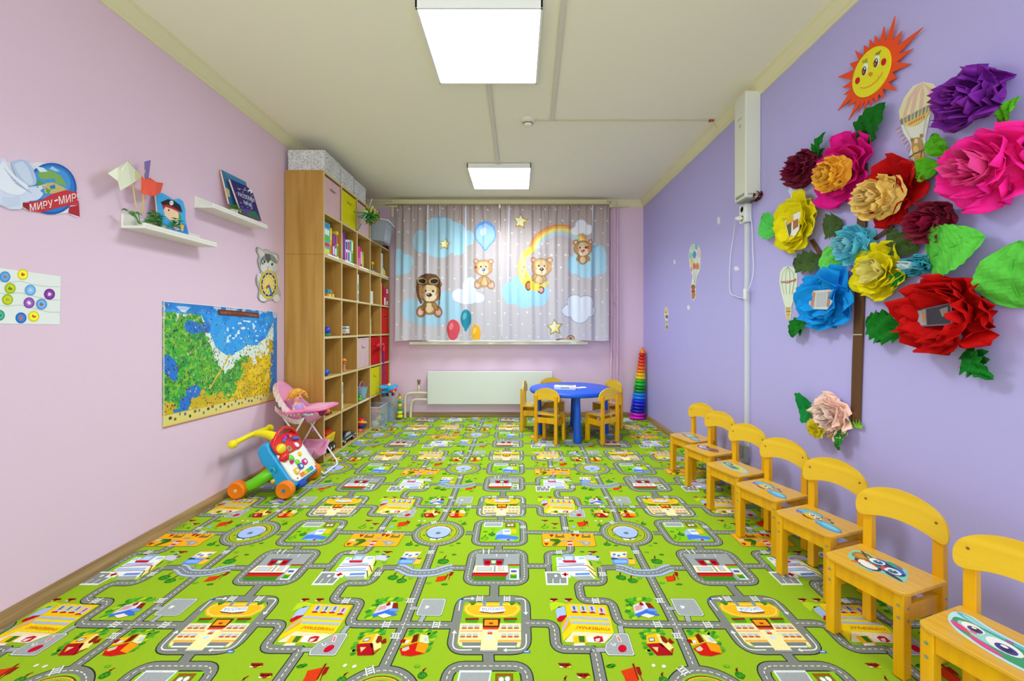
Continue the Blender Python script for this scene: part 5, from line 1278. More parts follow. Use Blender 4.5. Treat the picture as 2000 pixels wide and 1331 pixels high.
# aviator bear cloud
cloud([(260, 930, 75, 85), (380, 960, 130, 105), (545, 900, 80, 120), (600, 950, 75, 75), (430, 1020, 110, 50), (270, 1000, 60, 40), (560, 1000, 70, 45)], '#a9cfe4')
balloon(602, 1100, 52, 85, '#d8525e', '#ef8a90', False); balloon(705, 1020, 44, 86, '#2f8ca4', '#6fc0cc'); balloon(788, 1135, 38, 78, '#f2b430', '#fadf78', False)
cloud([(650, 820, 55, 55), (740, 750, 58, 78), (715, 830, 110, 60), (800, 840, 55, 40)], '#e4e6f4', '#b8bed0')
cloud([(870, 810, 40, 40)], '#d6d0d8') if False else None
DB, MB_, LB = '#7c5230', '#c39a6c', '#ddbf94'
def bear(cx, cy, s, body=(0, 150), col=MB_, dark=DB, nose='#4a3020', feet=True, arms=True, pad='#f2b8b4'):
    E = lambda x, y, rx, ry, c, rot=0: paint(mell(cx + x * s, cy + y * s, rx * s, ry * s, rot), c)
    bx, by = body
    if feet:
        for sx in (-1, 1):
            E(bx + sx * 70, by + 38, 44, 54, dark, sx * -18); E(bx + sx * 70, by + 38, 40, 50, col, sx * -18); E(bx + sx * 76, by + 42, 22, 32, pad, sx * -18)
    E(bx, by, 58, 70, dark); E(bx, by, 54, 66, col); E(bx, by + 6, 34, 44, LB)
    if arms:
        for sx in (-1, 1): E(bx + sx * 48, by - 8, 22, 44, dark, sx * -30); E(bx + sx * 48, by - 8, 18, 40, col, sx * -30)
    for sx in (-1, 1): E(sx * 82, -72, 30, 30, dark); E(sx * 82, -72, 26, 26, col); E(sx * 82, -72, 14, 15, pad)
    E(0, 0, 102, 92, dark); E(0, 0, 98, 88, col); E(0, -20, 60, 50, LB); E(0, 36, 56, 44, '#ead6b4'); E(0, 22, 24, 17, nose); E(-6, 17, 8, 5, '#e8dcd0')
    for sx in (-1, 1): E(sx * 30, -12, 8, 11, '#2a2018'); E(sx * 56, 18, 14, 9, '#e0a08c')
    paint(mline([(cx, cy + 40 * s), (cx, cy + 62 * s)], 3), dark)
bear(410, 795, .92, (0, 130), '#a87c4a', '#5c3c20', '#4a2818')
E = lambda x, y, rx, ry, c, rot=0: paint(mell(x, y, rx, ry, rot), c)
paint(mpoly([(300, 770), (305, 700), (340, 655), (400, 640), (460, 650), (500, 695), (505, 770), (490, 900), (480, 905), (490, 770), (450, 735), (330, 740), (325, 800), (350, 880), (335, 890), (310, 820)]), '#6b4a36')
for x in (352, 447): E(x, 703, 38, 26, '#c8a45c', -8 if x > 400 else 8); E(x, 703, 30, 19, '#2c2c30', -8 if x > 400 else 8)
bear(848, 595, .72, (10, 150), MB_, DB, '#2c6cc0'); E(788, 592, 9, 12, '#b84a34')
# right panel
paint(mline([(1060, 90), (1048, 720)], 10), '#d9e2f2'); paint(mline([(1735, 90), (1735, 400)], 10), '#d9e2f2')
star(1150, 218, 58, 6)
for r, c in ((268, '#e0904c'), (252, '#eeb45c'), (236, '#f2dc84'), (220, '#d4dca0'), (206, '#b4ccd8'), (190, '#c6bedc'), (176, '#c2b4b2')):
    m = mell(1470, 510, r * 1.0, r * 1.0) * (_Y < 440) * (_X > 1185 - (268 - r) * .0) * ((_X < 1680))
    paint(m, c, .95)
for j in range(3, 5):
    for i in range(14, 20): pass
for x, y in ((1320, 400), (1400, 490), (1460, 410), (1300, 480), (1510, 490), (1370, 395)): paint(mell(x, y, 7, 7), '#f6f2f0')
cloud([(1600, 295, 38, 34), (1640, 260, 48, 55), (1690, 285, 42, 40)], '#e8e6f0', '#c2bccc')
cloud([(1590, 570, 62, 75), (1700, 520, 120, 120), (1790, 520, 60, 110), (1690, 620, 95, 60), (1800, 600, 50, 50)], '#a9d0e2'); paint(union(mline([(1740, 425), (1700, 410), (1715, 435), (1740, 425)], 6), mline([(1740, 425), (1785, 408), (1765, 432), (1740, 425)], 6)), '#88b4dc')
bear(1655, 440, .72, (0, 110), '#b48656', DB, '#c04858', feet=False); E(1690, 428, 10, 12, '#b04a40')
# cloud, moon and bear
cloud([(1060, 790, 62, 80), (1120, 720, 50, 60), (1180, 800, 110, 100), (1300, 800, 85, 95), (1180, 880, 75, 42), (1290, 870, 70, 38), (1070, 850, 55, 42)], '#a9d4ee')
mo = mell(1250, 600, 125, 175) * (1 - mell(1320, 560, 130, 165)); tip = mpoly([(1180, 470), (1230, 440), (1285, 432), (1250, 475), (1210, 500)])
hook = mpoly([(1200, 700), (1260, 720), (1330, 725), (1385, 700), (1370, 735), (1320, 785), (1240, 780), (1190, 740)])
paint(union(mo, tip, hook), '#f2d45c'); paint(mell(1165, 590, 28, 120), '#faf0a0', .8); E(1163, 620, 17, 15, '#f2b898'); paint(mline([(1172, 592), (1190, 588)], 5), '#4a4030'); paint(mline([(1180, 655), (1200, 668)], 5), '#c89830')
bear(1320, 590, .80, (-25, 110), '#cda06c', DB, '#5a4038', feet=False)
E(1212, 742, 24, 40, DB); E(1212, 742, 15, 28, '#c8845c'); E(1315, 775, 28, 30, DB); E(1315, 775, 18, 20, '#eeb0ac')
paint(hook * (_Y > 700) * (_X > 1225) * (_X < 1300), '#f2d45c')
cloud([(1590, 870, 62, 52), (1680, 880, 62, 55), (1545, 945, 60, 48), (1630, 960, 75, 85), (1710, 945, 48, 45)], '#dfe2ee', '#9aa2b4')
star(1428, 1078, 62, -5)
paint(mell(1480, 1180, 45, 12), '#7c5230'); paint(mell(1558, 1172, 32, 28), '#8c6238'); paint(mell(1558, 1174, 25, 22), '#d2b08a'); paint(mell(1558, 1174, 12, 11), '#8c6238'); paint(mell(1500, 1182, 35, 9), '#d2a878')
m_cur = M('printed curtain cloth', attr=True, rough=.75, spec=.1, tl=.05, bump=.08, bscale=700)
def curtain(x0t, x1t, x0b, x1b, seed, label):
    rc_ = random.Random(seed); ph = [rc_.uniform(0, 6.28) for _ in range(8)]
    NX, NY = 300, 400; top, bot = 88.0, 1186.0
    u = np.linspace(0, 1, NX + 1)[None, :]; v = np.linspace(0, 1, NY + 1)[:, None]
    L_ = x0t + (x0b - x0t) * v ** .7; R_ = x1t + (x1b - x1t) * v ** .7
    X = L_ + (R_ - L_) * u; Y = top + (bot - top) * v + 0 * u
    Yb = Y + v ** 6 * 4 * np.sin(u * 14 + ph[0])
    px = 740 + X / 4.158; py = 380 + Yb / 4.158
    D = YB - .125
    wx = (px - VX) * D / F; wz = EYE + (VY - py) * D / F
    k = u * 2 * PI
    fine = .008 * np.sin(k * 26 + ph[1]) * np.exp(-v * 9) + .004 * np.sin(k * 41 + ph[2]) * np.exp(-v * 12)
    mid = .009 * np.sin(k * 9 + ph[3] + .9 * np.sin(v * 2 + ph[4])) * (1 - .35 * v) + .008 * np.sin(k * 14.3 + ph[5] + .5 * np.sin(v * 3)) * (1 - .6 * v)
    big = .014 * np.sin(k * 4.1 + ph[6] + .6 * v) * (.5 + .5 * v)
    wy = D - (fine + mid + big) + .0 * v
    wx = wx + .004 * np.cos(k * 9 + ph[3]) * (1 - v * .5)
    vs = np.stack([wx + 0 * wy, wy, wz + 0 * wy], -1).reshape(-1, 3)
    idx = np.arange((NX + 1) * (NY + 1)).reshape(NY + 1, NX + 1)
    f = np.stack([idx[:-1, :-1], idx[1:, :-1], idx[1:, 1:], idx[:-1, 1:]], -1).reshape(-1, 4)
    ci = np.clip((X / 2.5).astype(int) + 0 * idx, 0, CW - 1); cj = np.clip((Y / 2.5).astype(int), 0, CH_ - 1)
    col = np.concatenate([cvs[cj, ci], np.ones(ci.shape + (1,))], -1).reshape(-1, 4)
    me = bpy.data.meshes.new('curtain'); me.from_pydata(vs.tolist(), [], f.tolist()); me.update()
    at = me.color_attributes.new('Col', 'FLOAT_COLOR', 'POINT'); at.data.foreach_set('color', col.astype(np.float32).ravel())
    me.polygons.foreach_set('use_smooth', [True] * len(me.polygons)); me.materials.append(m_cur)
    t = thing('curtain', label, 'curtain', (float(vs[:, 0].mean()), D, float(vs[:, 2].max())), group='printed nursery curtains')
    o = bpy.data.objects.new('cloth', me); COL.objects.link(o); pin(o, t)
    sd = o.modifiers.new('solid', 'SOLIDIFY'); sd.thickness = .0012
    # hem along the bottom and gathered tape on top
    j = NY; P = [(vs[idx[j, i]][0], vs[idx[j, i]][1], vs[idx[j, i]][2] + .002) for i in range(0, NX + 1, 3)]
    pin(obj('hem', B().tube(P, .0028, 6), M('curtain hem', '#d9cfce', rough=.8), smooth=True), t)
    return t
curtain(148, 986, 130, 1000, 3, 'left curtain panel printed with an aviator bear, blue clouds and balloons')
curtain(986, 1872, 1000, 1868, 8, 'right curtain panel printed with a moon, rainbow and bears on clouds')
p0 = at_y(752, 402, YB - .125); p1 = at_y(1190, 402, YB - .125)
t = thing('curtain_rail', 'cream ceiling curtain rail with a hanging pull end at the window', 'curtain rail', (p0.x, YB - .125, p0.z))
pin(obj('rail', B().box(p0.x, p1.x, YB - .145, YB - .105, p0.z + .012, p0.z + .034), M('rail cream', '#d6cc9c', rough=.5), bevel=.003), t)
pin(obj('rail_front', B().box(p0.x + .1, p1.x - .04, YB - .175, YB - .168, p0.z + .010, p0.z + .060), M('rail cream', '#d6cc9c', rough=.5), bevel=.002), t)
q_ = at_y(767, 412, YB - .15)
pin(obj('end_stop', B().box(q_.x - .012, q_.x + .012, YB - .16, YB - .148, q_.z - .075, q_.z + .04).box(q_.x - .06, q_.x + .06, YB - .16, YB - .148, q_.z + .04, q_.z + .06), M('rail cream', '#d6cc9c'), bevel=.002), t)
q_ = at_y(1202, 404, YB - .12)
pin(obj('end_bracket', B().box(q_.x - .07, q_.x + .16, YB - .13, YB - .10, q_.z - .004, q_.z + .006).box(q_.x - .075, q_.x - .045, YB - .15, YB - .10, q_.z - .015, q_.z + .025), M('rail cream', '#d6cc9c')), t)
q_ = at_y(976, 402, YB - .165)
pin(obj('centre_hook', B().box(q_.x - .01, q_.x + .01, YB - .18, YB - .168, q_.z - .03, q_.z + .012), M('hook pale', '#efe8c8'), bevel=.002), t)

# ================================================================== LEFT WALL
def lpic(x0, y0, s, off=0.0): return lambda a, b, t: wl(x0 + a / s, y0 + b / s, off + t)
cA = (0, 260, 3.3268)                                     # zoomed view of the upper left wall
def slab(fn, pts, t0, t1): return B().prism(pts, fn, t0, t1)
# dove, globe and ribbon cut-out
fA = lpic(*cA)
out = [(0, 165), (40, 190), (70, 180), (150, 170), (185, 195), (250, 190), (330, 205), (400, 245), (450, 310), (480, 370), (500, 400), (505, 480), (510, 545), (470, 540), (430, 520), (330, 530), (280, 510), (170, 500), (120, 480), (60, 500), (0, 470), (-120, 430), (-150, 250)]
t = thing('wall_cutout', 'white dove and blue globe cut-out with a red ribbon on the pink wall', 'wall decoration', wl(60, 370))
pin(obj('backing_card', slab(fA, closed_curve(out, 3), .001, .005), M('card white', '#e4e4ee', rough=.6)), t)
pc = Pic(fA, base=.0055)
pc.ell(325, 362, 165, 168, '#1c5cb0', n=36).ell(325, 360, 152, 155, '#2f7ccc', n=32).ell(320, 330, 130, 110, '#4a96dc', n=28)
pc.spoly([(235, 265), (290, 240), (360, 262), (400, 300), (420, 350), (380, 330), (340, 345), (350, 300), (300, 300), (260, 300)], '#7fae58').poly([(270, 330), (330, 320), (400, 350), (440, 380), (400, 400), (330, 395), (280, 390)], '#c4b878').poly([(230, 300), (280, 330), (260, 350), (230, 340)], '#5a9a4c').poly([(215, 215), (270, 225), (300, 250), (250, 255)], '#dce8f4').poly([(330, 215), (380, 250), (350, 250), (310, 232)], '#a8ccea').poly([(310, 345), (345, 335), (350, 360), (320, 365)], '#3878b8')
pc.poly([(440, 480), (505, 470), (510, 545), (465, 530), (435, 520)], '#b02838').poly([(135, 455), (250, 440), (330, 395), (420, 370), (490, 385), (505, 470), (440, 470), (350, 490), (260, 515), (180, 505), (140, 480)], '#c83440').poly([(135, 450), (180, 458), (175, 500), (140, 480)], '#98202c')
pc.text('МИРУ', [(185, 508), (335, 482), (328, 432), (180, 462)], '#f4f0ec').line([(342, 442), (364, 434)], 9, '#f4f0ec').text('МИР!', [(375, 466), (496, 438), (494, 388), (368, 412)], '#f4f0ec')
pc.spoly([(-150, 250), (-60, 200), (0, 168), (60, 250), (50, 330), (120, 350), (230, 345), (270, 335), (285, 345), (250, 375), (268, 395), (230, 435), (140, 450), (130, 490), (60, 495), (0, 470), (-120, 430)], '#d4dcf2')
pc.spoly([(60, 200), (90, 178), (150, 175), (200, 230), (225, 320), (180, 345), (120, 330)], '#b4c4e6').spoly([(80, 215), (110, 190), (140, 190), (180, 250), (200, 330), (150, 320)], '#cdd8f0').spoly([(0, 180), (50, 240), (110, 300), (170, 350), (120, 400), (30, 390), (-40, 330)], '#e8ecf8')
for k in range(6): pc.line([(10 + k * 14, 225 + k * 20), (70 + k * 18, 300 + k * 14), (120 + k * 14, 350 + k * 8)], 3, '#b0bce0')
for k in range(5): pc.line([(0, 420 + k * 14), (60, 425 + k * 13), (115, 415 + k * 12)], 3, '#b4c0e2')
pc.ell(232, 352, 4, 4, '#20242c').poly([(262, 338), (292, 346), (262, 356)], '#d8a088').poly([(285, 350), (300, 365), (318, 368), (305, 395), (290, 380)], '#58a83c')
pin(pc.build('print'), t)
# chart with round badges
t = thing('wall_chart', 'white paper chart with small coloured round badges at the left edge', 'poster', wl(50, 580))
pin(obj('sheet', slab(fA, [(-80, 860), (0, 878), (392, 932), (386, 1245), (0, 1240), (-80, 1238)], .0005, .0015), M('paper chart', '#e9ece8', rough=.6)), t)
pc = Pic(fA, base=.002)
for yl in ((965, 1000), (1040, 1085), (1120, 1165)): pc.line([(-60, yl[0] - 8), (40, yl[0] + 6), (130, yl[0] - 2), (220, yl[0] + 22), (320, yl[1]), (388, yl[1])], 3, '#a9c2b8')
for x, y, c, d in ((28, 935, '#4f93d0', '#c8704a'), (145, 920, '#e6d62c', '#d86a20'), (62, 1010, '#a8bc1c', '#8a7c20'), (193, 1022, '#68a4da', '#cfd8ee'), (318, 1048, '#7a2c92', '#e8d8ee'), (45, 1083, '#a8bc1c', '#d0b030'), (185, 1104, '#8a4aa8', '#e8e0ee'), (266, 1113, '#5f9cd6', '#b0684a'), (133, 1202, '#2f6cc0', '#e0703a'), (215, 1192, '#e6d62c', '#d86a20'), (-8, 1185, '#3c9c7c', '#2c7c5c')):
    pc.ell(x, y, 36, 36, c, n=24); pc.ell(x, y, 26, 26, tuple(min(1, v * 1.1 + .06) for v in [int(c[i:i + 2], 16) / 255 for i in (1, 3, 5)]), n=20); pc.poly(blob(x, y + 2, 14, 9, 9, .35), d); pc.poly(blob(x - 6, y - 8, 6, 5, 7, .3), d)
pin(pc.build('print'), t)
# map of the country
MX0, MY0 = 318, 590
def lmap(a, b, t):      # a,b in 0..1 on the sheet, corners traced on the wall
    q = ((317, 588), (541, 609), (540, 781), (317, 837))
    P = [wl(*c) for c in q]
    Y0 = (P[0].y + P[3].y) / 2; Y1 = (P[1].y + P[2].y) / 2
    zt = P[0].z * (1 - a) + P[1].z * a; zb = P[3].z * (1 - a) + P[2].z * a
    return Vector((XL + .0015 + t + .0015 * math.sin(a * 9) * math.sin(b * 5), Y0 + (Y1 - Y0) * a, zt + (zb - zt) * b))
NX, NY = 420, 300
ua = (np.arange(NX) + .5) / NX; vb = (np.arange(NY) + .5) / NY; U, V = np.meshgrid(ua, vb)
rs = np.random.RandomState(4)
def vnoise(n, m, seed):
    r = np.random.RandomState(seed); g = r.rand(m + 2, n + 2); x = U * n; y = V * m; i = x.astype(int); j = y.astype(int); fx = x - i; fy = y - j; fx = fx * fx * (3 - 2 * fx); fy = fy * fy * (3 - 2 * fy)
    return (g[j, i] * (1 - fx) + g[j, i + 1] * fx) * (1 - fy) + (g[j + 1, i] * (1 - fx) + g[j + 1, i + 1] * fx) * fy
fb = vnoise(8, 6, 1) * .4 + vnoise(18, 13, 2) * .3 + vnoise(44, 30, 3) * .3 - .5
img = np.zeros((NY, NX, 3))
def pm(mask, c, a=1.0):
    m = np.clip(mask.astype(float) * a, 0, 1)[..., None]; img[:] = img * (1 - m) + np.array(lin(c)) * m
pm(np.ones_like(U) > 0, '#2a9cf0'); pm((fb > .10), '#46aee8', .6); pm((fb < -.12), '#1c78cc', .6)
coast = .22 + .0 * U
shore = np.interp(U, [0, .06, .16, .26, .30, .36, .42, .50, .58, .66, .76, .86, .92, .97, 1], [.10, .08, .09, .12, .20, .34, .42, .48, .42, .36, .38, .32, .20, .12, .5]) + fb * .10
land = (V > shore) & (U < .955)
pm(land, '#dfeee2')
gr = shore + np.interp(U, [0, .2, .3, .42, .55, .7, .86, 1], [0, 0, .08, .20, .08, .16, .16, .2]) + fb * .16
pm(land & (V > gr), '#3cae40'); pm(land & (V > gr) & (fb > .06), '#5cb030', .8); pm(land & (V > gr) & (fb < -.10), '#2c8648', .7)
f2_ = vnoise(60, 44, 5) - .5
pm(land & (V > gr) & (f2_ > .2), '#8cc838', .7); pm(land & (V > gr) & (f2_ < -.25), '#1f7a34', .7)
ye = np.interp(U, [0, .15, .3, .5, .6, .7, .8, .95], [.86, .84, .80, .84, .66, .52, .46, .38]) + fb * .42 + f2_ * .10
pm(land & (V > ye), '#f0cc1c'); pm(land & (V > ye) & (fb < 0), '#b8a020', .6); pm(land & (V > ye + .05) & (fb > .08), '#eed23c')
for cx, cy, rx, ry, ro in ((.19, .20, .07, .05, .3), (.05, .54, .045, .11, -.3), (.14, .84, .045, .06, .2), (.20, .75, .05, .05, 0), (.12, .90, .05, .035, .2), (.30, .20, .03, .05, 0)):
    d = ((U - cx) * math.cos(ro) + (V - cy) * math.sin(ro)) / rx; e = (-(U - cx) * math.sin(ro) + (V - cy) * math.cos(ro)) / ry; pm(d * d + e * e + fb * 2 < 1, '#2478d4')
pm(np.abs(U - .40 - (.62 - V) * .55 + fb * .05) < .008 * (V > .45) * (V < .75), '#e0c030')
pm((U > .93 - (V - .4) * .06) & (V > .34) & (fb + (U - .9) * 4 > 0), '#2c7cc8'); pm(land & (U > .90) & (V > .36) & (V < .72) & (fb > .02), '#e2b020')
pm((V < .06 + .02 * np.sin(U * 60)) & (vnoise(30, 20, 9) > .6), '#eef4f8', .9); pm((V < .065), '#1e62c0', .35)
pm((U > .45) & (U < .88) & (V > .12) & (V < .34) & ~land & (vnoise(40, 40, 11) > .78), '#dff0f6')
bd = .90 + 0 * U; pm(V > .905, '#e6d67c'); pm((V > .9) & (V < .906), '#c8a83c')
for k in range(2400):
    a, b_ = rs.rand(), rs.rand(); 
    if b_ > .9: continue
    i, j = int(a * NX), int(b_ * NY); isl = land[j, i]
    if not isl and rs.rand() > .22: continue
    c = lin(['#2c2c28', '#4a3420', '#7c3c24', '#1c3c28', '#1c2c4c', '#c8c4b0', '#b83c28', '#e8a8b4', '#5c5040', '#33261c'][rs.randint(10)])
    w_, h_ = rs.randint(1, 4), rs.randint(1, 5); img[max(0, j - h_):j + 1, i:i + w_] = c
for k in range(26):
    i = int((.04 + .86 * k / 26) * NX); j = int((.935 + .02 * math.sin(k * 2)) * NY); c = lin(['#3c3c34', '#8a5c34', '#6c7c5c', '#4c6c90'][k % 4]); img[j - 3:j + 4, i:i + rs.randint(4, 9)] = c
img[:, :3] = lin('#c8642c') if False else img[:, :3]
t = thing('wall_map', 'large illustrated map poster of a country with blue sea on the pink wall', 'map', lmap(.5, .5, 0))
idx = np.arange((NX + 1) * (NY + 1)).reshape(NY + 1, NX + 1)
vs = [lmap(i / NX, j / NY, 0)[:] for j in range(NY + 1) for i in range(NX + 1)]
f = np.stack([idx[:-1, :-1], idx[1:, :-1], idx[1:, 1:], idx[:-1, 1:]], -1).reshape(-1, 4)
me = bpy.data.meshes.new('map_sheet'); me.from_pydata(vs, [], f.tolist()); me.update()
cc_ = np.repeat(np.concatenate([img, np.ones((NY, NX, 1))], -1).reshape(-1, 4), 4, axis=0)
at = me.color_attributes.new('Col', 'FLOAT_COLOR', 'CORNER'); at.data.foreach_set('color', cc_.astype(np.float32).ravel())
me.materials.append(M('glossy map paper', attr=True, rough=.35, spec=.4))
o = bpy.data.objects.new('map_sheet', me); COL.objects.link(o); pin(o, t)
sd = o.modifiers.new('solid', 'SOLIDIFY'); sd.thickness = .0008; sd.offset = -1
pc = Pic(lmap, base=.0035, step=.0003)
pc.poly([(.385, .030), (.575, .030), (.585, .012), (.600, .030), (.775, .035), (.780, .085), (.390, .080)], '#6c3a28').text('КАРТА НАШЕЙ РОДИНЫ', [(.41, .072), (.76, .078), (.76, .045), (.41, .040)], '#c88a6a')
pc.poly([(0, 0), (1, 0), (1, .006), (0, .006)], '#e8eef0').poly([(0, 0), (.006, 0), (.006, 1), (0, 1)], '#d8d8b8').poly([(0, .992), (1, .992), (1, 1), (0, 1)], '#c87848')
pin(pc.build('title_plate'), t)

# floating shelves: open box profile (back rail, shelf, front lip)
def pic_shelf(px0, py0, px1, py1, label):
    a = wl(px0, py0); Yn = a.y
    X0 = XL; X1 = XL + .115
    # near end measured at the wall, far end likewise
    b = wl(px1, py1); Yf = b.y
    z = (a.z + b.z) / 2
    t = thing('picture_shelf', label, 'shelf', (XL, (Yn + Yf) / 2, z))
    m = M('white shelf lacquer', '#e9e6dc', rough=.4)
    L2 = (Yf - Yn) / 2
    obj('back_rail', B().box(0, .014, -L2, L2, 0, .072), m, t, bevel=.002)
    obj('board', B().box(.014, .115, -L2, L2, 0, .014), m, t, bevel=.002)
    obj('lip', B().box(.101, .115, -L2, L2, .014, .028), m, t, bevel=.002)
    return t, Yn, Yf, z
YN1 = XL * F / (266 - VX); 
def shelf_from(pxa, pya, pxb, pyb, label):
    """near lower edge of the front board given in pixels at both ends"""
    X = XL + .115
    A = at_x(pxa, pya, X); Bq = at_x(pxb, pyb, X)
    z = (A.z + Bq.z) / 2; L2 = (Bq.y - A.y) / 2
    t = thing('picture_shelf', label, 'shelf', (XL, (A.y + Bq.y) / 2, z))
    m = M('white shelf lacquer', '#e9e6dc', rough=.4)
    obj('back_rail', B().box(.0005, .014, -L2, L2, 0, .070), m, t, bevel=.002)
    obj('board', B().box(.014, .115, -L2, L2, 0, .013), m, t, bevel=.002)
    obj('lip', B().box(.103, .115, -L2, L2, .013, .027), m, t, bevel=.002)
    return A.y, Bq.y, z
s1 = shelf_from(282, 451, 424, 479, 'left white picture shelf with paper flags and a pirate book, on the pink wall')
s2 = shelf_from(417, 413, 523, 442, 'right white picture shelf holding two books and a tiny pot, near the cube shelf')
# pirate book: die-cut board book leaning on the back rail
def wlX(px, py, X): return at_x(px, py, X)
def book_face(name, label, corners, th, Xb, Xt, cols, fnpic, outline=None):
    """a book leaning back: corners = pixel outline of the front face; its foot stands at Xb, its head at Xt"""
    ys = [c[1] for c in corners]; y0, y1 = max(ys), min(ys)
    def place(px, py, t):
        k = (y0 - py) / (y0 - y1); X = Xb + (Xt - Xb) * k
        return at_x(px, py, X) + Vector((t, 0, t * .25))
    t = thing(name, label, 'book', place(corners[0][0], y0, 0))
    pin(obj('cover', B().prism(corners, place, -.0005, 0), M('cover ' + cols[0], cols[0], rough=.4)), t)
    pin(obj('pages', B().prism([(c[0] + (sum(q[0] for q in corners) / len(corners) - c[0]) * .04, c[1] + (sum(q[1] for q in corners) / len(corners) - c[1]) * .04) for c in corners], place, -th + .001, -.0006), M('book pages', '#ece6d8', rough=.8)), t)
    pin(obj('back_cover', B().prism(corners, place, -th, -th + .001), M('cover ' + cols[1], cols[1], rough=.4)), t)
    pc = Pic(place, base=.0003, step=.0002); fnpic(pc); pin(pc.build('cover_print'), t); return t
Z = lambda x, y: (x / 3.3268, 260 + y / 3.3268)
def pirate(pc):
    P = lambda pts, c: pc.poly([Z(*p) for p in pts], c)
    E = lambda x, y, rx, ry, c, r=0: pc.ell(*Z(x, y), rx / 3.3268, ry / 3.3268, c, r)
    P([(1015, 385), (1120, 440), (1185, 440), (1205, 560), (1222, 655), (1130, 632), (1035, 560)], '#3fa4de')
    P([(1140, 560), (1210, 600), (1222, 655), (1150, 635)], '#2c7cc4')
    P([(1055, 475), (1100, 462), (1150, 500), (1168, 545), (1155, 580), (1110, 572), (1072, 538)], '#f0c8a4'); P([(1050, 465), (1085, 450), (1130, 470), (1180, 505), (1170, 520), (1120, 495), (1075, 480), (1062, 500)], '#a82c34')
    P([(1042, 450), (1090, 430), (1130, 440), (1170, 470), (1185, 518), (1140, 490), (1090, 465), (1055, 470)], '#1c1c24'); E(1113, 455, 13, 15, '#ece8e4'); E(1108, 453, 3, 3, '#1c1c24'); E(1118, 456, 3, 3, '#1c1c24')
    E(1095, 502, 5, 7, '#3c2c24'); P([(1160, 520), (1175, 540), (1180, 580), (1160, 560)], '#2c9c5c'); P([(1120, 590), (1160, 580), (1165, 630), (1130, 625)], '#ece8e8'); 
    for k in range(3): P([(1120, 595 + k * 13), (1162, 588 + k * 13), (1163, 593 + k * 13), (1121, 600 + k * 13)], '#c83838')
    P([(1170, 590), (1195, 600), (1190, 640), (1175, 635)], '#e8b43c')
outl = [Z(*p) for p in ((1010, 380), (1060, 392), (1100, 415), (1125, 432), (1165, 425), (1190, 445), (1205, 500), (1205, 560), (1215, 610), (1228, 663), (1140, 640), (1080, 615), (1040, 600), (1022, 500))]
book_face('pirate_book', 'blue board book shaped around a pirate boy, leaning on the left wall shelf', outl, .012, XL + .090, XL + .022, ('#3fa4de', '#b02838'), pirate)
def night(pc):
    P = lambda pts, c: pc.poly([Z(*p) for p in pts], c)
    E = lambda x, y, rx, ry, c, r=0: pc.ell(*Z(x, y), rx / 3.3268, ry / 3.3268, c, r)
    P([(1500, 300), (1600, 345), (1640, 380), (1690, 560), (1570, 515)], '#2a2468'); P([(1560, 500), (1660, 510), (1692, 562), (1600, 535)], '#2c6c50'); P([(1570, 490), (1640, 500), (1600, 530)], '#5c3c8c')
    rr = random.Random(2)
    for k in range(26):
        x, y = rr.uniform(1525, 1640), rr.uniform(330, 500)
        if x - 1500 > (y - 250) * .9: continue
        E(x, y, 4, 4, rr.choice(['#e8d878', '#c86c9c', '#6c9cd8', '#e89c4c']))
    E(1625, 380, 16, 15, '#d8dcec'); E(1620, 388, 8, 10, '#2a2468')
    pc.text('РАССКАЖИ', [Z(1548, 408), Z(1652, 452), Z(1648, 425), Z(1545, 382)], '#f0eef6'); pc.text('МНЕ', [Z(1584, 458), Z(1640, 484), Z(1636, 462), Z(1582, 437)], '#f0eef6')
def blueb(pc):
    P = lambda pts, c: pc.poly([Z(*p) for p in pts], c)
    P([(1450, 245), (1590, 320), (1600, 350), (1520, 330), (1490, 300)], '#3a86b4'); P([(1455, 300), (1480, 310), (1530, 400), (1490, 420)], '#2f6c98'); P([(1460, 350), (1490, 370), (1495, 420), (1475, 410)], '#c8c08c')
book_face('story_book', 'teal blue story book with orange spine standing behind the dark violet one', [Z(1437, 238), Z(1597, 318), Z(1650, 540), Z(1490, 460)], .012, XL + .048, XL + .017, ('#2c6f9c', '#d87c28'), blueb)
book_face('story_book', 'dark violet story book with white title leaning in front on the right wall shelf', [Z(1492, 296), Z(1600, 345), Z(1640, 378), Z(1700, 573), Z(1570, 520)], .012, XL + .088, XL + .046, ('#2a2468', '#a8285c'), night)
def leafy(name, label, base, n, R, seed, elong=1.0):
    t = thing(name, label, 'plant', base); rr = random.Random(seed)
    st = B(); lf = B()
    for k in range(n):
        a = rr.uniform(0, 2 * PI); d = Vector((abs(math.cos(a)) * .8, math.sin(a) * elong, rr.uniform(.2, 1.0))).normalized(); L_ = R * rr.uniform(.5, 1)
        tip = d * L_ + Vector((0, 0, .03)); st.tube([(0, 0, .01), tip * .5 + Vector((0, 0, .01)), tip], .0012, 5)
        lf.color(rr.choice(['#2c8c30', '#4ca838', '#237028', '#6cb848']))
        for m_ in range(5):
            an = m_ * 1.25 + rr.uniform(-.2, .2); u = Vector((math.cos(an), math.sin(an), rr.uniform(-.3, .3))) * .018; s_ = u.cross(Vector((0, 0, 1))).normalized() * .006
            lf.add([tip, tip + u * .5 + s_, tip + u, tip + u * .5 - s_ + Vector((0, 0, .003))], [(0, 1, 2, 3)])
    obj('stems', st, mcol('#3c8c34'), t); obj('leaves', lf, M('leaf print', attr=True, rough=.45), t, solid=.0005)
    return t
ypot = (s1[0] + s1[1]) / 2
pt = at_x(325, 432, XL + .07)
pl = leafy('potted_plant', 'small green artificial plant in a tiny pale pot before the pirate book', (XL + .062, pt.y - .02, s1[2] + .0145), 26, .10, 3, 1.6)
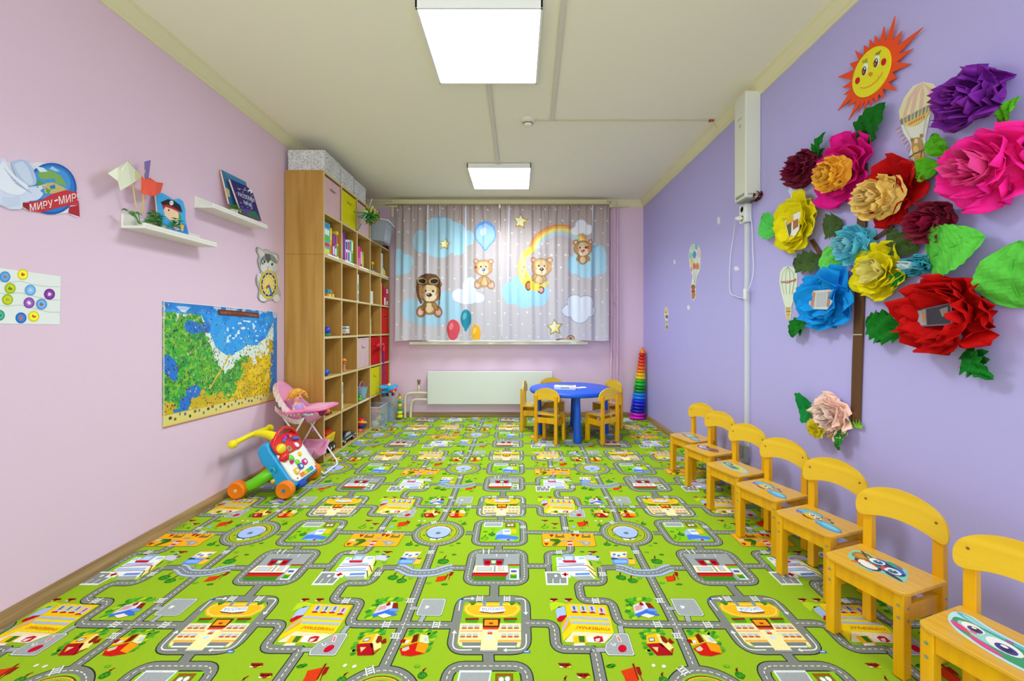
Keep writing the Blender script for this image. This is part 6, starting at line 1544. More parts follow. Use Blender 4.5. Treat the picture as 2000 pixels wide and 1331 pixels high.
obj('pot', B().lathe([(.014, 0), (.020, .035), (.022, .037), (.019, .034), (0, .030)]), M('pot pale green', '#b8d0a8', rough=.4), pl, smooth=True)
pt = at_x(300, 424, XL + .07)
pl = leafy('trailing_plant', 'green artificial sprig at the left end of the left wall shelf below the flags', (XL + .058, pt.y - .06, s1[2] + .0145), 16, .085, 9, 2.0)
obj('foot', B().lathe([(.012, 0), (.014, .012), (0, .012)]), M('pot pale green', '#b8d0a8'), pl)
pt = at_x(452, 405, XL + .06)
pl = leafy('potted_plant', 'tiny cream pot with a small sprig before the books on the right wall shelf', (XL + .078, at_x(457, 405, XL + .078).y, s2[2] + .0145), 9, .05, 5)
obj('pot', B().lathe([(.018, 0), (.023, .036), (.025, .038), (.021, .035), (0, .030)]), M('pot cream', '#dfe0c8', rough=.4), pl, smooth=True)
# paper flags on sticks
def flag(label, stick, poly, col, back=None, Xs=XL + .05, bow=.015, crease=None):
    t = thing('paper_flag', label, 'flag', at_x(*stick[0], Xs))
    pin(obj('stick', B().tube([at_x(*stick[0], Xs), at_x(*stick[1], Xs + .02)], .0028, 8), M('flag stick', '#d8c078', rough=.6)), t)
    n = len(poly); x0 = min(p[0] for p in poly); x1 = max(p[0] for p in poly)
    def pl(px, py, s): return at_x(px, py, Xs + .02 + bow * math.sin((px - x0) / (x1 - x0) * PI) + s)
    pin(obj('paper', B().prism(poly, pl, -.0005, .0005), M('flag paper ' + col, col, rough=.55)), t)
    if back: pin(obj('fold', B().prism(back[0], lambda a, b, s: at_x(a, b, Xs + .028 + s), -.0005, .0005), M('flag paper ' + back[1], back[1])), t)
    return t
flag('white paper flag on a thin stick, leftmost of the flags on the wall shelf', (Z(893, 525), Z(835, 180)), [Z(830, 182), Z(915, 285), Z(850, 335), Z(782, 375), Z(765, 312), Z(700, 262), Z(765, 222)], '#e4e6cc', ([Z(833, 180), Z(920, 285), Z(880, 305), Z(848, 240)], '#c8c880'), Xs=XL + .055, bow=.02)
flag('orange red paper flag on a stick in the middle of the shelf flags', (Z(932, 520), Z(935, 285)), [Z(918, 275), Z(938, 300), Z(975, 290), Z(1015, 318), Z(1062, 325), Z(1045, 385), Z(1010, 410), Z(960, 405), Z(915, 390)], '#e8553a', Xs=XL + .05)
flag('narrow violet paper flag rising behind the orange one', (Z(925, 520), Z(940, 240)), [Z(938, 185), Z(980, 175), Z(965, 300), Z(938, 300)], '#7c68a8', Xs=XL + .035, bow=.004)

# cat clock
fC = lpic(280, 470, 3.3275)
t = thing('cat_clock', 'grey cat-shaped learning clock with a yellow oval dial on the pink wall', 'clock', wl(522, 540))
outc = [(735, 42), (770, 60), (800, 58), (830, 80), (865, 88), (875, 120), (862, 160), (862, 200), (855, 225), (872, 260), (870, 300), (884, 340), (880, 380), (862, 398), (840, 385), (800, 392), (788, 402), (760, 395), (740, 370), (745, 320), (730, 280), (728, 240), (758, 205), (745, 170), (738, 130), (745, 100), (730, 70)]
pin(obj('board', slab(fC, closed_curve(outc, 3), .001, .008), M('cat board edge', '#8a8a86', rough=.6)), t)
pc = Pic(fC, base=.0085)
pc.poly([(775 + (x - 805) * .97 + 30 - .0, 225 + (y - 225) * .985) for x, y in outc], '#bfbfba')
pc.poly([(740, 55), (765, 72), (785, 95), (755, 110), (745, 90)], '#dcdcd6').poly([(746, 65), (762, 78), (768, 95), (755, 100)], '#e8c4bc').poly([(835, 92), (862, 96), (866, 125), (845, 130)], '#dcdcd6')
pc.ell(805, 150, 56, 62, '#8f9090').ell(800, 170, 46, 45, '#dcdcd8', -10).ell(845, 175, 20, 28, '#d4d4ce').poly([(780, 85), (815, 90), (820, 125), (800, 150), (785, 125)], '#5f6060').poly([(770, 110), (780, 150), (765, 160), (755, 130)], '#6f7070')
for x, y in ((778, 137), (828, 155)): pc.ell(x, y, 14, 11, '#f0f0e6').ell(x, y, 9, 10, '#6c9c4c').ell(x, y, 4, 8, '#1c201c')
pc.poly([(796, 168), (808, 172), (800, 180)], '#c87878').poly([(795, 184), (806, 186), (800, 192)], '#a83c3c')
pc.ell(770, 370, 24, 26, '#e4e4de').ell(858, 375, 22, 24, '#e4e4de').ell(745, 240, 16, 28, '#d8d8d2').ell(865, 262, 14, 30, '#d8d8d2')
pc.ell(805, 287, 60, 93, '#c8a83c', 0, n=36).ell(805, 287, 57, 89, '#e6c838', 0, n=36).ell(805, 287, 48, 78, '#23408c', 0, n=36).ell(805, 287, 40, 66, '#ecd878', 0, n=32)
for k in range(12):
    a = k * PI / 6; pc.ell(805 + 44 * math.sin(a), 287 - 72 * math.cos(a), 3, 4.5, '#f0ead0', n=8)
for k in range(12):
    a = k * PI / 6 + .1; pc.ell(805 + 31 * math.sin(a), 287 - 52 * math.cos(a), 3, 4, '#b8884c', n=8)
pin(pc.build('print'), t)
pc = Pic(fC, base=.012); pc.line([(805, 287), (824, 352)], 12, '#2c7cc0').poly([(818, 345), (832, 350), (828, 368)], '#2c7cc0').line([(808, 283), (797, 305)], 12, '#c8402c').poly([(788, 295), (806, 300), (788, 318)], '#c8402c').ell(806, 285, 6, 6, '#d8d0b0')
pin(pc.build('hands'), t)

# ================================================================== RIGHT WALL
def rpic(x0, y0, s, off=0.0): return lambda a, b, t: wr(x0 + a / s, y0 + b / s, off + t)
# sun
fS = rpic(1600, 0, 4.16)
sun = [(555, 215), (570, 335), (645, 130), (622, 332), (705, 250), (662, 372), (875, 222), (672, 440), (793, 395), (660, 505), (778, 520), (622, 588), (660, 632), (592, 668), (657, 738), (545, 722), (552, 802), (512, 762), (495, 835), (468, 790), (445, 868), (436, 802), (392, 895), (402, 815), (345, 912), (372, 825), (265, 978), (330, 825), (258, 865), (300, 795), (175, 900), (268, 762), (222, 772), (288, 716), (212, 712), (298, 650), (175, 626), (312, 565), (275, 517), (350, 490), (318, 410), (388, 458), (392, 368), (432, 395), (440, 320), (474, 372), (482, 290), (520, 345)]
t = thing('paper_sun', 'orange spiky paper sun with a smiling yellow face, high on the lilac wall', 'wall decoration', wr(1712, 140))
pin(obj('rays', slab(fS, sun, .012, .016), M('orange card', '#e8480c', rough=.6)), t)
face = [(463 + 128 * math.cos(a) * math.cos(.50) - 228 * math.sin(a) * math.sin(.50) * -1 * -1, 583 + 128 * math.cos(a) * math.sin(.50) + 228 * math.sin(a) * math.cos(.50)) for a in [2 * PI * k / 44 for k in range(44)]]
pin(obj('face', slab(fS, face, .016, .021), M('yellow card', '#e6dc14', rough=.55)), t)
pc = Pic(fS, base=.0213)
for (x, y, r_) in ((412, 560, 0), (508, 495, 0)):
    pc.ell(x, y, 22, 54, '#f2f2ea', 12).ell(x - 8, y + 16, 17, 38, '#2c2c28', 12).ell(x - 12, y + 26, 9, 16, '#b85848', 12).ell(x - 2, y - 4, 6, 10, '#e8e4d8', 12)
    for k in range(4): pc.line([(x - 12 + k * 9, y - 46), (x - 22 + k * 13 + (18 if x > 450 else 0), y - 66 - k * 7)], 4, '#2c3c18')
pc.ell(565, 503, 20, 32, '#c8101c', 20).ell(350, 656, 19, 30, '#c8101c', 20).ell(457, 603, 20, 17, '#e08c1c', -40)
pc.line([(370, 712), (410, 716), (460, 695), (510, 655), (545, 610), (558, 585)], 9, '#eea41c')
rr = random.Random(3)
for k in range(34):
    x, y = rr.uniform(360, 590), rr.uniform(440, 640); pc.ell(x, y, 2.4, 2.4, '#a89c10', n=6)
pin(pc.build('face_print'), t)

# hot air balloons and small stickers
t = thing('wall_sticker', 'striped hot air balloon sticker with a bear in its basket, below the sun', 'wall sticker', wr(1795, 240))
pin(obj('cutout', slab(fS, [(850, 668), (930, 680), (968, 730), (965, 830), (915, 900), (880, 1060), (868, 1130), (878, 1210), (872, 1325), (800, 1330), (735, 1280), (755, 1200), (745, 1160), (690, 1080), (662, 980), (655, 900), (700, 790), (770, 700)], .001, .004), M('sticker white', '#e6e8dc', rough=.5)), t)
pc = Pic(fS, base=.0045)
pc.poly([(850, 672), (930, 685), (962, 735), (958, 815), (940, 830), (800, 900), (665, 965), (660, 900), (705, 790), (775, 705)], '#e6dfae')
for q in ([(850, 672), (800, 700), (730, 800), (690, 945), (715, 940), (760, 800), (815, 705)], [(850, 672), (835, 760), (820, 890), (850, 875), (865, 760)], [(850, 672), (900, 740), (925, 835), (950, 815), (935, 730)], [(850, 672), (780, 760), (750, 920), (780, 905), (810, 770)]): pc.poly(q, '#dfb8b0')
pc.poly([(660, 965), (800, 905), (945, 830), (925, 890), (880, 955), (800, 1020), (740, 1030), (675, 1000)], '#e8c86c')
for k in range(9): pc.poly([(668 + k * 31, 975 - k * 16), (692 + k * 31, 962 - k * 16), (695 + k * 28, 1010 - k * 14), (676 + k * 29, 1015 - k * 13)], ('#8c78a8', '#7ca088')[k % 2])
for k in range(7): pc.poly([(735 + k * 20, 1022 - k * 10), (748 + k * 20, 1015 - k * 10), (758 + k * 18, 985 - k * 10)], '#c85c34')
for k in range(7): pc.line([(664 + k * 14, 1030 + k * 28), (628 + k * 16, 1050 + k * 30)], 8, ('#d89c9c', '#e0c088')[k % 2])
pc.line([(700, 1010), (775, 1160)], 2.5, '#8a8a80').line([(880, 960), (850, 1130)], 2.5, '#8a8a80')
pc.poly([(762, 1140), (785, 1120), (830, 1115), (850, 1140), (862, 1210), (870, 1260), (780, 1270), (765, 1200)], '#b8935a').ell(770, 1138, 14, 16, '#a07c48').ell(845, 1102, 13, 15, '#a07c48').ell(803, 1150, 15, 24, '#e8d8a8').ell(806, 1165, 5, 4, '#3c2c20').ell(800, 1215, 22, 32, '#e2c46c')
pc.poly([(780, 1260), (872, 1240), (872, 1322), (805, 1328)], '#e0b45a').line([(745, 1280), (800, 1245), (870, 1215)], 9, '#6c5c4c').line([(850, 1230), (842, 1285)], 7, '#6c5c4c')
for k in range(3): pc.line([(795, 1275 + k * 17), (870, 1262 + k * 17)], 3, '#b08434')
pin(pc.build('print'), t)
fK = rpic(1480, 480, 3.169)
t = thing('wall_sticker', 'pale green hot air balloon sticker with red bunting, left of the blue paper flower', 'wall sticker', wr(1541, 565))
pin(obj('cutout', slab(fK, [(190, 125), (225, 135), (248, 180), (248, 230), (235, 300), (212, 375), (212, 410), (205, 458), (182, 458), (172, 410), (172, 378), (150, 300), (136, 220), (142, 165), (160, 135)], .001, .003), M('sticker pale', '#dfe8d0', rough=.5)), t)
pc = Pic(fK, base=.0035)
for dx in (-35, -14, 10, 32): pc.line([(192, 128), (192 + dx, 170), (192 + dx * 1.2, 220), (192 + dx * .75, 300)], 3, '#9ab08a')
pc.line([(145, 222), (190, 232), (245, 205)], 4, '#b04a4a')
for k in range(8): pc.poly([(148 + k * 12, 222 - k * 1.5), (157 + k * 12, 222 - k * 1.5), (153 + k * 12, 238 - k * 1.5)], '#c86868')
pc.poly([(176, 380), (210, 380), (206, 408), (200, 455), (184, 455), (178, 410)], '#dcbc6c').ell(190, 395, 13, 14, '#c8a878').line([(178, 410), (208, 408)], 4, '#6c5838').line([(182, 430), (204, 428)], 3, '#a8843c')
pin(pc.build('print'), t)
fB = rpic(1240, 160, 2.663)
t = thing('wall_sticker', 'sticker of a bear hanging from a bunch of balloons, on the far lilac wall', 'wall sticker', wr(1356, 530))
pin(obj('cutout', slab(fB, [(300, 845), (330, 845), (345, 880), (343, 930), (338, 985), (325, 1010), (316, 1060), (318, 1120), (308, 1138), (298, 1130), (292, 1075), (302, 1010), (288, 980), (282, 900), (288, 865)], .001, .003), M('sticker white', '#e6e8dc')), t)
pc = Pic(fB, base=.0035)
for x, y, rx, ry, c in ((302, 862, 10, 20, '#c8dcc8'), (322, 858, 9, 18, '#8cb8dc'), (335, 895, 9, 22, '#e8c8d4'), (293, 905, 9, 20, '#9cd0c8'), (312, 900, 10, 20, '#58a0c8'), (325, 925, 9, 20, '#e8e0e0'), (300, 940, 10, 22, '#e8cc88'), (328, 960, 9, 18, '#d88858'), (312, 960, 8, 18, '#c87c70'), (296, 975, 7, 14, '#d8a8c8')): pc.ell(x, y, rx, ry, c, n=14)
pc.line([(308, 985), (312, 1050)], 2, '#a0a098').line([(322, 980), (313, 1050)], 2, '#a0a098')
pc.ell(305, 1068, 11, 14, '#a06838', n=12).poly([(297, 1080), (314, 1080), (316, 1115), (308, 1132), (299, 1128)], '#b87c48').poly([(296, 1085), (315, 1085), (314, 1096), (297, 1096)], '#c83c28')
pin(pc.build('print'), t)
t = thing('wall_sticker', 'tiny sticker of a bear under one balloon, low on the far lilac wall', 'wall sticker', wr(1302, 620))
pin(obj('cutout', slab(fB, [(158, 1172), (170, 1172), (176, 1200), (172, 1235), (174, 1288), (162, 1290), (160, 1240), (153, 1205)], .001, .003), M('sticker white', '#e6e8dc')), t)
pc = Pic(fB, base=.0035); pc.ell(164, 1190, 9, 18, '#e0d0a0', n=14).ell(164, 1200, 8, 8, '#d8a878', n=10).ell(167, 1222, 7, 10, '#8c6848', n=10).ell(167, 1252, 6, 10, '#c8b08c', n=10).ell(168, 1276, 6, 12, '#b08a4c', n=10); pin(pc.build('print'), t)
for k, (x, y, w_, h_, rot, lab) in enumerate(((835, 575, 34, 34, 0, 'white cloud card peeking out above the leftmost yellow flower'), (437, 722, 8, 20, 10, 'white cloud sticker left of the double socket'), (207, 938, 6, 12, 0, 'white cloud sticker left of the balloon bunch sticker'), (530, 972, 13, 12, 0, 'white cloud sticker inside the hanging cord loop'), (280, 1175, 8, 13, 20, 'white cloud sticker below the balloon bunch sticker'))):
    b = B()
    pts = [(x + w_ * math.cos(a) * (1 + .18 * math.sin(4 * a)), y + h_ * math.sin(a) * (1 + .12 * math.cos(3 * a))) for a in [2 * PI * j / 18 for j in range(18)]]
    tag(obj('cloud_sticker', slab(fB, pts, .0008, .0018), M('cloud sticker', '#dfe3f2', rough=.5)), lab, 'wall sticker', None)

# tree of brown card
fK4 = fK; fK2 = rpic(1480, 240, 4.436)
t = thing('paper_tree', 'tall brown card tree trunk with two thin branches behind the paper flowers', 'wall decoration', wr(1680, 600))
m_tr = M('brown card', '#5e3d20', rough=.5)
pin(obj('trunk', slab(lambda a, b, t: wr(a, b, t), [(1684, 318), (1697, 318), (1694, 480), (1690.5, 600), (1687, 700), (1683, 825), (1665, 825), (1668, 700), (1672.5, 600), (1675, 480)], .002, .010), m_tr, bevel=.001), t)
for q in ([(1584, 470), (1591, 467), (1617, 507), (1612, 512), (1598, 494)], [(1708, 466), (1746, 438), (1750, 444), (1709, 473)]):
    pin(obj('branch', slab(lambda a, b, t: wr(a, b, t), q, .004, .009), m_tr), t)
pin(obj('tape', slab(lambda a, b, t: wr(a, b, t), [(1669.5, 653), (1688, 653), (1688, 655), (1669.5, 655)], .010, .0108), M('clear tape', '#c8bca8', rough=.2)), t)
b = B()
for k, c in enumerate(['#7cb81c', '#a8d838', '#58a018', '#b8dc60', '#6cac20', '#90c830', '#6cb41c']):
    x = 1664 + k * 3.6; b.color(c).add([wr(x - 3, 832, .012), wr(x + 3, 833, .014), wr(x + 1 + (k % 3) * 1.5, 818 + (k % 2) * 5, .02)], [(0, 1, 2)])
b.color('#8cc428').prism([(1663, 829), (1690, 831), (1688, 838), (1672, 834)], lambda a, c, s: wr(a, c, s), .010, .014)
pin(obj('grass_tuft', b, M('printed paper', attr=True, rough=.6, spec=.25), solid=.0006), t)

# ------------------------------------------------------------------ crepe paper leaves
def leaf_mat(c): return M('crepe leaf ' + c, c, rough=.7, spec=.2, var=.10, scale=60, bump=.3, bscale=300, tl=.15)
def paper_leaf(base, tip, hw, col, label, serr=.12, nser=5, lift=.03, fold=.35, off=.012, seed=0, fingers=1):
    """a leaf from its base pixel to its tip pixel; hw = half width in pixels at its middle"""
    A = wr(*base); T_ = wr(*tip); d = T_ - A; L_ = d.length; d.normalize()
    n = Vector((-1, 0, 0)); side = d.cross(n).normalized()
    # half width in metres, measured at the leaf's own distance
    W = hw * ((A.y + T_.y) / 2) / F * 1.25
    rr = random.Random(seed or int(base[0] * 3 + base[1]))
    t = thing('paper_leaf', label, 'paper leaf', A, group='crepe paper leaves on the lilac wall')
    bl = B(); NS, NWd = 18, 4
    def P_at(s, w):
        prof = math.sin(PI * min(1, s ** .8 * .96 + .04)) ** .6
        saw = 1 + serr * (((s * nser) % 1) * 2 - 1) if abs(w) > .9 else 1
        x = w * W * prof * saw
        h = off + lift * math.sin(PI * s * .8) + fold * abs(x) - .6 * fold * abs(x) * s + .004 * math.sin(s * 17 + w * 5 + rr.random())
        return d * (L_ * s) + side * x + n * h
    rows = [[P_at(i / NS, j / NWd) for j in range(-NWd, NWd + 1)] for i in range(NS + 1)]
    vs = [p for r in rows for p in r]; m_ = 2 * NWd + 1
    bl.add(vs, [(i * m_ + j, i * m_ + j + 1, (i + 1) * m_ + j + 1, (i + 1) * m_ + j) for i in range(NS) for j in range(m_ - 1)])
    if fingers > 1:
        for sgn in (-1, 1):
            for q in range(fingers - 1):
                s0 = .22 + q * .22; dd = (d * .55 + side * sgn * .85).normalized(); sd = dd.cross(n).normalized(); LL = L_ * (.55 - q * .12); o = d * (L_ * s0) + n * (off + .004)
                vs = []
                for i in range(9):
                    s = i / 8; wv = W * .42 * math.sin(PI * min(1, s * .94 + .06)) * (1 + serr * .8 * (((s * 4) % 1) * 2 - 1))
                    for j in (-1, 0, 1): vs.append(o + dd * (LL * s) + sd * (wv * j) + n * (lift * .8 * s + .25 * abs(wv * j) + .003 * q))
                bl.add(vs, [(i * 3 + j, i * 3 + j + 1, (i + 1) * 3 + j + 1, (i + 1) * 3 + j) for i in range(8) for j in range(2)])
    obj('blade', bl, leaf_mat(col), t, solid=.0007)
    obj('midrib', B().tube([d * (L_ * s) + n * (off + lift * math.sin(PI * s * .8) + .001) for s in (0, .2, .4, .6, .8)], .0016, 6), leaf_mat(col), t)
DG, LG, OG, MG = '#0e7a1c', '#62d048', '#465f2c', '#5cb81c'
paper_leaf((1690, 285), (1742, 200), 27, '#0c6c14', 'large dark green paper leaf just below the sun', .14, 5, .03, .15)
paper_leaf((1602, 312), (1623, 258), 10, DG, 'narrow dark green jagged leaf between the maroon and pink flowers', .3, 4, fingers=2)
paper_leaf((1858, 302), (1838, 262), 14, MG, 'small mid green leaf between the bear balloon and the hot pink flower', .05, 3)
paper_leaf((1842, 322), (1803, 345), 19, MG, 'mid green leaf left of the hot pink flower, beside the bear basket', .06, 3)
paper_leaf((1968, 246), (2012, 188), 12, MG, 'bright leaf at the right edge above the hot pink flower', .03, 3)
paper_leaf((1526, 452), (1497, 425), 20, '#5cd45c', 'light green leaf peeking out left of the yellow flower with a picture', .12, 3)
paper_leaf((1652, 436), (1622, 452), 20, OG, 'olive green leaf below the pink flower, left of the trunk', .2, 4, fingers=2, seed=5)
paper_leaf((1612, 510), (1560, 516), 17, OG, 'olive jagged leaf under the thin left branch', .25, 4)
paper_leaf((1650, 520), (1622, 488), 20, '#6ed858', 'light green leaf behind the pale blue flower', .1, 3)
paper_leaf((1800, 490), (1748, 452), 16, OG, 'olive leaf tucked below the dark crimson flower', .2, 4, fingers=2)
paper_leaf((1822, 508), (1950, 462), 42, LG, 'huge light green leaf in the middle right, above the big red flower', .06, 9, .05, .18)
paper_leaf((2008, 602), (2020, 470), 52, LG, 'huge light green leaf cut by the right picture edge', .04, 9, .05, .18)
paper_leaf((1772, 648), (1708, 628), 26, DG, 'dark green many-lobed leaf left of the big red flower', .3, 6, .04, .2, fingers=3)
paper_leaf((1898, 680), (1962, 742), 16, '#0c7c20', 'dark green lobed leaf hanging below the big red flower', .3, 5, .04, .2, fingers=3)
paper_leaf((1578, 625), (1556, 658), 13, DG, 'dark green leaf below the bright blue flower', .25, 4, fingers=2)
paper_leaf((1592, 795), (1572, 800), 24, '#0c8c3c', 'round green leaf left of the peach flower', .05, 3)
paper_leaf((1660, 838), (1650, 880), 8, '#2c8c28', 'narrow green leaf pointing down below the peach flower', .05, 3)
paper_leaf((1780, 535), (1757, 560), 10, '#1c9c34', 'small green leaf under the small turquoise flower', .05, 3)

# ------------------------------------------------------------------ crepe paper flowers
def flower(bbox, col, label, rings, depth=.06, jag=.06, seed=1, ruff=1.0, parts=None, group='crepe paper flowers on the lilac wall', rough=.75, cup=0, kind='paper_flower', tilt=0, lift=0.0):
    x0, y0, x1, y1 = bbox
    off0 = .02
    P0 = wr(x0, (y0 + y1) / 2); P1 = wr(x1, (y0 + y1) / 2)
    # size as it stands a few centimetres off the wall
    cx = (x0 + x1) / 2; Xp = XR - depth * .60 - lift
    Yc0 = Xp * F / (x0 - VX); Yc1 = Xp * F / (x1 - VX); yc = (Yc0 + Yc1) / 2; RA = abs(Yc0 - Yc1) / 2 * 1.05
    RB = (y1 - y0) / 2 * yc / F * 1.09; zc = EYE + (VY - (y0 + y1) / 2) * yc / F
    t = thing(kind, label, 'paper flower', (XR, yc, zc), group=group)
    rr = random.Random(seed * 13 + 5)
    ca, sa = math.cos(math.radians(tilt)), math.sin(math.radians(tilt))
    def W(a, b, h): 
        a2, b2 = a * ca - b * sa, a * sa + b * ca
        return (-h - lift, -a2 * RA, b2 * RB)         # a, b in units of the radius; h in metres off the wall
    def ring(nm, color, n, r0, L_, wd, t0, curl, h0, sd):
        r_ = random.Random(sd); b = B(); G, H = 7, 6
        for k in range(n):
            th = 2 * PI * k / n + r_.uniform(-.25, .25) * 2 * PI / n * 1.6; ph = [r_.uniform(0, 6.28) for _ in range(5)]
            Lk = L_ * r_.uniform(.86, 1.06); wk = wd * r_.uniform(.85, 1.2); tl_ = t0 + r_.uniform(-.12, .12)
            vs = []
            for j in range(H + 1):
                s = j / H
                for i in range(G + 1):
                    w = -1 + 2 * i / G
                    prof = (.45 + 1.0 * s - .30 * s ** 4)
                    tip = 1 - .20 * w * w * s + .6 * jag * r_.uniform(-1, 1) * (s > .95)
                    a = tl_ + curl * s
                    rad = r0 + Lk * s * tip * math.cos(a * .8)
                    lat = w * wk * prof
                    h = h0 + depth * (s * math.sin(a) * 1.25) + ruff * depth * .21 * s * (math.sin(w * 5 + ph[0] + s * 3) + .7 * math.sin(w * 9 + ph[1]) * s + .5 * math.sin(s * 8 + ph[2])) + r_.uniform(-1, 1) * .03 * depth * ruff
                    ang = th + lat / max(.25, rad) * .8
                    jx = r_.uniform(-.012, .012) * ruff
                    vs.append(W((rad + jx) * math.cos(ang), (rad + jx) * math.sin(ang), max(.003, h)))
            b.add(vs, [(j * (G + 1) + i, j * (G + 1) + i + 1, (j + 1) * (G + 1) + i + 1, (j + 1) * (G + 1) + i) for j in range(H) for i in range(G)])
        return obj(nm, b, M('crepe ' + color, color, rough=rough, spec=.2, var=.06, scale=40, bump=.25, bscale=260, tl=.30), t, solid=.0008, smooth=True, angle=48)
    cr = .82 if kind == 'paper_flower' and rings[0][3] >= .4 else .55
    cb_ = B(); ph = rr.uniform(0, 6)
    vs = [W(0, 0, depth * .72)]; fs = []
    for j in range(1, 7):
        q = j / 6
        for i in range(30):
            a = 2 * PI * i / 30; wob = 1 + .06 * math.sin(a * 7 + ph + j)
            vs.append(W(cr * q * wob * math.cos(a), cr * q * wob * math.sin(a), max(.003, depth * .72 * (1 - q ** 2.2) + .004 * math.sin(a * 11 + j * 2 + ph))))
    fs += [(0, 1 + i, 1 + (i + 1) % 30) for i in range(30)]
    for j in range(5): fs += [(1 + j * 30 + i, 1 + j * 30 + (i + 1) % 30, 31 + j * 30 + (i + 1) % 30, 31 + j * 30 + i) for i in range(30)]
    cb_.add(vs, fs)
    if not parts and len(rings) > 3: cb_ and obj('core', cb_, M('crepe ' + rings[1][1], rings[1][1], rough=rough), t)
    for q, (nm, color, n, r0, L_, wd, t0, curl, h0) in enumerate(rings): ring(nm, color, n, r0, L_, wd, t0, curl, h0, seed * 31 + q)
    if parts: parts(t, W, depth)
    return t
def rose(c, k=3, c2=None):
    c2 = c2 or c
    R_ = [('outer_petals', c, 8, .05, .95, .52, .12, .4, .008), ('middle_petals', c, 7, .03, .76, .52, .38, .45, .018)]
    if k > 2: R_.append(('inner_petals', c2, 6, .02, .52, .44, .68, .4, .026))
    if k > 3: R_.append(('heart', c2, 5, .0, .32, .30, 1.0, .2, .032))
    return R_
def ball(c, c2=None):
    c2 = c2 or c
    return [('outer_petals', c, 10, .42, .56, .42, .2, .5, .012), ('middle_petals', c, 9, .24, .52, .40, .42, .5, .028), ('inner_petals', c2, 7, .10, .42, .34, .65, .5, .040), ('heart', c2, 5, .0, .28, .26, .9, .4, .050)]
def picture(q, draws, base='#e6e2da'):
    def f(t, W, depth):
        h = depth * .80
        b = B().prism(q, lambda a, b_, s: W(a, b_, h + s), 0, .002); obj('picture_card', b, M('card ' + base, base, rough=.4), t)
        pc = Pic(lambda a, b_, s: Vector(W(a, b_, h + .002 + s)))
        for p, c in draws: pc.poly(p, c)
        pc.build('picture_print', t)
    return f
flower((1824, 125, 1974, 258), '#6c1484', 'deep purple crepe flower at the top right of the wall', rose('#7e1a9c', 4), .085, seed=1, ruff=1.3, tilt=20)
flower((1832, 232, 2034, 428), '#f0148c', 'huge hot pink crepe flower at the right edge', rose('#fa1698', 4, '#fa50a4'), .10, jag=.03, seed=2, ruff=1.1)
flower((1536, 292, 1604, 368), '#6e0a2c', 'small maroon ruffled flower at the upper left of the bouquet', ball('#7c0c34', '#8c1440'), .05, jag=.12, seed=3, ruff=1.5)
flower((1588, 253, 1726, 412), '#ee1490', 'bright pink crepe flower with a yellow ruffled heart', [('outer_petals', '#fa18a4', 7, .1, .92, .5, .15, .4, .008), ('middle_petals', '#ee1490', 7, .1, .66, .45, .5, .4, .014)], .06, jag=.04, seed=4, ruff=1.1)
flower((1597, 303, 1658, 378), '#f4b838', 'yellow-orange ruffled paper rose in the heart of the pink flower', ball('#f8b830', '#fac648'), .05, lift=.052, jag=.1, seed=5, ruff=.9)
flower((1688, 302, 1810, 452), '#d40c0c', 'red crepe flower behind a cream-yellow ruffled heart', [('outer_petals', '#d80c10', 7, .1, .92, .5, .15, .4, .008), ('middle_petals', '#d00a0a', 7, .1, .66, .45, .5, .4, .014)], .06, jag=.04, seed=6, ruff=1.1)
flower((1672, 340, 1762, 432), '#eec870', 'cream-yellow ruffled rose in front of the upper red flower', ball('#f2cc6c', '#f6d888'), .055, lift=.060, jag=.06, seed=7, ruff=.9)
flower((1768, 388, 1874, 482), '#7c0c30', 'dark crimson crepe flower under the hot pink one', rose('#820c30', 4, '#a01440'), .07, jag=.03, seed=8)
flower((1510, 376, 1606, 502), '#ecdc10', 'yellow crepe flower with a small picture in its heart, leftmost of the yellow ones', rose('#fcee10', 2), .055, jag=.05, seed=9, parts=picture([(-.35, .2), (-.05, .28), (.30, .30), (.22, -.2), (-.12, -.5)], [([(-.30, .15), (-.05, .2), (-.08, -.2), (-.15, -.35)], '#5c5848'), ([(-.28, .22), (0, .28), (.02, .10), (-.25, .05)], '#e0b028'), ([(.0, .1), (.2, .12), (.2, -.1), (0, -.15)], '#a8683c'), ([(-.14, -.3), (-.02, -.3), (-.08, -.46)], '#d84a50')]))
flower((1634, 438, 1708, 522), '#5cc4da', 'pale blue ruffled crepe flower over the trunk', ball('#60c8de', '#8cd8e6'), .05, jag=.06, seed=10)
flower((1664, 468, 1780, 592), '#ecdc10', 'yellow crepe flower with a small pale centre, right of the trunk', rose('#fcee10', 3, '#f4e880'), .06, jag=.04, seed=11)
flower((1557, 517, 1676, 652), '#1498e4', 'bright blue crepe flower with a small framed picture', rose('#18aaf6', 2), .06, jag=.05, seed=12, ruff=1.3, parts=picture([(-.40, .26), (.36, .22), (.30, -.30), (-.44, -.24)], [([(-.34, .2), (-.2, .2), (-.26, -.22), (-.38, -.2)], '#c89070'), ([(.2, .18), (.3, .17), (.24, -.24), (.14, -.2)], '#b8886c'), ([(-.16, .18), (.16, .18), (.1, -.2), (-.2, -.2)], '#bcbcba')], '#d8d4cc'))
flower((1767, 496, 1821, 541), '#48bcd0', 'small turquoise flower with white curls between leaves', rose('#50c0d4', 3, '#d8eef0'), .05, jag=.1, seed=13, ruff=1.5)
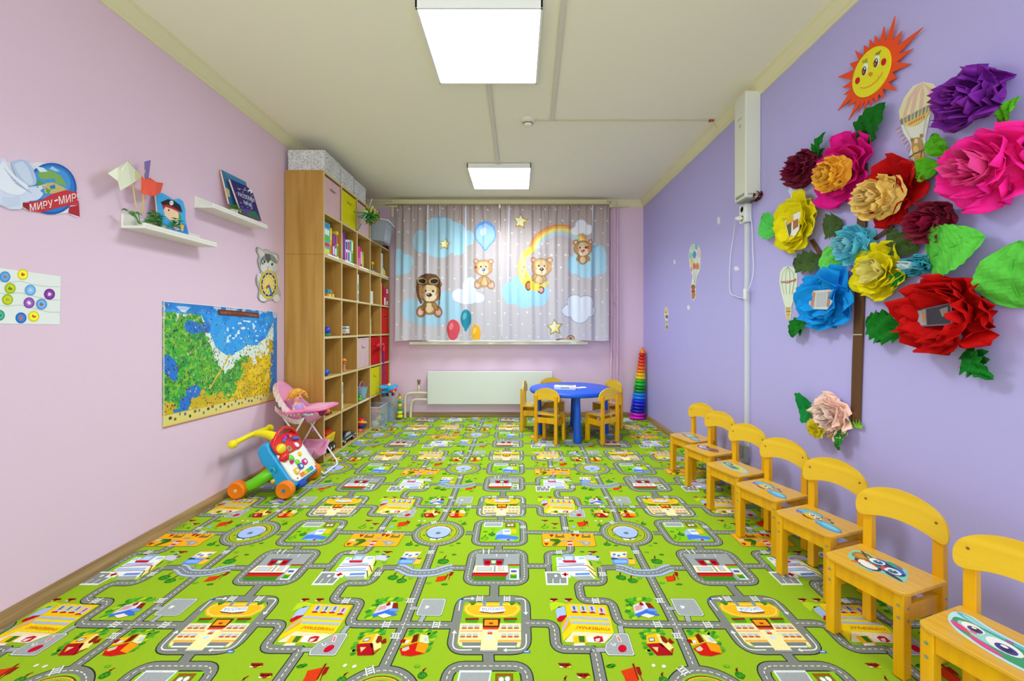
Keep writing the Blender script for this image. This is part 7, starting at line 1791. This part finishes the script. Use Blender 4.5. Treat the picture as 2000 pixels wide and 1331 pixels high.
flower((1750, 524, 1956, 706), '#da0c0c', 'biggest red crepe flower with a dark photo in its heart, lower right', rose('#de0c0c', 3)[:2] + [('inner_petals', '#e01010', 7, .28, .40, .34, .7, .3, .02)], .085, jag=.05, seed=14, ruff=1.5, parts=picture([(-.42, .10), (.26, .22), (.28, -.20), (-.38, -.24)], [([(-.40, .08), (-.22, .12), (-.2, -.2), (-.36, -.22)], '#9ca0ac'), ([(-.2, .12), (.24, .2), (.25, -.17), (-.18, -.2)], '#3c3c48'), ([(-.28, .05), (-.22, .05), (-.22, -.15), (-.27, -.15)], '#c88c4c'), ([(.05, .1), (.2, .15), (.2, 0), (.1, -.05)], '#8c8480')], '#6c6c78'))
flower((1588, 762, 1666, 860), '#f6cdb8', 'peach pink crepe flower low on the wall beside the trunk foot', rose('#fad2c0', 4, '#fce4d6'), .048, jag=.08, seed=15, ruff=1.4)
flower((1592, 820, 1632, 856), '#ecdc30', 'small yellow daisy pinned to the peach flower', [('petals', '#f2e22c', 26, .05, .95, .16, .2, .2, .052), ('middle_petals', '#eedc28', 20, .05, .72, .14, .4, .2, .055), ('heart', '#d8c418', 12, .02, .4, .12, .6, .3, .060)], .02, jag=.02, seed=16, ruff=.4)
flower((1466, 374, 1489, 394), '#5c0c24', 'tiny dark red rose stuck beside the air purifier', ball('#641028'), .02, jag=.04, seed=17)

# ================================================================== FLOOR TOYS
def sm(b, name, mat, t, **k): return obj(name, b, mat, t, smooth=True, **k)
# ---- baby walker with activity panel; local x = forward (into the room), y = width
t = thing('baby_walker', 'colourful plastic baby walker with an activity panel, by the pink wall', 'toy', (-1.60, 2.815, .0035))
W2 = .155
prof = [(-.02, .345), (-.065, .335), (-.092, .290), (-.062, .214), (.005, .150), (.018, .075), (.10, .045), (.150, .055), (.158, .080), (.135, .105), (.0, .30)]
b = B().prism(prof, lambda x, z, y: (x, y, z), -W2, W2)
sm(b, 'body', M('walker blue', '#1c9ed8', rough=.3, coat=.2), t, bevel=.022, seg=3)
# panel plane: a across (0..1 near to far), b up (0..1)
O = Vector((.147, 0, .085)); U_ = Vector((-.163, 0, .245)); Nn = Vector((U_.z, 0, -U_.x)).normalized()
def panel(a, c, h): return O + Vector((0, -W2 + .01 + a * (2 * W2 - .02), 0)) + U_ * c + Nn * h
def prr(a0, a1, c0, c1, r): return rrect(a0, a1, c0, c1, r, 5)
sm(B().prism(prr(0, 1, -.02, .80, .16), panel, .0, .016), 'white_panel', M('walker white', '#eceade', rough=.35), t, bevel=.004)
sm(B().prism(prr(-.02, 1.02, .62, 1.10, .20), panel, .008, .026), 'red_panel', M('walker red', '#d81820', rough=.3, coat=.2), t, bevel=.005)
b = B(); b.ball((0, 0, 0), 1, 4, 3); b = B()
c0_ = panel(.14, .80, .026)
sm(B().ball(c0_, (.030, .042, .036)), 'yellow_dome', mcol('#e8d020', .25), t)
sm(B().ball(panel(.10, .60, .022), (.028, .040, .030)), 'red_dome', M('walker red', '#d81820'), t)
pts = smooth_path([panel(.02, .95, .02), panel(.2, 1.12, .045), panel(.5, 1.2, .055), panel(.8, 1.12, .045), panel(1.0, .95, .02)])
sm(B().tube(pts, .011, 10), 'red_handle', M('walker red', '#d81820'), t)
def knob(name, a, c, r, h, col, parent=t, h0=.016, n=16): return sm(B().lathe([(r, 0), (r, h * .7), (r * .8, h), (0, h)], panel(a, c, h0), n, Nn), name, mcol(col, .3), parent)
for a, c, r, h, col in ((.46, .98, .015, .016, '#c828a0'), (.56, .99, .012, .016, '#4828b0'), (.66, .97, .009, .014, '#e8a020'), (.38, .94, .010, .014, '#2890c8')): knob('bead', a, c, r, h, col, h0=.026)
sm(B().tube([panel(.68, .90, .034), panel(.90, .84, .034)], .011, 10), 'blue_roller', mcol('#5868c8'), t)
sm(B().torus(panel(.42, .72, .022), .016, .006, 20, 8, Nn), 'green_ring', mcol('#48c070'), t); knob('green_button', .42, .72, .012, .008, '#a8d8c8')
sm(B().torus(panel(.74, .72, .022), .026, .007, 24, 8, Nn), 'pink_ring', mcol('#c01848'), t); knob('white_dial', .74, .72, .020, .014, '#e8e8e8')
g_ = sm(B().lathe([(.028, 0), (.028, .008), (.018, .014), (0, .014)], panel(.30, .50, .016), 7, Nn), 'green_gear', mcol('#60d018'), t)
knob('magenta_button', .24, .43, .013, .018, '#d01078'); knob('green_gear', .42, .36, .020, .012, '#78d420', n=7); knob('yellow_button', .66, .50, .016, .012, '#f0c020')
for (nm, a, c, col) in (('yellow_shape', .22, .20, '#e8b820'), ('blue_shape', .44, .24, '#2858c0'), ('magenta_shape', .66, .28, '#c81880')):
    sm(B().prism(prr(a - .085, a + .085, c - .07, c + .07, .05), panel, .016, .026), nm, mcol(col, .3), t, bevel=.002)
    sm(B().prism(prr(a - .04, a + .04, c - .035, c + .035, .03), panel, .026, .027), nm + '_inset', mcol('#e8e4d4'), t)
for k, c in enumerate(('#e87820', '#f0c020', '#58c030', '#2898d8')):
    obj('piano_key', B().prism([(.26 + k * .14, .02), (.38 + k * .14, .02), (.38 + k * .14, .11), (.26 + k * .14, .11)], panel, .016, .024), mcol(c), t, bevel=.002)
for a in (.12, .93): knob('red_screw', a, .05, .006, .003, '#c02038', n=10)
# yellow T handle
nk = smooth_path([(-.035, 0, .325), (-.075, 0, .352), (-.12, 0, .368), (-.165, 0, .372), (-.20, 0, .370)])
n_ = len(nk); sm(B().tube(nk, [.036 - .014 * min(1, k / (n_ * .7)) for k in range(n_)], 14), 'handle_neck', M('walker yellow', '#f0dc10', rough=.3, coat=.2), t)
hb = smooth_path([(-.215, -.195, .352), (-.212, -.185, .356), (-.205, -.12, .365), (-.20, -.05, .372), (-.20, .05, .372), (-.205, .12, .368), (-.212, .18, .362), (-.215, .195, .360)])
m_ = len(hb); sm(B().tube(hb, [.016 + .010 * abs(2 * k / (m_ - 1) - 1) ** 3 for k in range(m_)], 14), 'handle_bar', M('walker yellow', '#f0dc10'), t)
for y in (-.195, .195): sm(B().ball((-.215, y, .353 if y < 0 else .36), .028), 'handle_end', M('walker yellow', '#f0dc10'), t)
# green rear legs and wheels
for sy in (-1, 1):
    lp = smooth_path([(-.01, sy * .10, .150), (-.05, sy * .125, .125), (-.11, sy * .135, .085), (-.16, sy * .138, .062), (-.195, sy * .140, .056)])
    k_ = len(lp); sm(B().tube(lp, [.042 - .012 * i / k_ for i in range(k_)], 14), 'rear_leg', M('walker green', '#6cd010', rough=.3, coat=.2), t)
    for x, wy in ((-.197, .175), (.110, .175)):
        y = sy * wy; o = sm(B().lathe([(.024, -.022), (.046, -.026), (.056, -.016), (.057, 0), (.056, .016), (.046, .026), (.024, .022)], (x, y, .057), 28, (0, 1, 0)), 'wheel', M('walker orange', '#f07c08', rough=.35, coat=.2), t)
        sm(B().lathe([(0, -.020), (.024, -.018), (.024, .018), (0, .020)], (x, y, .057), 20, (0, 1, 0)), 'wheel_well', mcol('#c84408'), o)
        sm(B().lathe([(0, -.027), (.010, -.026), (.013, -.018), (.013, .018), (.010, .026), (0, .027)], (x, y, .057), 16, (0, 1, 0)), 'hub', mcol('#d8c890' if x < 0 else '#1878a8'), o)
sm(B().torus((.02, -W2 - .012, .175), .018, .0055, 20, 8, (0, 1, 0)), 'side_ring', mcol('#30a8a8'), t)
sm(B().lathe([(.013, 0), (.013, .01), (.008, .014), (0, .014)], (.02, -W2, .105), 16, (0, -1, 0)), 'round_mark', mcol('#e8b820'), t)
obj('blue_bumper', B().prism([(.13, .035), (.175, .05), (.168, .075), (.14, .075)], lambda x, z, y: (x, y, z), -.10, -.03), mcol('#1848c8'), t, bevel=.006)

# ---- doll high chair
t = thing('doll_high_chair', 'pink toy high chair with lace edging and white tube legs, beside the cube shelf', 'doll chair', (-1.63, 3.165, .0035))
m_tube = M('white enamel tube', '#eef0f4', rough=.3)
YN, YFr = -.125, .135
def U(x0, z0, x1, r=.0065):
    """one tubular frame: two legs joined by a bar on the floor at x1"""
    p = [(x0, YN, z0), (x1 + (x0 - x1) * .05, YN, z0 * .05 + .012), (x1, YN + .02, .0075), (x1, YFr - .02, .0075), (x1 + (x0 - x1) * .05, YFr, z0 * .05 + .012), (x0, YFr, z0)]
    out = [p[0]] + smooth_path(p[1:3], 3) + smooth_path(p[3:5], 3) + [p[5]]
    return B().tube(out, r, 10)
sm(U(-.100, .430, .190), 'front_frame', m_tube, t)
sm(U(.050, .430, -.185), 'rear_frame', m_tube, t)
for y in (YN, YFr): sm(B().ball((-.012, y, .272), .011), 'hinge', mcol('#e860a8'), t)
m_pk = M('pink doll cloth', '#f2a4c6', rough=.7, bump=.2, bscale=300, tl=.15)
m_pkd = M('pink doll plastic', '#f27cb4', rough=.35)
# seat shell: cloth bucket, high at the back
def shell(u, v, k=1.0):
    """u around from the front left over the back to the front right, v from floor of the seat to the rim"""
    a = math.radians(-60 + 300 * u); ca, sa = math.cos(a + PI * .333 - PI), math.sin(a + PI * .333 - PI)
    th = -PI * .88 + 2 * PI * .88 * u            # angle, 0 = back
    rx, ry = .105 * k, .135 * k
    hb_ = .44 + (.642 - .44) * max(0, math.cos(th)) ** 1.2 + .045
    f = v ** .55
    x = -.045 - rx * math.cos(th) * (.55 + .45 * f) - .058 * v * max(0, math.cos(th)); y = .005 + ry * math.sin(th) * (.6 + .4 * f)
    z = .405 + (hb_ - .405) * v
    return (x, y, z)
b = B().grid(28, 10, shell); sm(b, 'seat_shell', m_pk, t, solid=.008)
b = B(); ring_ = [shell(k / 28, 0) for k in range(29)]; b.add(ring_ + [(-.05, .005, .385)], [(k, k + 1, 29) for k in range(28)]); sm(b, 'seat_bottom', m_pk, t, solid=.006)
# lace frill round the rim
def frill(u, v):
    p = Vector(shell(u, 1, 1.0)); q = Vector(shell(u, 1, 1.22)); d = (q - p); w = .010 * math.sin(u * 190)
    return p + d * (v * 1.1) + Vector((0, 0, -.028 * v + w * v))
sm(B().grid(180, 3, frill), 'lace_frill', M('lace', '#f2dcd4', rough=.8, bump=.5, bscale=500, tl=.3), t)
def frill2(u, v):
    th = -PI * .85 + PI * .62 * u; x = -.045 - .112 * math.cos(th) * .9; 
    p = Vector((-.16 + .20 * u, -.132 - .006 * math.sin(u * 100) * (v), .52 - .10 * math.sin(u * PI * .62) - .036 * v)); return p
sm(B().grid(90, 3, frill2), 'side_lace', M('lace', '#f2dcd4'), t)
# tray
tr = rrect(.0, .205, -.150, .160, .07, 7)
sm(B().prism(tr, lambda x, y, z: (x, y, z + .06 * (x - .1)), .476, .494), 'tray', m_pkd, t, bevel=.006)
tri = rrect(.025, .185, -.125, .135, .055, 7)
sm(B().prism(tri, lambda x, y, z: (x, y, z + .06 * (x - .1)), .4945, .4965), 'tray_top', M('tray pale pink', '#f8b8d4', rough=.3), t)
for sy in (-1, 1): sm(B().tube(smooth_path([(-.12, sy * .13, .475), (-.06, sy * .15, .47), (.0, sy * .152, .478), (.06, sy * .148, .484)]), .012, 10), 'arm_bar', m_pkd, t)
# cloth pouch under the tray
b = B().grid(12, 8, lambda u, v: (.04 + .11 * u * (1 - .35 * v), -.115 + .245 * v if False else (-.12 + .25 * v), .47 - .11 * math.sin(PI * v) ** .6 * (1 - .5 * u) ))
sm(b, 'pouch', m_pk, t, solid=.004)
sm(B().ball((.085, -.128, .452), (.016, .012, .012)), 'bow_knot', M('silver ribbon', '#c8ccd4', rough=.3, metal=.4), t)
for s_ in (-1, 1): sm(B().ball((.085 + s_ * .022, -.130, .455), (.018, .006, .012)), 'bow_loop', M('silver ribbon', '#c8ccd4'), t)
# basket sling below
b = B().grid(12, 10, lambda u, v: (-.075 + .20 * u, YN + .008 + (YFr - YN - .016) * v, .205 - .115 * math.sin(PI * v) ** .7 * (.75 + .25 * math.sin(PI * u)) - .02 * math.sin(PI * u)))
sm(b, 'basket_sling', m_pk, t, solid=.004)
b = B(); 
for y in (YN + .006, YFr - .006): b.prism([(-.075, .205), (.125, .205), (.09, .110), (-.03, .085)], lambda x, z, s, y=y: (x, y + s, z), -.002, .002)
obj('basket_side', b, M('pale pink cloth', '#f4a8cc', rough=.7, tl=.2), t)
sm(B().lathe([(.009, -.016), (.009, .016)], (.108, 0.09, .205), 12, (0, 1, 0)), 'clip', m_pkd, t)
# ---- doll
t = thing('doll', 'blond doll in a lilac dress sitting in the pink toy high chair', 'doll', (-1.690, 3.155, .395), -.55)
m_sk = M('doll skin', '#eeb890', rough=.45)
# one skin: torso, neck, head, arms and legs as a continuous surface
def doll_body():
    V = [(0, 0, .02), (.0, 0, .075), (-.004, 0, .112), (-.004, 0, .132), (-.002, 0, .170), (.0, -.030, .105), (.030, -.048, .080), (.060, -.046, .085), (.0, .030, .105), (.030, .048, .080), (.060, .046, .085), (.035, -.022, .018), (.090, -.026, .030), (.125, -.028, .020), (.035, .022, .018), (.090, .026, .030), (.125, .028, .020), (-.002, 0, .200)]
    E_ = [(0, 1), (1, 2), (2, 3), (3, 4), (4, 17), (2, 5), (5, 6), (6, 7), (2, 8), (8, 9), (9, 10), (0, 11), (11, 12), (12, 13), (0, 14), (14, 15), (15, 16)]
    R_ = [.030, .026, .020, .013, .042, .014, .010, .007, .014, .010, .007, .018, .013, .010, .018, .013, .010, .034]
    me = bpy.data.meshes.new('skin'); me.from_pydata(V, E_, []); me.update()
    o = bpy.data.objects.new('body', me); COL.objects.link(o); o.parent = t
    md = o.modifiers.new('skin', 'SKIN'); me.skin_vertices.new() if hasattr(me.skin_vertices, 'new') and not me.skin_vertices else None
    bm = bmesh.new(); bm.from_mesh(me); lay = bm.verts.layers.skin.verify()
    for v, r in zip(bm.verts, R_): v[lay].radius = (r, r)
    bm.verts.ensure_lookup_table(); bm.verts[0][lay].use_root = True
    bm.to_mesh(me); bm.free()
    s_ = o.modifiers.new('sub', 'SUBSURF'); s_.levels = 2; s_.render_levels = 2; md.use_smooth_shade = True
    me.materials.append(m_sk); return o
doll = doll_body()
HC = Vector((.0, 0, .185))
for sy in (-1, 1):
    f_ = sm(B().ball(HC + Vector((.036, sy * .016, .006)), (.004, .006, .0065)), 'eye', mcol('#3c5c98', .2), t)
    sm(B().tube([HC + Vector((.040, sy * .009, .017)), HC + Vector((.042, sy * .016, .020)), HC + Vector((.038, sy * .024, .016))], .0013, 6), 'eyebrow', mcol('#8a5c28'), t)
sm(B().ball(HC + Vector((.044, 0, -.004)), (.004, .005, .005)), 'nose', m_sk, t)
sm(B().ball(HC + Vector((.038, 0, -.018)), (.004, .009, .004)), 'mouth', mcol('#c84858'), t)
hr = B(); rh = random.Random(4)
for k in range(170):
    a = rh.uniform(.28 * PI, 1.72 * PI); e = rh.uniform(.05, 1.45)
    if rh.random() < .35: a = rh.uniform(-.28 * PI, .28 * PI); e = rh.uniform(1.0, 1.5)
    d = Vector((math.cos(a) * math.cos(e), math.sin(a) * math.cos(e), math.sin(e))); p = HC + d * .044; q = []
    L_ = rh.uniform(.025, .05); tw = rh.uniform(0, 6.28); dn = Vector((d.x * .6, d.y * .6, -.8))
    for i in range(7):
        s = i / 6; q.append(p + d * (.010 * math.sin(s * PI) + .002) + dn * L_ * s + Vector((math.cos(tw + s * 9), math.sin(tw + s * 9), 0)) * .0045)
    hr.tube(q, [.0045, .005, .005, .0048, .004, .003, .0015], 5)
hr.ball(HC + Vector((-.008, 0, .012)), (.045, .047, .042))
sm(hr, 'hair', M('blond doll hair', '#eaa63c', rough=.45, var=.2, scale=90), t)
dr = B().lathe([(.020, .118), (.030, .100), (.032, .070), (.046, .040), (.066, .012), (.070, .004)], (0.008, 0, 0), 28)
o = sm(dr, 'dress', M('lilac dress', '#bc9ad8', rough=.7, bump=.2, bscale=250), t, solid=.003)
sm(B().grid(60, 3, lambda u, v: (.02 + (.062 + .02 * v) * math.cos(2 * PI * u) + .03 * v, (.068 + .014 * v + .004 * math.sin(u * 90)) * math.sin(2 * PI * u), .014 - .012 * v + .004 * math.sin(u * 75))), 'skirt_frill', M('lilac frill', '#d8c0ea', rough=.7, tl=.2), t)
for sy in (-1, 1): sm(B().ball((.006, sy * .034, .104), (.018, .016, .015)), 'sleeve', M('lilac dress', '#bc9ad8'), t)

# ---- crates full of toys in the bottom right cubbies
def crate(x0, x1, y0, y1, h, label, seed, tall=1.0):
    t = thing('toy_crate', label, 'toy crate', ((x0 + x1) / 2, (y0 + y1) / 2, .0045))
    a, b_ = (x1 - x0) / 2, (y1 - y0) / 2
    c = B(); obox(c, -a + .01, a - .01, -b_ + .01, b_ - .01, 0, h, .008, .003); obj('tub', c, M('crate clear plastic', '#dde4ea', rough=.1, alpha=.28, spec=.6), t)
    r = B(); zz = (h - .008, h + .004); r.box(-a - .002, a + .002, -b_ - .002, -b_ + .006, *zz).box(-a - .002, a + .002, b_ - .006, b_ + .002, *zz).box(-a - .002, -a + .006, -b_, b_, *zz).box(a - .006, a + .002, -b_, b_, *zz)
    obj('rim', r, M('rim clear plastic', '#c6ccd8'), t, bevel=.002)
    return t
C1 = (-1.85, -1.490, 4.428, 4.728, .235); C2 = (-1.85, -1.452, 4.765, 5.040, .285)
crate(*C1, 'clear crate of toys on the floor under the lowest yellow bin', 1)
crate(*C2, 'clear crate of toys on the floor in the far corner under the red bins', 2)
rg = random.Random(21)
pal = ['#c81c34', '#e8c020', '#2878c8', '#30a050', '#1c48b8', '#e87820', '#58b8d0', '#c83080', '#80c030', '#e8e0d0']
nm_ = 0
def toyball(c, r, col, label):
    t = thing('toy_ball', label, 'toy', (c[0], c[1], c[2] - r)); sm(B().ball((0, 0, r), r), 'ball', mcol(col), t); sm(B().torus((0, 0, r), r * .99, r * .06, 20, 6, (0, .4, 1)), 'seam', mcol('#e8e4dc'), t)
def brick(c, s, col, label, rz=0, rx=0):
    t = thing('toy_brick', label, 'toy', c, rz); t.rotation_euler = (rx, 0, rz)
    obj('block', B().box(-s[0], s[0], -s[1], s[1], 0, s[2]), mcol(col), t, bevel=.003)
    o = B()
    for i in (-1, 1): o.lathe([(s[1] * .35, s[2]), (s[1] * .35, s[2] + .008), (0, s[2] + .008)], (i * s[0] * .5, 0, 0), 12)
    obj('studs', o, mcol(col), t)
toyball((-1.555, 4.50, .178), .048, '#c81828', 'red ball in the near clear crate')
toyball((-1.545, 4.555, .100), .034, '#e8c018', 'yellow ball in the near clear crate')
toyball((-1.560, 4.49, .050), .042, '#d8cfa8', 'cream ball at the bottom of the near clear crate')
toyball((-1.535, 4.625, .062), .040, '#1c70b8', 'blue ball in the near clear crate')
toyball((-1.540, 4.60, .150), .033, '#38a858', 'green ball in the near clear crate')
brick((-1.535, 4.685, .02), (.026, .018, .12), '#20a0a0', 'tall teal block in the near clear crate')
brick((-1.600, 4.64, .02), (.030, .025, .16), '#e87028', 'orange block in the near clear crate')
brick((-1.500, 4.795, .02), (.022, .016, .20), '#1c50b8', 'long blue block in the far clear crate')
brick((-1.500, 4.855, .02), (.022, .022, .14), '#2898c8', 'light blue block in the far clear crate')
brick((-1.500, 4.915, .02), (.022, .020, .17), '#38a050', 'green block in the far clear crate')
brick((-1.500, 4.97, .02), (.022, .020, .10), '#c82838', 'red block in the far clear crate')
toyball((-1.50, 4.97, .165), .030, '#e0d028', 'yellow ball in the far clear crate')
# yellow and green giraffe-like tower beside the crates
p = at_floor(767, 826)
t = thing('toy_tower', 'yellow and green stacked toy standing in the far corner beside the crates', 'toy', (-1.415, 4.93, .0035))
for k, (r, c) in enumerate(((.038, '#d8d818'), (.034, '#e0dc20'), (.028, '#38a058'), (.026, '#e8c820'), (.022, '#38a058'), (.020, '#e8d020'), (.016, '#c89020'))):
    sm(B().ball((0, 0, .032 + k * .044), (r, r, .026)), 'bead', mcol(c), t)
# ---- push toy: purple pole with a pink grip and a blue aeroplane
t = thing('push_toy', 'blue toy aeroplane on a purple push pole with a red grip, resting on the crates', 'toy', (-1.505, 4.735, .300))
px = lambda x, y, X: at_x(x, y, X) - Vector(t.location)
sm(B().tube([px(750, 745, -1.525), px(749, 683, -1.545)], .0075, 10), 'pole', mcol('#3c1c98'), t)
sm(B().tube(smooth_path([px(749, 686, -1.545), px(749.5, 677, -1.545), px(747, 673, -1.545), px(742, 673, -1.53), px(738, 675, -1.52)]), .014, 10), 'grip', mcol('#e01850'), t)
bx = px(759, 760, -1.47)
def yx_(a, b_, c): return bx + Vector((a, b_, c))
d_ = Vector((.75, -.60, -.22)).normalized()
bd = [yx_(*(d_ * s)) for s in (-.085, -.05, 0, .045, .08)]
sm(B().tube(bd, [.020, .032, .040, .036, .022], 14), 'fuselage', mcol('#189cd8', .25), t)
sd_ = d_.cross(Vector((0, 0, 1))).normalized()
def wing(c, half, ch, th): 
    b = B(); c = Vector(c); e = d_ * ch; s = sd_ * half; z = Vector((0, 0, th))
    b.hexa([c - e - s - z, c + e - s - z, c + e + s - z, c - e + s - z], [c - e - s + z, c + e - s + z, c + e + s + z, c - e + s + z]); return b
obj('wing', wing(yx_(*(d_ * .0)) + Vector((0, 0, .026)), .115, .030, .007), mcol('#20a8e0'), t, bevel=.005)
obj('lower_wing', wing(yx_(*(d_ * .01)) - Vector((0, 0, .022)), .10, .026, .006), mcol('#1890c8'), t, bevel=.005)
obj('tail', wing(yx_(*(d_ * -.085)) + Vector((0, 0, .01)), .05, .018, .005), mcol('#20a8e0'), t, bevel=.004)
nose = yx_(*(d_ * .095)); sm(B().ball(nose, .014), 'nose', mcol('#e8a818'), t)
b = B()
for k in range(3):
    an = k * 2.094 + .4; v = (sd_ * math.cos(an) + Vector((0, 0, 1)) * math.sin(an)); b.tube([nose, nose + v * .028, nose + v * .055], [.006, .011, .007], 8)
sm(b, 'propeller', mcol('#d81828'), t)
sm(B().ball(yx_(*(d_ * .01)) + Vector((0, 0, .048)), .019), 'pilot', mcol('#e8c8a0'), t)
for s in (-1, 1): sm(B().lathe([(.004, -.008), (.018, -.007), (.018, .007), (.004, .008)], yx_(*(d_ * .03)) + sd_ * s * .035 - Vector((0, 0, .052)), 16, sd_), 'wheel', mcol('#28283c'), t)
